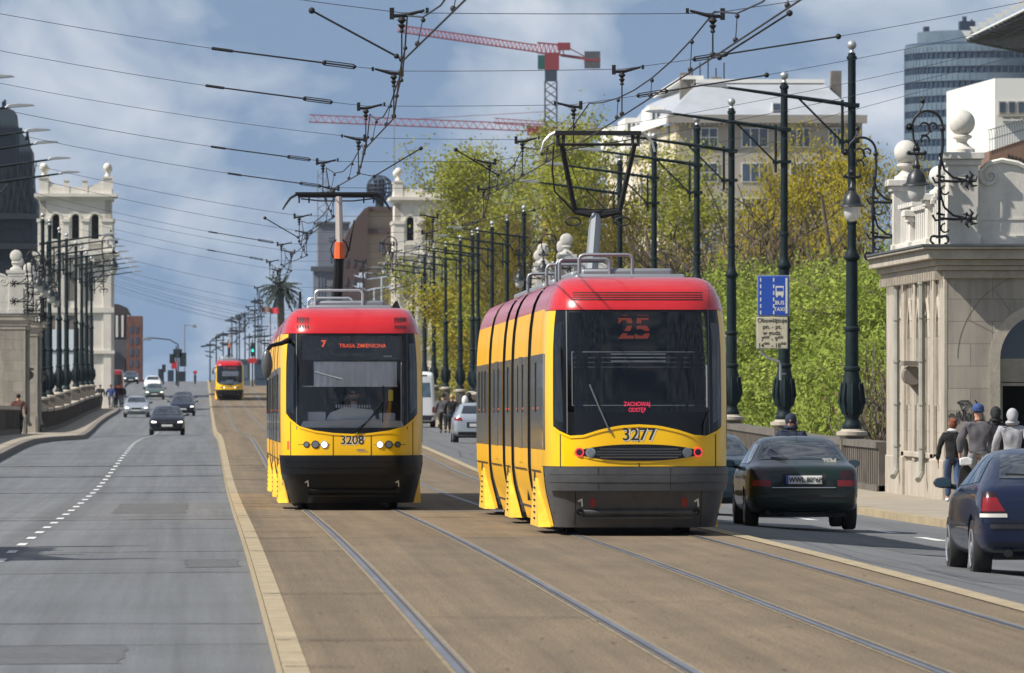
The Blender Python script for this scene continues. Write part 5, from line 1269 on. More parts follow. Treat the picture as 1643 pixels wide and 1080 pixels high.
# silver hatchback between the trams
fe = [('rear_window','car_glass','rear',[(-.56,1.06),(.56,1.06),(.46,1.34),(-.46,1.34)],{'n':10,'k':6})]+sides(-1.25,-.95,.32,.92,-.12,1.33,1.0)
fe += [('tail_light','lens_red','rear2',[(.50,.80),(.80,.82),(.80,.92),(.55,.92)]), ('number_plate','plate','rear',[(-.26,.60),(.26,.60),(.26,.71),(-.26,.71)],{'off':.012}), ('plate_recess','plastic','rear',[(-.36,.56),(.36,.56),(.36,.76),(-.36,.76)]),
  ('bumper_skirt','plastic','rear',[(-.76,.30),(.76,.30),(.77,.42),(-.77,.42)],{'off':.008,'n':14})]
zc_ = zright(9.65, 303)
sc_, _ = make_car('silver hatchback seen from behind between the two trams', 'car', HATCH, 'car_silver', (9.72, 303+1.98, zc_), feats=fe, wheels=(-1.22,1.24))
mirrors(sc_, .62, 1.0, .84)
# teal car mostly hidden behind the right tram
fe = [('rear_window','car_glass','rear',[(-.6,1.04),(.6,1.04),(.5,1.31),(-.5,1.31)])]+sides(-1.34,-.80,.42,1.0,.0,1.30)+[('tail_light','lens_red','rear2',[(.52,.72),(.82,.72),(.80,.88),(.62,.88)]), ('bumper_strip','plastic','rear',[(-.80,.52),(.80,.52),(.80,.57),(-.80,.57)],{'n':12})]
tc2, _ = make_car('teal car mostly hidden behind the rear-view tram, one red tail light showing', 'car', SEDAN, 'car_teal', (8.82, 150, zright(8.8, 150)), feats=fe)
mirrors(tc2, .75, .98, .86)
# oncoming cars (front towards the camera)
def front_feats(big=.0, halo=False):
    f = [('windscreen','car_glass','front',[(-.62,.99),(.62,.99),(.52,1.32),(-.52,1.32)],{'n':10,'k':6})]+sides(-1.34,-.80,.42,1.0,.0,1.30)
    f += [('headlight','lamp_white','front2',[(.50,.60),(.74,.60),(.72,.68),(.52,.66)],{'off':.010}), ('grille','black','front',[(-.30,.52),(.30,.52),(.34,.64),(-.34,.64)]), ('number_plate','plate','front',[(-.26,.42),(.26,.42),(.26,.52),(-.26,.52)],{'off':.012}),
      ('air_intake','black','front',[(-.58,.33),(.58,.33),(.58,.40),(-.58,.40)])]
    return f
G_ = 'oncoming cars on the left carriageway'
def oncoming(label, paint, px, d, st=SEDAN, X=None):
    x = XX(px, d) if X is None else X
    c_, _ = make_car(label, 'car', st, paint, (x, d+2.24, zleft(x, d+2)), math.pi, feats=front_feats(), group=G_)
    mirrors(c_, .75, .98, .86); return c_
oncoming('black saloon with lit headlights, nearest of the oncoming cars', 'car_black', 268, 408)
oncoming('silver saloon with lit headlights beside the left kerb', 'car_silver', 219, 560)
oncoming('navy saloon just behind the black one in the same lane', 'car_navy', 293, 572)
oncoming('dark blue car in line behind the navy saloon', 'car_navy', 294, 640)
oncoming('dark grey-green car behind the silver saloon, one headlight bright', 'car_olive', 248, 742)
oncoming('white car furthest back in the left lane', 'car_white', 245, 840)
oncoming('blue-grey car waiting far away near the junction', 'car_teal', 210, 930)
mat('bus_pane', (.10,.16,.22), .2, 0, .4, 2)
# white minibus and red bus
zv = zright(12.5, 500)
vb, bv = make_car('white minibus standing by the right kerb beyond the silver hatchback', 'minibus', VAN, 'car_white', (12.62, 503, zv), feats=[('rear_window','bus_pane','rear',[(-.72,1.55),(.72,1.55),(.66,2.3),(-.66,2.3)]), ('tail_light','lens_red','rear2',[(.80,.75),(.94,.75),(.94,1.05),(.80,1.05)]), ('bumper','plastic','rear',[(-.9,.36),(.9,.36),(.9,.62),(-.9,.62)],{'n':10}), ('high_light','lens_darkred','rear',[(-.1,2.62),(.5,2.62),(.5,2.7),(-.1,2.7)]), ('side_window','car_glass','both',[(-2.3,1.45),(2.1,1.45),(2.0,2.35),(-2.3,2.35)])], wheels=(-1.9,2.1), wr=.36, name='minibus')
vb.scale = (1, 1, 1.14)
rb_, _ = make_car('red bus far away at the left kerb with orange sign and one headlight', 'bus', BUS, 'car_red', (XX(181,760), 765, zr(760)-.12), math.pi, feats=[('windscreen','car_glass','front',[(-1.0,1.3),(1.0,1.3),(.95,2.5),(-.95,2.5)]), ('headlight','lamp_white','front2',[(.75,.55),(1.0,.55),(1.0,.8),(.75,.8)])], wheels=(-3.4,3.2), wr=.48, name='bus')
rb_.scale = (.8, .8, .80)
# ---------------------------------------------------------------- people
for n, c in (('skin', (.48,.26,.17)), ('hair_red', (.16,.045,.02)), ('hair_dark', (.02,.015,.012)), ('hair_blond', (.45,.30,.13)), ('cloth_black', (.012,.012,.014)), ('cloth_grey', (.10,.095,.105)), ('cloth_navy', (.012,.02,.045)),
             ('cloth_white', (.34,.34,.36)), ('cloth_brown', (.12,.045,.035)), ('cloth_blue', (.03,.06,.18)), ('jeans', (.04,.07,.14)), ('cloth_lightgrey', (.25,.25,.26)), ('shoe_white', (.6,.6,.6)), ('shoe_dark', (.02,.02,.02)), ('scarf_white', (.65,.65,.65))):
    mat(n, c, .85, 0, .18, 9, .3, 40)
from mathutils import noise as mnoise
def rumple(o, amp, sc=9):
    for v in o.data.vertices:
        n = mnoise.noise_vector(Vector((v.co.x*sc, v.co.y*sc, v.co.z*sc*.6))+Vector((o.data.vertices[0].co.z*50,3,1))); v.co += n*amp
def skin(name, chains, m, parent, level=2, root=0):
    """chains: list of lists of (x,y,z,r[,r2]); the first point of a chain may be an index into earlier points"""
    vs, rs, es = [], [], []
    for ch_ in chains:
        prev = None
        for p in ch_:
            if isinstance(p, int): prev = p; continue
            vs.append(p[:3]); rs.append((p[3], p[4] if len(p) > 4 else p[3])); i = len(vs)-1
            if prev is not None: es.append((prev, i))
            prev = i
    me = bpy.data.meshes.new(name); me.from_pydata(vs, es, []); o = bpy.data.objects.new('t', me); C.objects.link(o)
    bm = bmesh.new(); bm.from_mesh(me); lay = bm.verts.layers.skin.verify(); bm.verts.ensure_lookup_table()
    for v, r in zip(bm.verts, rs): v[lay].radius = r
    bm.verts[root][lay].use_root = True; bm.to_mesh(me); bm.free()
    o.modifiers.new('s', 'SKIN').use_smooth_shade = True; s_ = o.modifiers.new('u', 'SUBSURF'); s_.levels = level; s_.render_levels = level
    me2 = bake(o); return link_mesh(name, me2, [m], parent, 180)
def ell(mb, c, rx, ry, rz_, n=12): mb.sphere(c, 1, n, rz_, rx, ry) if False else mb.add(*ellv(c, rx, ry, rz_, n))
def ellv(c, rx, ry, rz_, n):
    vs = [(c[0]+rx*math.sin(math.pi*i/n)*math.cos(2*math.pi*k/(n+4)), c[1]+ry*math.sin(math.pi*i/n)*math.sin(2*math.pi*k/(n+4)), c[2]-rz_*math.cos(math.pi*i/n)) for i in range(n+1) for k in range(n+4)]
    m_ = n+4; return vs, [(i*m_+k, i*m_+(k+1) % m_, (i+1)*m_+(k+1) % m_, (i+1)*m_+k) for i in range(n) for k in range(m_)]
def person(label, loc, rz=0, h=1.74, top='cloth_black', legs='jeans', shoe='shoe_dark', head=None, headm='hair_dark', stride=.22, arms=(.12,-.1), lowdetail=False, long=False, group=None, build=1.0):
    root = empty('person', loc, rz, label, 'person', group); s = h/1.74; root.scale = (s*build, s*build, s)
    st = stride; a0, a1 = arms     # local: walks towards +y
    Lk = (-.09, st*.55, .50); Rk = (.09, -st*.15, .50); Lf = (-.09, st*.75, .09); Rf = (.09, -st*1.15, .12)
    lh = (-.29, a0*1.6+.04, .84); rh = (.29, a1*1.6+.04, .84); le = (-.28, a0*.6-.03, 1.13); re = (.28, a1*.6-.03, 1.13)
    body = [[(0,0,.95,.13,.10),(0,-.005,1.12,.12,.09),(0,-.01,1.30,.15,.10),(0,0,1.43,.09,.07),(0,.01,1.51,.052,.052),(0,.02,1.58,.07,.078),(0,.02,1.66,.075,.092),(0,.015,1.72,.05,.06)],
            [2,(-.17,-.01,1.40,.055),(le[0],le[1],le[2],.042),(lh[0],lh[1],lh[2]+.04,.028),(lh[0],lh[1]+.01,lh[2]-.03,.032,.02)],
            [2,(.17,-.01,1.40,.055),(re[0],re[1],re[2],.042),(rh[0],rh[1],rh[2]+.04,.028),(rh[0],rh[1]+.01,rh[2]-.03,.032,.02)],
            [0,(-.095,.01,.86,.085),(Lk[0],Lk[1],Lk[2],.06),(Lf[0],Lf[1],Lf[2],.04),(Lf[0],Lf[1]+.14,.035,.035)],
            [0,(.095,0,.86,.085),(Rk[0],Rk[1],Rk[2],.06),(Rf[0],Rf[1],Rf[2],.04),(Rf[0],Rf[1]+.14,.05,.035)]]
    if not lowdetail:
        for base, hp in ((11, lh), (15, rh)):
            sx = -1 if hp[0] < 0 else 1
            for k, L_ in enumerate((.062,.075,.08,.07)):
                yy = hp[1]-.028+k*.019
                body.append([base,(hp[0],yy,hp[2]-.075,.009),(hp[0]-sx*.008,yy+.006,hp[2]-.075-L_*.5,.0085),(hp[0]-sx*.022,yy+.01,hp[2]-.075-L_*.9,.007)])
            body.append([base,(hp[0]-sx*.01,hp[1]+.045,hp[2]-.04,.011),(hp[0]-sx*.02,hp[1]+.06,hp[2]-.08,.009)])
    b = skin('body', body, 'skin', root, 1 if lowdetail else 2)
    hem = .74 if long else .84
    jk = [[(0,0,hem,.185,.15),(0,0,1.0,.16,.12),(0,-.005,1.14,.16,.12),(0,-.01,1.30,.185,.13),(0,-.005,1.42,.13,.10),(0,.0,1.49,.078,.075)],
          [3,(-.19,-.01,1.39,.085),(le[0],le[1],le[2],.068),(lh[0],lh[1],lh[2]+.05,.048)],[3,(.19,-.01,1.39,.085),(re[0],re[1],re[2],.068),(rh[0],rh[1],rh[2]+.05,.048)]]
    rumple(skin('jacket', jk, top, root, 3 if not lowdetail else 2), .022)
    tr = [[(0,0,1.04,.145,.115),(0,0,.90,.145,.115)],[0,(-.10,.01,.80,.10),(Lk[0],Lk[1],Lk[2],.078),(Lf[0],Lf[1],Lf[2]+.02,.062)],[0,(.10,0,.80,.10),(Rk[0],Rk[1],Rk[2],.078),(Rf[0],Rf[1],Rf[2]+.02,.062)]]
    rumple(skin('trousers', tr, legs, root, 2), .016)
    for f in (Lf, Rf):
        q = MB(); ell(q, (f[0], f[1]+.06, .045), .05, .14, .05, 8); q.build('shoe', shoe, root)
    q = MB()
    if head == 'hood': ell(q, (0,-.01,1.65), .098, .115, .125); ell(q, (0,-.05,1.60), .085, .10, .12, 8); ell(q, (0,-.02,1.51), .12, .12, .06, 8); q.build('hood', headm, root)
    elif head == 'beanie': ell(q, (0,0,1.69), .095, .11, .095); ell(q, (0,0,1.655), .102, .117, .03, 8); q.build('beanie', headm, root)
    else: ell(q, (0,-.015,1.675), .085, .10, .095); q.build('hair', headm, root)
    if head == 'bun': q = MB(); ell(q, (0,-.06,1.62), .09, .07, .09, 8); ell(q, (.03,-.10,1.70), .045, .05, .045, 8); q.build('hair_bun', headm, root)
    q = MB(); ell(q, (0,.105,1.635), .014, .022, .02, 6)
    q.build('nose', 'skin', root)
    for sx in (-1, 1): q = MB(); ell(q, (sx*.030,.088,1.655), .012, .008, .007, 6); q.build('eye', 'hair_dark', root)
    q = MB(); ell(q, (0,.092,1.59), .024, .008, .006, 6); q.build('mouth', 'hair_red', root)
    for sx in (-1, 1):
        if head != 'hood': q = MB(); ell(q, (sx*.082,.0,1.64), .010, .022, .032, 6); q.build('ear', 'skin', root)
    return root, lh, rh
GW = 'people walking past the right pavilion'
zs1 = zsw(14, 168.5)
p, lh, rh = person('red-haired woman in black jacket and jeans walking beside the pavilion', (XX(1531,168.5), 168.5, zs1), 0, 1.64, 'cloth_black', 'jeans', 'shoe_white', 'bun', 'hair_red', .25, (.16,-.1), group=GW, long=True)
q = MB(); ell(q, (0,-.02,1.50), .12, .10, .05, 8); o = q.build('scarf', 'scarf_white', p)
zs2 = zsw(14, 157)
p, lh, rh = person('man in grey jacket and blue knitted hat carrying a black bag', (XX(1572,157), 157, zs2+.10), R(-4), 1.80, 'cloth_grey', 'cloth_lightgrey', 'shoe_dark', 'beanie', 'cloth_blue', .2, (.02,.1), group=GW, build=1.12)
q = MB(); q.prism([(-.16,0),(.13,0),(.09,.34),(.02,.42),(-.05,.42),(-.12,.34)], -.05, .05, 'y'); q.tube([(-.03,0,.40),(-.01,0,.50),(.02,0,.40)], .012, 5); o = q.build('bag', 'cloth_black', bevel=.03); o.location = (XX(1553,156.6), 156.6, zs2+.40); tag(o, 'black bag hanging from the hand of the man in the grey jacket', 'bag')
q = MB(); q.prism([(-.1,0),(.12,.01),(.14,.12),(.02,.16),(-.11,.13)], -.03, .03, 'y'); o = q.build('paper_bundle', 'scarf_white', bevel=.02); o.location = (XX(1551,156.5), 156.5, zs2+.80); tag(o, 'crumpled white bundle held above the black bag', 'bundle')
person('person in black hooded coat half hidden behind the man with the blue hat', (XX(1600,161), 161, zsw(14,161)+.08), 0, 1.78, 'cloth_black', 'cloth_black', 'shoe_dark', 'hood', 'cloth_black', .2, group=GW, build=1.05)
person('person in pale grey hooded top walking nearest the pavilion doorway', (XX(1627,154), 154, zsw(14,154)+.06), 0, 1.76, 'cloth_white', 'jeans', 'shoe_dark', 'hood', 'cloth_white', .2, group=GW, build=1.08)
person('man in navy hooded jacket facing the camera behind the green saloon', (XX(1270,160), 160, zright(11,160)+.02), R(172), 1.80, 'cloth_navy', 'cloth_black', 'shoe_dark', 'hood', 'cloth_navy', .15, (.03,-.03), group=GW, build=1.12)
GM = 'people on the far right pavement'
z4 = lambda x, d: zsw(x, d)
for px, d, top, hd, hm, lb, h in ((711,392,'cloth_grey','beanie','cloth_black','person in grey-blue jacket walking beside the white minibus',1.78),(725,388,'cloth_black','hair','hair_blond','blond woman in black coat beside the man in grey-blue',1.72),(752,372,'cloth_black','hood','cloth_black','person in black by the silver hatchback with a white bag',1.78)):
    p, _, _ = person(lb, (XX(px,d), d, z4(14,d)+.15), 0, h, top, 'cloth_black', 'shoe_dark', hd, hm, .15, lowdetail=True, group=GM, build=1.15)
q = MB(); ell(q, (0,0,.25), .14, .12, .22, 10); q.build('white_bag', 'scarf_white'); o = bpy.data.objects['white_bag']; o.location = (XX(746,371), 371, ZZ(652,371)); tag(o, 'white bag on the back of the person in black', 'bag')
p, lh, rh = person('man in reddish-brown jacket walking away past the left pavilion', (XX(30,357), 357, zr(357)-.12), 0, 1.76, 'cloth_brown', 'cloth_black', 'shoe_dark', 'hair', 'hair_dark', .14, (.04,-.04), lowdetail=True, build=1.15)
q = MB(); q.prism([(-.15,0),(.15,0),(.12,.4),(-.12,.4)], -.06, .06, 'y'); q.tube([(-.08,0,.4),(0,0,.6),(.08,0,.4)], .015, 5); o = q.build('bag', 'cloth_grey', bevel=.03); o.location = (XX(14,356.8), 356.8, zr(357)+.12); tag(o, 'grey shopping bag carried by the man in the brown jacket', 'bag')
GL = 'distant pedestrians on the left pavement'
for px, d, top, lg, hm, lb in ((161,640,'cloth_black','cloth_black','hair_dark','leftmost of the distant pedestrians by the left tower'),(168,655,'cloth_black','cloth_black','hair_dark','distant pedestrian in black between two others by the tower'),(178,640,'cloth_blue','cloth_lightgrey','hair_dark','distant pedestrian in blue top and pale trousers'),(186,650,'cloth_black','cloth_black','hair_red','distant pedestrian in black right of the one in blue'),(195,648,'cloth_black','cloth_lightgrey','hair_blond','rightmost distant pedestrian nearest the kerb')):
    person(lb, (XX(px,d), d, zr(d)), R(170), 1.74, top, lg, 'shoe_dark', 'hair', hm, .15, lowdetail=True, group=GL, build=1.2)
# tram driver, seated
root = empty('person', (0,0,0), 0, 'bearded tram driver in dark jacket sitting behind the windscreen', 'person')
ax = t2.location
root.location = (ax.x+.04, ax.y+.92, ax.z+.25); root.rotation_euler = (0,0,math.pi); root.scale = (1,1,1)
body = [[(0,0,.95,.14,.10),(0,.0,1.12,.13,.10),(0,.0,1.30,.15,.10),(0,.02,1.44,.08,.07),(0,.04,1.51,.052,.052),(0,.06,1.60,.072,.085),(0,.06,1.68,.078,.095),(0,.055,1.74,.05,.06)],
        [2,(-.18,.0,1.40,.055),(-.27,.10,1.16,.042),(-.20,.40,1.20,.03),(-.18,.46,1.21,.032,.02)],[2,(.18,.0,1.40,.055),(.27,.10,1.16,.042),(.20,.40,1.20,.03),(.18,.46,1.21,.032,.02)],
        [0,(-.10,.02,.93,.09),(-.13,.36,.90,.07),(-.13,.40,.42,.045),(-.13,.52,.36,.04)],[0,(.10,.02,.93,.09),(.13,.36,.90,.07),(.13,.40,.42,.045),(.13,.52,.36,.04)]]
for base, sx in ((11,-1),(15,1)):
    for k in range(4): body.append([base,(sx*(.20-k*.018),.51,1.205,.009),(sx*(.20-k*.018),.535,1.19,.0085),(sx*(.198-k*.018),.54,1.165,.007)])
    body.append([base,(sx*.14,.48,1.20,.011),(sx*.125,.50,1.18,.009)])
skin('body', body, 'skin', root, 2)
skin('jacket', [[(0,0,.95,.165,.125),(0,0,1.14,.165,.125),(0,0,1.30,.19,.13),(0,.01,1.42,.12,.10)],[2,(-.19,0,1.39,.085),(-.28,.10,1.16,.066),(-.20,.37,1.20,.045)],[2,(.19,0,1.39,.085),(.28,.10,1.16,.066),(.20,.37,1.20,.045)]], 'cloth_black', root, 2)
q = MB(); q.prism([(-.05,1.50),(0,1.34),(.05,1.50)], .14, .15, 'y'); q.build('shirt', 'scarf_white', root)
skin('trousers', [[(0,0,.95,.15,.12),(0,0,.9,.13,.11)],[0,(-.11,.02,.92,.10),(-.13,.36,.90,.085),(-.13,.40,.46,.06)],[0,(.11,.02,.92,.10),(.13,.36,.90,.085),(.13,.40,.46,.06)]], 'cloth_black', root, 2)
q = MB(); ell(q, (0,.03,1.715), .088, .10, .085); q.build('hair', 'hair_dark', root)
q = MB(); ell(q, (0,.11,1.585), .055, .045, .04, 8); q.build('beard', 'hair_dark', root)
q = MB(); ell(q, (0,.155,1.645), .013, .02, .02, 6); q.build('nose', 'skin', root)
for sx in (-1, 1):
    q = MB(); ell(q, (sx*.034,.145,1.665), .026, .010, .016, 8); q.tube([(sx*.05,.14,1.668),(sx*.082,.06,1.668)], .004, 4); q.build('sunglasses', 'black', root)
    q = MB(); ell(q, (sx*.082,.04,1.645), .010, .022, .032, 6); q.build('ear', 'skin', root)
# ---------------------------------------------------------------- trees
def leafmat(name, c1, c2, sat=1):
    m = bpy.data.materials.new(name); m.use_nodes = True; t = m.node_tree; t.nodes.clear()
    o = t.nodes.new('ShaderNodeOutputMaterial'); d = t.nodes.new('ShaderNodeBsdfDiffuse'); tr = t.nodes.new('ShaderNodeBsdfTranslucent'); mi = t.nodes.new('ShaderNodeMixShader'); mi.inputs[0].default_value = .35
    g = t.nodes.new('ShaderNodeNewGeometry'); tc_ = t.nodes.new('ShaderNodeTexCoord'); n = t.nodes.new('ShaderNodeTexNoise'); n.inputs['Scale'].default_value = .55; n.inputs['Detail'].default_value = 3
    t.links.new(tc_.outputs['Object'], n.inputs[0])
    ad = t.nodes.new('ShaderNodeMath'); ad.operation = 'MULTIPLY_ADD'; ad.inputs[1].default_value = .40; t.links.new(g.outputs['Random Per Island'], ad.inputs[0])
    mr = t.nodes.new('ShaderNodeMapRange'); mr.inputs[1].default_value = .35; mr.inputs[2].default_value = .65; mr.inputs[3].default_value = 0; mr.inputs[4].default_value = .75; t.links.new(n.outputs[0], mr.inputs[0]); t.links.new(mr.outputs[0], ad.inputs[2])
    mx_ = t.nodes.new('ShaderNodeMix'); mx_.data_type = 'RGBA'; mx_.inputs[6].default_value = (*c1, 1); mx_.inputs[7].default_value = (*c2, 1); t.links.new(ad.outputs[0], mx_.inputs[0])
    for q in (d, tr): t.links.new(mx_.outputs[2], q.inputs[0])
    t.links.new(d.outputs[0], mi.inputs[1]); t.links.new(tr.outputs[0], mi.inputs[2]); t.links.new(mi.outputs[0], o.inputs[0]); M[name] = m
leafmat('leaf_pale', (.18,.21,.03), (.36,.36,.06)); leafmat('leaf_yellow', (.24,.20,.022), (.42,.35,.04)); leafmat('leaf_green', (.15,.21,.03), (.42,.48,.11)); leafmat('leaf_brown', (.12,.09,.055), (.22,.17,.08)); leafmat('leaf_olive', (.17,.14,.035), (.32,.26,.05))
mat('bark', (.10,.08,.06), .9, 0, .3, 3); mat('bark_pale', (.30,.27,.22), .9, 0, .35, 2); mat('palm_leaf', (.02,.035,.025), .7)
def tree_proto(kind, seed, H, Wc, leafm, barkm, nleaf, ls, up, base, twig=.022, droop=0):
    """trunk with limbs, crown of twigs and small leaf faces; H height, Wc crown half width"""
    rn = random.Random(seed); tk = MB(); br_ = MB(); lf = MB(); tips = []
    def grow(p, d, L_, r, dep):
        n = 4; pts = [p]; rs = [r]; q = p.copy(); dd = d.copy()
        for i in range(n):
            dd = (dd + Vector((rn.uniform(-1,1), rn.uniform(-1,1), rn.uniform(-.5,.7)*up))*.22).normalized()
            if dep >= 3 and droop: dd = (dd+Vector((0,0,-droop*.3))).normalized()
            q = q + dd*(L_/n); pts.append(q.copy()); rs.append(max(twig*.6, r*(1-.62*(i+1)/n)))
        (tk if dep == 0 else br_).tube(pts, rs, 5 if dep < 2 else 3, cap=False)
        if dep >= 2: tips.extend((a.lerp(b, rn.random()), dep) for a, b in zip(pts, pts[1:]) for _ in range(2))
        if dep < 4:
            k = (7, 6, 5, 3)[dep]
            for j in range(k):
                t = rn.uniform(.35 if dep else base, 1.0); i = min(n-1, int(t*n)); pp = pts[i].lerp(pts[i+1], t*n-i)
                az = rn.uniform(0, 2*math.pi); side = Vector((math.cos(az), math.sin(az), 0)); nd = (side*rn.uniform(.55,1.0) + Vector((0,0,rn.uniform(.15,.9)*up)) + dd*.35).normalized()
                grow(pp, nd, L_*((.42*Wc*2.4/H) if dep == 0 else rn.uniform(.48,.7)), max(twig, rs[i]*.52), dep+1)
    grow(Vector((0,0,0)), Vector((0,0,1)), H*.82, H*.017, 0)
    # keep the crown inside a ragged envelope and fill with leaves
    for _ in range(nleaf):
        p, dep = rn.choice(tips); sp = .42 if kind != 'willow' else .40
        c = p+Vector((rn.gauss(0,sp), rn.gauss(0,sp), rn.gauss(0,sp*.8)))
        a = Vector((rn.gauss(0,1), rn.gauss(0,1), rn.gauss(0,1))).normalized(); b = a.orthogonal().normalized(); s_ = ls*rn.uniform(.6,1.35)
        if droop: a = (a*.9+Vector((0,0,.7))).normalized(); b = a.orthogonal().normalized(); b = (b+Vector((rn.uniform(-1,1),rn.uniform(-1,1),0))).normalized()
        u = a*s_*(1.0 if droop else .9); v = b*s_*.55
        lf.add([c-u, c+v, c+u, c-v], [(0,1,2,3)])
    root = empty('tree')
    tk.build('trunk', barkm, root, smooth=60, fix=False)
    cr_ = br_.build('branches', barkm, root, smooth=0, fix=False)
    lf.build('crown', leafm, root, smooth=0, fix=False)
    xs = [v[0] for v in lf.v]+[v[1] for v in lf.v]; xs.sort(); zz = sorted(v[2] for v in lf.v)
    root['hh'] = zz[int(len(zz)*.997)]; root['ww'] = (xs[int(len(xs)*.97)]-xs[int(len(xs)*.03)])
    return root
protos = {
 'tall1': tree_proto('tall', 11, 20, 5.0, 'leaf_pale', 'bark_pale', 26000, .09, .9, .12),
 'tall2': tree_proto('tall', 12, 20, 5.5, 'leaf_pale', 'bark_pale', 26000, .09, .95, .1),
 'yel1': tree_proto('round', 21, 16, 5.5, 'leaf_yellow', 'bark', 40000, .085, .75, .1),
 'yel2': tree_proto('round', 22, 16, 5.5, 'leaf_olive', 'bark', 19000, .088, .75, .1),
 'wil1': tree_proto('willow', 31, 16, 5.5, 'leaf_green', 'bark', 85000, .078, .6, .08, droop=.6),
 'wil2': tree_proto('willow', 32, 16, 6, 'leaf_green', 'bark', 85000, .078, .65, .05, droop=.5),
 'bare1': tree_proto('bare', 41, 12, 5.5, 'leaf_brown', 'bark', 2600, .10, .9, .1, twig=.03),
 'bare2': tree_proto('bare', 42, 12, 6, 'leaf_brown', 'bark', 3200, .10, .8, .05, twig=.03)}
usedp = set(); GTREE = 'trees beyond the right parapet'
rt = random.Random(5)
def put_tree(kind, px, top, d, wm, label):
    pr = protos[kind]; x = XX(px, d); zt = ZZ(top, d); gz = terr(x, d)
    o = pr if kind not in usedp else copy_tree(pr); usedp.add(kind)
    sz = (zt-gz)/pr['hh']; sx = wm/pr['ww']
    o.location = (x, d, gz); o.scale = (sx, sx, sz); o.rotation_euler = (0, 0, rt.uniform(0, 6.28)); tag(o, label, 'tree', GTREE)
TREES = [
 ('tall1', 768, 268, 640, 5.5, 'pale green tree beside the right white tower, covering its right half'),
 ('tall2', 805, 240, 610, 8, 'tall pale green tree right of the white tower'),
 ('tall1', 850, 205, 560, 10, 'tallest pale green tree left of the tram pantograph'),
 ('tall2', 935, 192, 520, 10, 'tall thin tree directly behind the tram pantograph'),
 ('tall1', 1015, 230, 480, 9, 'pale green tree behind the pantograph right arm'),
 ('tall2', 1125, 290, 450, 9, 'green tree before the left corner of the grey facade'),
 ('tall2', 830, 300, 600, 10, 'pale tree half hidden behind the tallest pale green tree'),
 ('yel2', 1070, 285, 460, 10, 'yellow-green tree before the sunlit cream side of the big pale block'),
 ('yel1', 900, 310, 540, 11, 'yellow tree low behind the pantograph'),
 ('yel2', 835, 330, 640, 10, 'olive tree behind the middle of the pole row'),
 ('yel1', 740, 410, 720, 8, 'yellow-green tree above the white minibus'),
 ('yel2', 705, 480, 750, 6, 'small olive tree at the foot of the right white tower'),
 ('yel1', 780, 450, 660, 11, 'low yellow tree behind the gap between the trams'),
 ('yel2', 720, 530, 770, 9, 'low olive tree behind the distant walkers'),
 ('yel2', 1090, 350, 430, 10, 'olive tree above the red roof of the rear-view tram'),
 ('yel2', 950, 330, 500, 11, 'olive tree behind the pantograph mast'),
 ('yel1', 1275, 226, 420, 8, 'bright yellow tree covering the grey facade'),
 ('yel1', 1350, 236, 405, 6.5, 'bright yellow tree behind the nearest tall pole'),
 ('yel1', 1215, 265, 440, 6, 'yellow tree left of the brightest yellow tree'),
 ('bare1', 1180, 330, 385, 10, 'brown leafless tree behind the bus lane sign'),
 ('bare2', 1405, 320, 340, 9, 'brown leafless tree behind the left bracket lamp'),
 ('bare1', 1320, 335, 360, 10, 'brown bare tree between the yellow tree and the willow'),
 ('bare2', 1110, 375, 415, 10, 'brown bare tree above the rear-view tram'),
 ('bare2', 1010, 350, 470, 10, 'brown bare tree behind the tram roof rails'),
 ('bare1', 1240, 380, 370, 9, 'brown bare tree just above the willow beside the sign'),
 ('wil1', 1455, 400, 290, 12, 'bright green willow touching the stone pavilion'),
 ('wil2', 1325, 410, 312, 11, 'bright green willow between the two nearest tall poles'),
 ('wil1', 1215, 450, 335, 10, 'bright green willow behind the bus lane sign pole'),
 ('wil2', 1140, 520, 370, 9, 'green willow just right of the rear-view tram'),
 ('wil2', 1395, 540, 268, 8, 'low green willow behind the nearest urn-footed pole'),
 ('bare2', 1425, 520, 258, 7, 'dark leafless bush beside the pavilion wall')]
for t_ in TREES: put_tree(*t_)
# artificial palm on the far roundabout
root = empty('palm_tree', (XX(450,1010), 1010, 2.4), label='tall palm tree standing on the far roundabout left of the grey building', cat='palm tree')
sp_ = F/1010; hz = lambda py: ZZ(py,1010)-2.4
mb = MB(); mb.tube([(0,0,-.5),(.1,0,hz(560)),(0,0,hz(470))], [.55,.45,.4], 8); mb.build('trunk', 'bark', root)
mb = MB(); rp = random.Random(9)
for k in range(70):
    az = k*2.399; el = rp.uniform(-.9, 1.35); L_ = rp.uniform(2.5, 3.2)*(1 if el > -.3 else .9); c0 = Vector((0,0,hz(462))); dv = Vector((math.cos(az)*math.cos(el), math.sin(az)*math.cos(el), math.sin(el)))
    pts = [c0 + dv*L_*t + Vector((0,0,-1.5*t*t*max(.2,math.cos(el)))) for t in [i/6 for i in range(7)]]
    mb.tube(pts, [.10,.09,.08,.06,.05,.04,.02], 4)
    for i in range(1, 7):
        for s in (-1, 1):
            sd = dv.cross(Vector((0,0,1))).normalized()*s*.45*(1-.1*i)+Vector((0,0,-.45)); a = pts[i]; b = pts[i-1]
            mb.add([a, b, b.lerp(a,.5)+sd+dv*.4], [(0,1,2)])
mb.build('crown', 'palm_leaf', root, smooth=0, fix=False)
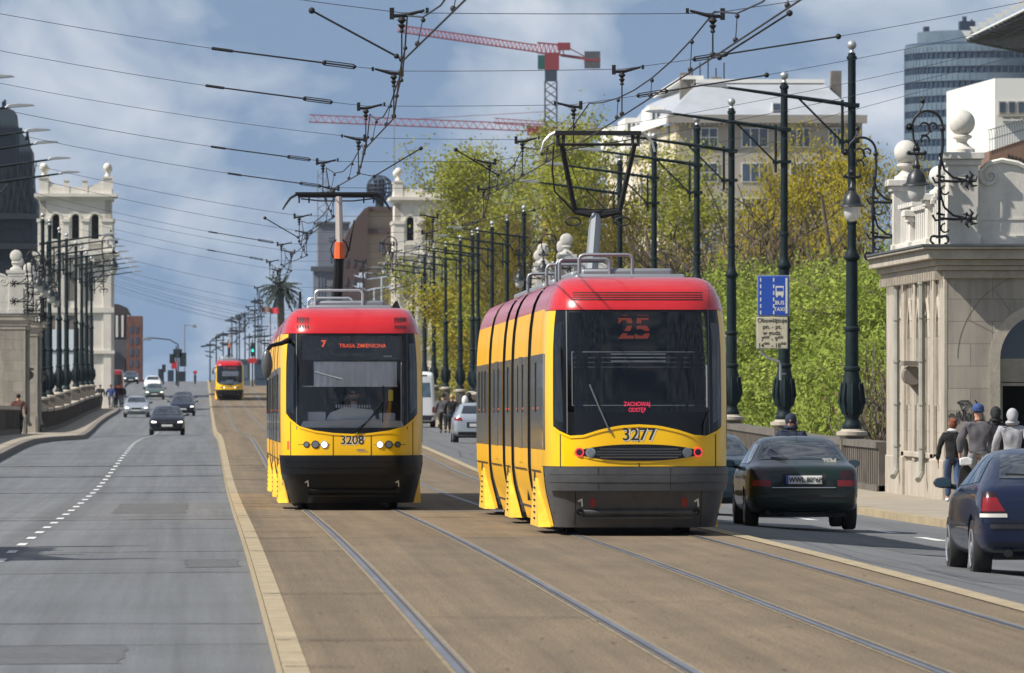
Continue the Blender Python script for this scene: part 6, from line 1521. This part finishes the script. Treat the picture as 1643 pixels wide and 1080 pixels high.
# ---------------------------------------------------------------- buildings far behind
mat('b_grey', (.36,.33,.28), .85, 0, .08, .3); mat('b_lit_wall', (.62,.54,.40), .85, 0, .06, .3); mat('b_cornice', (.28,.26,.23), .85); mat('b_roof', (.40,.42,.45), .5, .2, .12, .3)
mat('b_white', (.74,.73,.68), .7); mat('b_winfr', (.6,.6,.58), .6); mat('b_pane', (.05,.07,.10), .12, 0, .3, .4, coat=.5); mat('b_blue', (.055,.085,.13), .25, .1, .25, .3); mat('b_blue2', (.11,.15,.19), .3, .1, .2, .4); mat('b_bluepane', (.02,.035,.06), .1, 0, .3, .5, coat=.5)
mat('net', (.035,.055,.075), .8, 0, .35, .35, stretch=(1,1,.3)); mat('net_dark', (.012,.02,.03), .8); mat('b_brown', (.075,.045,.04), .8); mat('b_beige', (.30,.24,.17), .85, 0, .1, .3); mat('b_darkroof', (.035,.028,.03), .7); mat('b_greyblue', (.16,.18,.22), .8, 0, .15, .3); mat('mansard', (.07,.08,.095), .7)
mat('crane_red', (.24,.025,.028), .5); mat('crane_blue', (.02,.035,.06), .6); mat('crane_grey', (.07,.075,.08), .7, 0, .2, 1); mat('louvre', (.14,.125,.115), .7, 0, .2, 2); mat('rustwall', (.22,.13,.09), .8, 0, .15, .6); mat('lamp_blue', (.45,.55,.65), .4)
mat('flag_red', (.6,.03,.04), .7); mat('green_light', (.02,.6,.5), .4, emit=2, emitcol=(.05,1,.75)); mat('red_sign', (.45,.02,.03), .6); mat('cab_teal', (.01,.09,.08), .4)
def window(root, x0, x1, z0, z1, y, nx=2, nz=1, fr='b_winfr', pane='b_pane', t=.12):
    q = MB(); q.box(x0, x1, y-.10, y-.02, z0, z1); f = q.build('window', fr, root, smooth=0)
    q = MB(); w_ = (x1-x0-t*(nx+1))/nx; h_ = (z1-z0-t*(nz+1))/nz
    for i in range(nx):
        for j in range(nz): a = x0+t+i*(w_+t); b = z0+t+j*(h_+t); q.box(a, a+w_, y-.125, y-.101, b, b+h_)
    q.build('pane', pane, f, smooth=0)
# big pale block with a metal roof, d 800
D = 800; sD = F/D; gx = lambda px: XX(px, D)
root = empty('apartment_block', (gx(1085), D, 0), label='large grey block with pale metal roof and sunlit cream left side behind the yellow trees', cat='building')
X_ = lambda px: (px-1085)/sD; Z_ = lambda py: ZZ(py, D)
q = MB(); q.box(0, X_(1385), 0, 22, -5, Z_(197)); q.build('front_wing', 'b_grey', root, smooth=0)
# left side recedes to the left and away: cream colour stands for sun on the wall
q = MB(); a = (X_(1085), -.05); b = (X_(1005), 110); 
ang = math.atan2(b[1]-a[1], b[0]-a[0])
pl = [(0,-.02,-5),(b[0]*.0-4.2,60,-5)]
zz1 = ZZ(197, D)
q.add([(-.02,-.02,-5),(-2.9,75,-5),(-2.9,75,zz1),(-.02,-.02,zz1),(8,75,-5),(8,75,zz1),(8,.5,-5),(8,.5,zz1)], [(0,1,2,3),(1,4,5,2),(3,2,5,7),(0,3,7,6)]); q.build('side_wing', 'b_lit_wall', root, smooth=0)
q = MB(); q.box(-.8, X_(1392), -.9, .5, Z_(197), Z_(184)); q.build('cornice', 'b_cornice', root, smooth=0)
q = MB()
for k in range(40): x = lerp(-.6, X_(1385), k/40); q.box(x, x+.2, -.86, -.1, Z_(200), Z_(197)-.01)
q.build('bracket', 'b_cornice', root, smooth=0)
q = MB(); q.add([(-.9,.52,zz1-.03),(-3.8,75,zz1-.03),(-3.8,75,Z_(184)-.03),(-.9,.52,Z_(184)-.03),(.2,.52,Z_(184)-.03),(-2.0,75,Z_(184)-.03),(0.2,.52,zz1-.03)],[(0,1,2,3),(3,2,5,4),(0,3,4,6)]); q.build('side_cornice', 'b_white', root, smooth=0)  # side cornice coloured white for the sun on it, front one darker
# roof: hipped, ridge inset
e0, e1, r0, r1 = -.6, X_(1380), X_(1128), X_(1330)
q = MB(); zb_, zt_ = Z_(184)+.02, Z_(128)
q.add([(e0,-.6,zb_),(e1,-.6,zb_),(r1,7,zt_),(r0,7,zt_),(e0-1,74,zb_),(r0-1.5,72,zt_),(e1,22,zb_),(r1,16,zt_),(r0,16,zt_),(e0+9,74,zb_)], [(0,1,2,3),(0,3,5,4),(1,6,7,2),(3,2,7,8),(6,9,5,8,7)]); q.build('roof', 'b_roof', root, smooth=0)
q = MB(); q.box(r0-.2, r1+.2, 6.6, 16.3, zt_-.02, zt_+.35); q.box(r0-1.5, r0+.5, 7, 60, zt_+.36, zt_+.7); q.build('ridge_cap', 'b_white', root, smooth=0)
q = MB(); q.box(X_(1240), X_(1254), -.2, 1.2, Z_(178), Z_(164)); q.build('dormer_frame', 'b_winfr', root); q = MB(); q.box(X_(1241.5), X_(1252.5), -.26, -.21, Z_(176.5), Z_(165.5)); q.build('dormer_pane', 'b_pane', root)
for x, h in ((1150,1.6),(1100,2.0),(1345,2.2)):
    q = MB(); q.box(X_(x), X_(x)+1.0, 8, 9.5, zt_-1.5, zt_+h-1); q.build('chimney', 'stone_dark', root)
for k in range(5): q = MB(); q.cyl((X_(1120+k*13),9,zt_),(X_(1120+k*13),9,zt_+1.5+k%3*.5),.08,None,4); q.build('roof_aerial', 'black', root)
for r_, (ya, yb) in enumerate(((236,204),(292,260),(348,316),(404,372))):
    for (xa, xb) in ((1111,1153),(1190,1234),(1268,1302),(1330,1352)): 
        window(root, X_(xa), X_(xb), Z_(ya), Z_(yb), 0, 3, 2 if xa < 1120 else 1)
# side wing windows
for k in range(7):
    for j in range(3):
        y = 6+k*9.5; x = -.02-2.88*y/75; z = Z_(236)-j*3.3
        q = MB(); q.box(x-.12, x+.05, y, y+3.4, z, z+2.2); q.build('side_window', 'b_winfr' if (k+j) % 2 else 'b_pane', root, smooth=0)
# penthouse boxes on the left side wing
root2 = empty('rooftop_extension', (gx(1085), D, 0), label='white rooftop storeys stepping down to the left of the pale metal roof', cat='building')
for k, (pxa, pxb, pa, pb) in enumerate(((1060,1083,186,158),(1035,1062,196,168),(1020,1038,212,172))):
    q = MB(); q.box(X_(pxa), X_(pxb), 20+k*18, 34+k*18, Z_(pa)-1.5, Z_(pb)); q.build('storey', 'b_white', root2, smooth=0)
    q = MB(); 
    for j in range(3): q.box(X_(pxa)+.3+j*.45, X_(pxa)+.55+j*.45, 19.95+k*18, 19.99+k*18, Z_(pa)+.2, Z_(pa)+1.1)
    q.build('storey_window', 'b_pane', root2, smooth=0)
# glass tower far right
D2 = 1350; s2 = F/D2; root = empty('glass_tower', (XX(1620,D2), D2+22, 0), label='tall curved blue glass office tower at the upper right', cat='building')
def ellring(rx, ry, n=56): return [(rx*math.cos(2*math.pi*k/n), ry*math.sin(2*math.pi*k/n)) for k in range(n)]
Z2 = lambda py: ZZ(py, D2); rx = 148/s2
def band(name, m, za, zb2, rx_, ry_):
    q = MB(); q.prism(ellring(rx_, ry_), za, zb2, 'z'); return q.build(name, m, root, smooth=30)
band('core', 'b_bluepane', 0, Z2(66), rx*.985, 17)
py = 66
fl = 23.5
k = 0
while py < 420:
    band('spandrel', 'b_blue2', Z2(py+12), Z2(py), rx, 17.3); py += fl; k += 1
q = MB()
for k in range(90):
    t = 2*math.pi*k/90
    if math.sin(t) < .25: x, y = rx*.995*math.cos(t), 17.15*math.sin(t); q.box(x-.10, x+.10, y-.12, y+.05, 0, Z2(70))
q.build('mullion', 'b_blue', root, smooth=0)
band('parapet', 'b_blue', Z2(66)+.01, Z2(62), rx*.99, 17.1)
q = MB(); q.prism(ellring(rx*.86, 13), Z2(62)+.02, Z2(42), 'z'); q.build('plant_storey', 'b_blue2', root, smooth=30)
q = MB(); q.box(-118/s2,-110/s2,-3,0,Z2(42),Z2(33)); q.box(-60/s2,-35/s2,-3,0,Z2(40),Z2(24)); q.cyl((-52/s2,-2,Z2(26)),(-52/s2,-2,Z2(16)),.35,None,6); q.cyl((-40/s2,-2,Z2(26)),(-40/s2,-2,Z2(21)),.2,None,5); q.build('roof_plant', 'crane_blue', root)
# white block and curved glass canopy at the right edge
D3 = 480; s3 = F/D3; Z3 = lambda py: ZZ(py, D3); root = empty('white_block', (XX(1600,D3), D3, 0), label='plain white block with a strip of dark windows at the right edge', cat='building'); X3 = lambda px: (px-1600)/s3
q = MB(); q.box(0, 12, 0, 9, -12, Z3(124)); q.build('wall', 'b_white', root, smooth=0)
q = MB(); q.add([(-.01,-.01,-12),(-.85,22,-12),(-.85,22,Z3(124)),(-.01,-.01,Z3(124)),(2,22,-12),(2,22,Z3(124)),(2,.1,Z3(124)),(2,.1,-12)], [(0,1,2,3),(3,2,5,6),(1,4,5,2)]); q.build('side_wall', 'b_white', root, smooth=0)
for k in range(4): window(root, X3(1605+k*15), X3(1617+k*15), Z3(181), Z3(161), 0, 1, 1, 'b_grey', 'b_pane', .06)
q = MB(); q.box(X3(1603), 12, -.5, -.11, Z3(186), Z3(183)); q.build('sill', 'b_grey', root, smooth=0)
root = empty('stair_building', (XX(1590,440), 440, 0), label='low rust-red wall topped by a curved glass balustrade behind the pavilion scroll', cat='building'); s4 = F/440; X4 = lambda px: (px-1590)/s4; Z4 = lambda py: ZZ(py, 440)
q = MB(); q.prism([(0,-12),(12,-12),(12,Z4(214)+1.0),(X4(1643),Z4(224)),(0,Z4(242))], 0, 6, 'y'); q.build('wall', 'rustwall', root, smooth=0)
q = MB()
for k in range(22):
    x = k*.13+.02; zb_ = lerp(Z4(242), Z4(224), x/X4(1643)); q.tube([(x,-.05,zb_),(x,-.05,zb_+.75),(x-.04,-.10,zb_+1.0),(x-.12,-.25,zb_+1.12)], .018, 4)
q.tube([(-.02,-.05,Z4(242)+.6),(X4(1643)+.4,-.05,Z4(224)+.65)], .03, 4); q.tube([(-.02,-.2,Z4(242)+1.1),(X4(1643)+.4,-.2,Z4(224)+1.15)], .03, 4); q.build('balustrade', 't_grey', root)
q = MB()
for k in range(12): q.box(X4(1620)+k*.2, X4(1620)+k*.2+.05, -.06, -.01, Z4(300), Z4(246)-k*.06)
q.build('rib', 'matt_black', root, smooth=0)
# louvred canopy, top right
D5 = 560; s5 = F/D5; Z5 = lambda py: ZZ(py, D5); root = empty('canopy', (XX(1643,D5), D5, 0), label='louvred canopy with white edge studs in the top right corner', cat='canopy'); X5 = lambda px: (px-1643)/s5
q = MB()
for k in range(15):
    t = k/14; xa = lerp(X5(1553), 0, t); za = lerp(Z5(60), Z5(12), t)
    q.tube([(xa,0,za-.15),(xa+9,6,za-1.55)], .10, 4)
for k in range(11):
    t = k/10; q.tube([(lerp(X5(1560),X5(1640),t)+t*3,.0,Z5(61)-.1-t*.9+ .0),(lerp(X5(1560),X5(1643),0)+8*(.2+t),3,Z5(20)+1.5)], .06, 4) if False else None
for k in range(7):
    f = k/6; q.tube([(X5(1556)+f*7.5,f*5,Z5(60)-.2-f*1.2),(6+f*3,f*5,Z5(-40)-f*1.6)], .08, 4)
q.build('louvre', 'louvre', root, smooth=0)
q = MB(); q.add([(X5(1556),.1,Z5(60)-.25),(6,.1,Z5(-60)),(12,6,Z5(-60)),(12,6,Z5(68)-1.4)], [(0,1,2,3)]); q.build('soffit', 'louvre', root, smooth=0)
q = MB(); q.tube([(X5(1553),-.1,Z5(60)),(4,-.1,Z5(-32))], .09, 5)
for k in range(11):
    t = k/7; x = lerp(X5(1553), 0, t); z = lerp(Z5(60), Z5(12), t)
    q.prism([(x-.05,z+.08),(x+.12,z+.1),(x+.35,z+.5),(x-.32,z+.5)], -.15, .0, 'y') if k % 1 == 0 else None
q.build('edge_stud', 'b_white', root, smooth=0)
# netted building, left
D6 = 760; s6 = F/D6; Z6 = lambda py: ZZ(py, D6); root = empty('scaffolded_building', (XX(0,D6), D6, 0), label='dark building wrapped in blue-black netting at the left edge', cat='building'); X6 = lambda px: px/s6
q = MB(); q.prism([(X6(-60),-5),(X6(61),-5),(X6(61),Z6(330)),(X6(53),Z6(300)),(X6(50),Z6(240)),(X6(46),Z6(232)),(X6(25),Z6(196)),(X6(23),Z6(178)),(X6(8),Z6(172)),(X6(-60),Z6(180))], 0, 14, 'y'); q.build('netting', 'net', root, smooth=0)
q = MB()
for k in range(16): x = X6(-30+k*5.4); q.tube([(x,-.1,0),(x,-.1,Z6(240 if k > 10 else 200))], .05, 4)
for py in (352,400,460): q.box(X6(-60), X6(60), -.5, -.2, Z6(py), Z6(py)+.5)
for k in range(6): q.tube([(X6(k*9),-.15,Z6(345)),(X6(k*9+14),-.15,Z6(260))], .06, 4)
q.build('scaffold', 'net_dark', root, smooth=0)
q = MB()
for x, y0, y1 in ((5,172,163),(8,170,160),(34,220,205),(44,226,208)): q.tube([(X6(x),1,Z6(y0)),(X6(x),1,Z6(y1))], .15, 4)
q.tube([(X6(40),1,Z6(226)),(X6(44),1,Z6(214)),(X6(48),1,Z6(236))], .12, 4); q.build('finial', 'net_dark', root)
# brick building and mansard house beyond the left tower
D7 = 1080; s7 = F/D7; Z7 = lambda py: ZZ(py, D7)
root = empty('mansard_house', (XX(165,D7), D7, 0), label='grey house with tall pale pilasters beyond the left tower', cat='building'); X7 = lambda px: (px-165)/s7
q = MB(); q.box(0, X7(210), 0, 20, 0, Z7(545)); q.build('lower_wall', 'mansard', root, smooth=0)
q = MB(); q.box(0, X7(207), .5, 20, Z7(545)+.01, Z7(505)); q.build('upper_wall', 'mansard', root, smooth=0)
q = MB()
for k in range(5): q.box(X7(168+k*9), X7(171.5+k*9), .1, .5, Z7(541), Z7(506))
q.build('pilaster', 'b_winfr', root, smooth=0)
q = MB(); q.prism([(0,Z7(505)+.01),(X7(209),Z7(505)+.01),(X7(204),Z7(494)),(X7(190),Z7(488)),(0,Z7(488))], .2, 18, 'y'); q.build('roof', 'b_darkroof', root, smooth=0)
q = MB(); q.prism([(0,2)]+[(.2+1.3*(1-math.cos(t)), Z7(562)-1.8+1.6*math.sin(t)) for t in [k*math.pi/8 for k in range(9)]][1:]+[(X7(205),2)], -.3, -.02, 'y'); q.build('arch', 'net_dark', root, smooth=0)
root = empty('brick_building', (XX(196,D7), D7-8, 0), label='red brick building catching sun beyond the left tower', cat='building'); X8 = lambda px: (px-196)/s7
q = MB(); q.box(X8(204), X8(229), 0, 14, 0, Z7(508)); q.build('wall', 'red_brick', root, smooth=0)
q = MB()
for k in range(4):
    for j in range(2): q.box(X8(209+j*9), X8(214+j*9), -.05, -.002, Z7(535+k*18), Z7(524+k*18))
q.build('window_pane', 'b_pane', root, smooth=0)
# buildings beyond the trams: grey-blue block, brown curved block with lattice globe
D8 = 1180; s8 = F/D8; Z8 = lambda py: ZZ(py, D8); X9 = lambda px: (px-500)/s8
root = empty('grey_office', (XX(500,D8), D8, 0), label='grey-blue block with a stepped top left of the brown curved building', cat='building')
q = MB(); q.box(X9(510), X9(560), 0, 20, 2, Z8(360)); q.box(X9(502), X9(556), -3, -.02, 2, Z8(432)); q.build('wall', 'b_greyblue', root, smooth=0)
q = MB(); q.box(X9(498), X9(560), -3.4, -2.9, Z8(436), Z8(428)); q.box(X9(508), X9(562), -.3, 20.2, Z8(360)+.01, Z8(356)); q.build('cornice', 'mansard', root, smooth=0)
for (a, b, c, d_) in ((526,536,386,378),(528,538,445,425),(528,538,480,455),(508,520,480,440),(508,520,530,495),(530,540,530,500),(528,540,425,405)): window(root, X9(a), X9(b), Z8(c), Z8(d_), -3 if c > 430 else 0, 2, 1, 'b_greyblue', 'b_pane', .2)
root = empty('brown_block', (XX(540,D8-15), D8-15, 0), label='dark brown block with curved roof and beige right face below the lattice globe', cat='building'); X10 = lambda px: (px-540)*(D8-15)/F
q = MB(); q.prism([(X10(545),2),(X10(590),2),(X10(590),Z8(345)),(X10(594),Z8(335)),(X10(585),Z8(338)),(X10(575),Z8(350)),(X10(560),Z8(372)),(X10(545),Z8(400))], 0, 20, 'y'); q.build('curved_wing', 'b_brown', root, smooth=0)
q = MB(); q.box(X10(590)+.01, X10(660), 1, 20, 2, Z8(342)); q.build('beige_wall', 'b_beige', root, smooth=0)
q = MB(); q.box(X10(590), X10(662), .3, 20.5, Z8(342)+.01, Z8(335)); q.box(X10(590), X10(662), .5, .98, Z8(378), Z8(370)); q.build('band', 'b_brown', root, smooth=0)
for (a, b, c, d_) in ((606,618,410,388),(606,618,440,422),(606,618,500,478),(640,650,410,388)): window(root, X10(a), X10(b), Z8(c), Z8(d_), 1, 2, 1, 'b_beige', 'b_pane', .2)
for k in range(7):
    window(root, X10(552+ (k%3)*12), X10(558+(k%3)*12), Z8(430+(k//3)*30), Z8(418+(k//3)*30), 0, 1, 1, 'b_brown', 'b_pane', .15)
root = empty('lattice_globe', (XX(609,D8), D8, Z8(302)), label='dark lattice globe on the roof beside the right white tower', cat='globe'); rg = 20.5/s8
q = MB()
for k in range(9):
    t = k*math.pi/9; q.tube([(rg*math.cos(a)*math.cos(t), rg*math.cos(a)*math.sin(t), rg*math.sin(a)) for a in [i*2*math.pi/24 for i in range(25)]], .10, 4, cap=False)
for el in (-60,-40,-20,0,20,40,60):
    e = R(el); q.tube([(rg*math.cos(e)*math.cos(a), rg*math.cos(e)*math.sin(a), rg*math.sin(e)) for a in [i*2*math.pi/24 for i in range(25)]], .10, 4, cap=False)
q.build('lattice', 'crane_blue', root)
q = MB(); q.box(-.9, .7, -.3, .3, -rg*.8, rg*.75); q.tube([(0,0,-rg),(0,0,-rg-3.2)], .6, 8); q.box(-1.8, 0, -.2, .2, -.6, .5); q.build('core', 'net_dark', root)
for px, y0, y1 in ((633,280,150),(667,290,235)):
    o = MB(); o.cyl((0,0,0),(0,0,(y0-y1)/s8),.10,.05,5); o = o.build('roof_mast', 't_grey'); o.location = (XX(px,D8), D8+3, Z8(y0)); tag(o, 'thin tall mast above the right white tower' if px == 633 else 'short mast rising right of the white tower ball', 'mast')
o = MB(); 
for k in range(10): o.tube([(-.6 if k % 2 else .6,0,k*.75),(.6 if k % 2 else -.6,0,(k+1)*.75)], .07, 4)
o.tube([(-.6,0,-3),(-.6,0,7.5)], .09, 4); o.tube([(.6,0,-3),(.6,0,7.5)], .09, 4); o = o.build('lattice_mast', 't_grey'); o.location = (XX(517,D8), D8+3, Z8(360)); tag(o, 'lattice aerial mast on the grey-blue block', 'mast')
# ---------------------------------------------------------------- cranes
def truss(q, p0, p1, h, w_, n, r, up=Vector((0,0,1))):
    p0, p1 = Vector(p0), Vector(p1); d = (p1-p0); sd = Vector((0,1,0))*w_
    B0 = [p0+d*(k/n)+sd*s for s in (-.5,.5) for k in range(n+1)]
    for s in (-.5,.5): q.tube([p0+sd*s, p1+sd*s], r, 4)
    q.tube([p0+up*h, p1+up*h], r*1.1, 4)
    for k in range(n):
        a = p0+d*(k/n); b = p0+d*((k+1)/n); m_ = a.lerp(b,.5)+up*h
        q.tube([a-sd*.5, m_], r*.6, 3); q.tube([m_, b-sd*.5], r*.6, 3); q.tube([a+sd*.5, m_, b+sd*.5], r*.5, 3)
DC = 1900; sC = F/DC; ZC = lambda py: ZZ(py, DC); xc = lambda px: (px-884)/sC
root = empty('tower_crane', (XX(884,DC), DC, 0), label='red crane with dark counterweight and blue mast above the trees', cat='crane')
q = MB(); truss(q, (xc(638),0,ZC(51)), (xc(862),0,ZC(83)), 11/sC, 1.6, 34, .17); truss(q, (xc(862),0,ZC(84)), (xc(905),0,ZC(88)), 16/sC, 1.6, 6, .22); q.build('jib', 'crane_red', root, smooth=0, fix=False)
q = MB(); q.tube([(xc(900),0,ZC(88)),(xc(958),0,ZC(96))], .45, 4); q.tube([(xc(905),0,ZC(72)),(xc(938),0,ZC(90))], .16, 4); q.box(xc(874),xc(897),-1,1,ZC(112),ZC(84)); q.box(xc(895),xc(915),-1,1,ZC(80),ZC(68)); q.build('slewing_frame', 'crane_red', root)
q = MB(); q.box(xc(938), xc(963), -1.2, 1.2, ZC(109), ZC(82)); q.build('counterweight', 'crane_grey', root)
q = MB(); q.box(xc(938)-.05, xc(963)+.05, -1.25, 1.25, ZC(98), ZC(94)); q.build('counterweight_band', 'crane_red', root)
q = MB(); q.box(xc(863), xc(874)-.05, -1, 1, ZC(111), ZC(88)); q.build('cab', 'cab_teal', root)
q = MB(); w_ = 9.5/sC
for sx in (-1,1):
    for sy in (-1,1): q.tube([(sx*w_,sy*w_,10),(sx*w_,sy*w_,ZC(130))], .16, 4)
for k in range(14):
    za = ZC(130)-k*1.9
    for sy in (-1, 1): q.tube([(-w_,sy*w_,za),(w_,sy*w_,za-1.9)], .09, 3); q.tube([(w_,sy*w_,za),(-w_,sy*w_,za-1.9)], .09, 3)
q.box(-w_, w_, -w_, w_, ZC(130), ZC(112)); q.build('mast', 'crane_blue', root, smooth=0, fix=False)
root = empty('tower_crane', (XX(884,DC), DC+80, 0), label='long red crane jib running level behind the blue crane mast', cat='crane')
q = MB(); truss(q, (xc(503),0,ZC(178)), (xc(905),0,ZC(194)), 12/sC, 1.6, 30, .15); q.tube([(xc(690),0,ZC(172)),(xc(905),0,ZC(160))], .08, 4); q.build('jib', 'crane_red', root, smooth=0, fix=False)
q = MB(); q.box(xc(868),xc(915),-1,1,ZC(200),ZC(186)); q.box(xc(898)-.8, xc(898)+.8, -.8, .8, 5, ZC(195)); q.build('mast', 'crane_red', root)
root = empty('tower_crane', (XX(884,DC), DC+160, 0), label='faint short crane jib right of the blue mast', cat='crane')
q = MB(); truss(q, (xc(832),0,ZC(162)), (xc(1015),0,ZC(175)), 9/sC, 1.5, 18, .12); q.build('jib', 'crane_red', root, smooth=0, fix=False)
q = MB(); q.box(xc(968)-1.2, xc(968)+1.2, -1, 1, 5, ZC(170)); q.build('mast', 'crane_grey', root)
# ---------------------------------------------------------------- junction clutter at the crest
def far_pole(name, px, top, d, label, cat, arm=None, extra=None, m='net_dark', r=.09):
    z0 = zr(d)-.3; root = empty(name, (XX(px,d), d, z0), label=label, cat=cat); s = F/d; H_ = ZZ(top,d)-z0
    q = MB(); q.cyl((0,0,0),(0,0,H_), r, r*.7, 6); q.build('mast', m, root)
    if arm:
        q = MB(); 
        for (x1, y1, x2, y2) in arm: q.tube([((x1-px)/s,0,ZZ(y1,d)-z0),((x2-px)/s,0,ZZ(y2,d)-z0)], .06, 5)
        q.build('arm', m, root)
    for e in extra or []:
        nm, mm, (xa, xb, ya, yb) = e; q = MB(); q.box((xa-px)/s, (xb-px)/s, -.2, .0, ZZ(ya,d)-z0, ZZ(yb,d)-z0); q.build(nm, mm, root, bevel=.03)
    return root
far_pole('street_lamp', 286, 553, 880, 'far lamp whose curved arm reaches left over the left road', 'street lamp', [(286,553,272,545),(272,545,240,542),(240,542,230,543)], [('lamp_head','t_grey',(229,243,546,542))])
far_pole('traffic_light', 283, 555, 900, 'dark traffic signals with a red sign over the left road', 'traffic light', None, [('signal','net_dark',(272,281,583,568)),('signal','net_dark',(288,299,588,566)),('signal','net_dark',(278,292,574,560)),('no_entry_sign','red_sign',(275,284,592,580)),('cabinet','crane_blue',(269,279,612,594)),('kiosk','net_dark',(284,298,612,596))])
far_pole('traffic_light', 262, 585, 915, 'small dark signal left of the main signal cluster', 'traffic light', None, [('signal','net_dark',(260,266,597,585)),('box','net_dark',(254,262,612,592))])
far_pole('traffic_light', 405, 545, 860, 'green traffic light right of the distant tram', 'traffic light', [(395,543,405,540)], [('signal','net_dark',(402,409,572,550)),('green_lamp','green_light',(403.5,407.5,565,560)),('sign','red_sign',(398,412,583,575))])
far_pole('sign_post', 313, 595, 930, 'small sign post in the middle gap between road and tram', 'sign', None, [('sign','red_sign',(310,316,600,595)),('box','net_dark',(311,315,612,602))])
far_pole('street_lamp', 296, 520, 980, 'tall thin far lamp with its arm pointing right', 'street lamp', [(296,522,314,522)], [('lamp_head','t_grey',(309,315,526,521))], 't_grey')
rc = random.Random(4)
for k, (px, top) in enumerate(((347,538),(358,532),(372,508),(384,505),(393,500),(409,478),(417,520),(424,532),(366,545),(337,548),(430,545),(400,535),(380,525),(414,505))):
    d = 880+rc.uniform(0, 160)
    arms = [(px-rc.uniform(6,16), top+rc.uniform(4,10), px+rc.uniform(4,16), top+rc.uniform(2,9)) for _ in range(3)] + [(px-rc.uniform(2,9), top+rc.uniform(14,30), px+rc.uniform(4,10), top+rc.uniform(12,28)) for _ in range(2)]
    far_pole('wire_mast', px, top, d, 'distant overhead wire mast with small crossarms, number %d from the left' % 0 if False else None, 'mast', arms)
    o = [x for x in C.objects if x.name.startswith('wire_mast')][-1]; o['label'] = 'distant wire mast with crossarms in the cluster above the far tram'; o['group'] = 'distant wire masts over the junction'
for px, lb in ((385,'blue-grey kiosk right of the far tram'),(425,'grey-blue kiosk nearest the front-view tram')):
    q = MB(); q.box(-1.0,1.0,-.5,.5,0,2.6); q.box(-1.2,1.2,-.7,.7,2.601,2.8); q.box(-.8,.8,-.56,-.501,.8,2.2); o = q.build('kiosk', 'b_blue2' if px == 385 else 'b_blue', bevel=.02); d = 870; o.location = (XX(px,d), d, zr(d)-.1); tag(o, lb, 'kiosk')
for k, (px, y) in enumerate(((427,497),(441,503))):
    d = 950; root = empty('flag', (XX(px,d), d, ZZ(y,d)), label='small dull banner hanging among the far masts' if k == 0 else 'small red and white flag below the palm crown', cat='flag')
    q = MB(); q.grid(lambda a, b: (lerp(-.3,.3,a)*1.6, .1*math.sin(a*6), lerp(-.3,.3,b)+ .3*k), 6, 2); q.build('cloth', 'rustwall' if k == 0 else 'flag_red', root); q = MB(); q.cyl((-.5,0,-6),(-.5,0,.5),.05); q.build('staff', 'net_dark', root)
# tall twin-armed blue-white lamps in front of the right tower
for px, top, arms, lb in ((612,445,((568,442,592,448),(592,448,612,445),(612,445,640,440)),'pale street lamp with bell heads in front of the brown block, taller one'),(600,463,((565,458,590,466),(590,466,600,463),(600,463,632,460)),'pale street lamp with bell heads in front of the brown block, shorter one')):
    far_pole('street_lamp', px, top, 900, lb, 'street lamp', arms, [('lamp_head','lamp_blue',(arms[0][0]+8,arms[0][0]+18,arms[0][1]+4,arms[0][1]-4)),('lamp_head','lamp_blue',(arms[2][2]-8,arms[2][2]+2,arms[2][3]+5,arms[2][3]-3))], 'lamp_blue', .10)

# ---------------------------------------------------------------- distance haze
mh_ = bpy.data.materials.new('haze'); mh_.use_nodes = True; t = mh_.node_tree; t.nodes.clear(); o_ = t.nodes.new('ShaderNodeOutputMaterial'); v_ = t.nodes.new('ShaderNodeVolumePrincipled')
v_.inputs['Color'].default_value = (.72,.83,1,1); v_.inputs['Density'].default_value = .00003; t.links.new(v_.outputs[0], o_.inputs['Volume']); M['haze'] = mh_
q = MB(); q.box(-700, 900, -80, 2600, -14.5, 190); tag(q.build('haze', 'haze', smooth=0), kind='stuff')
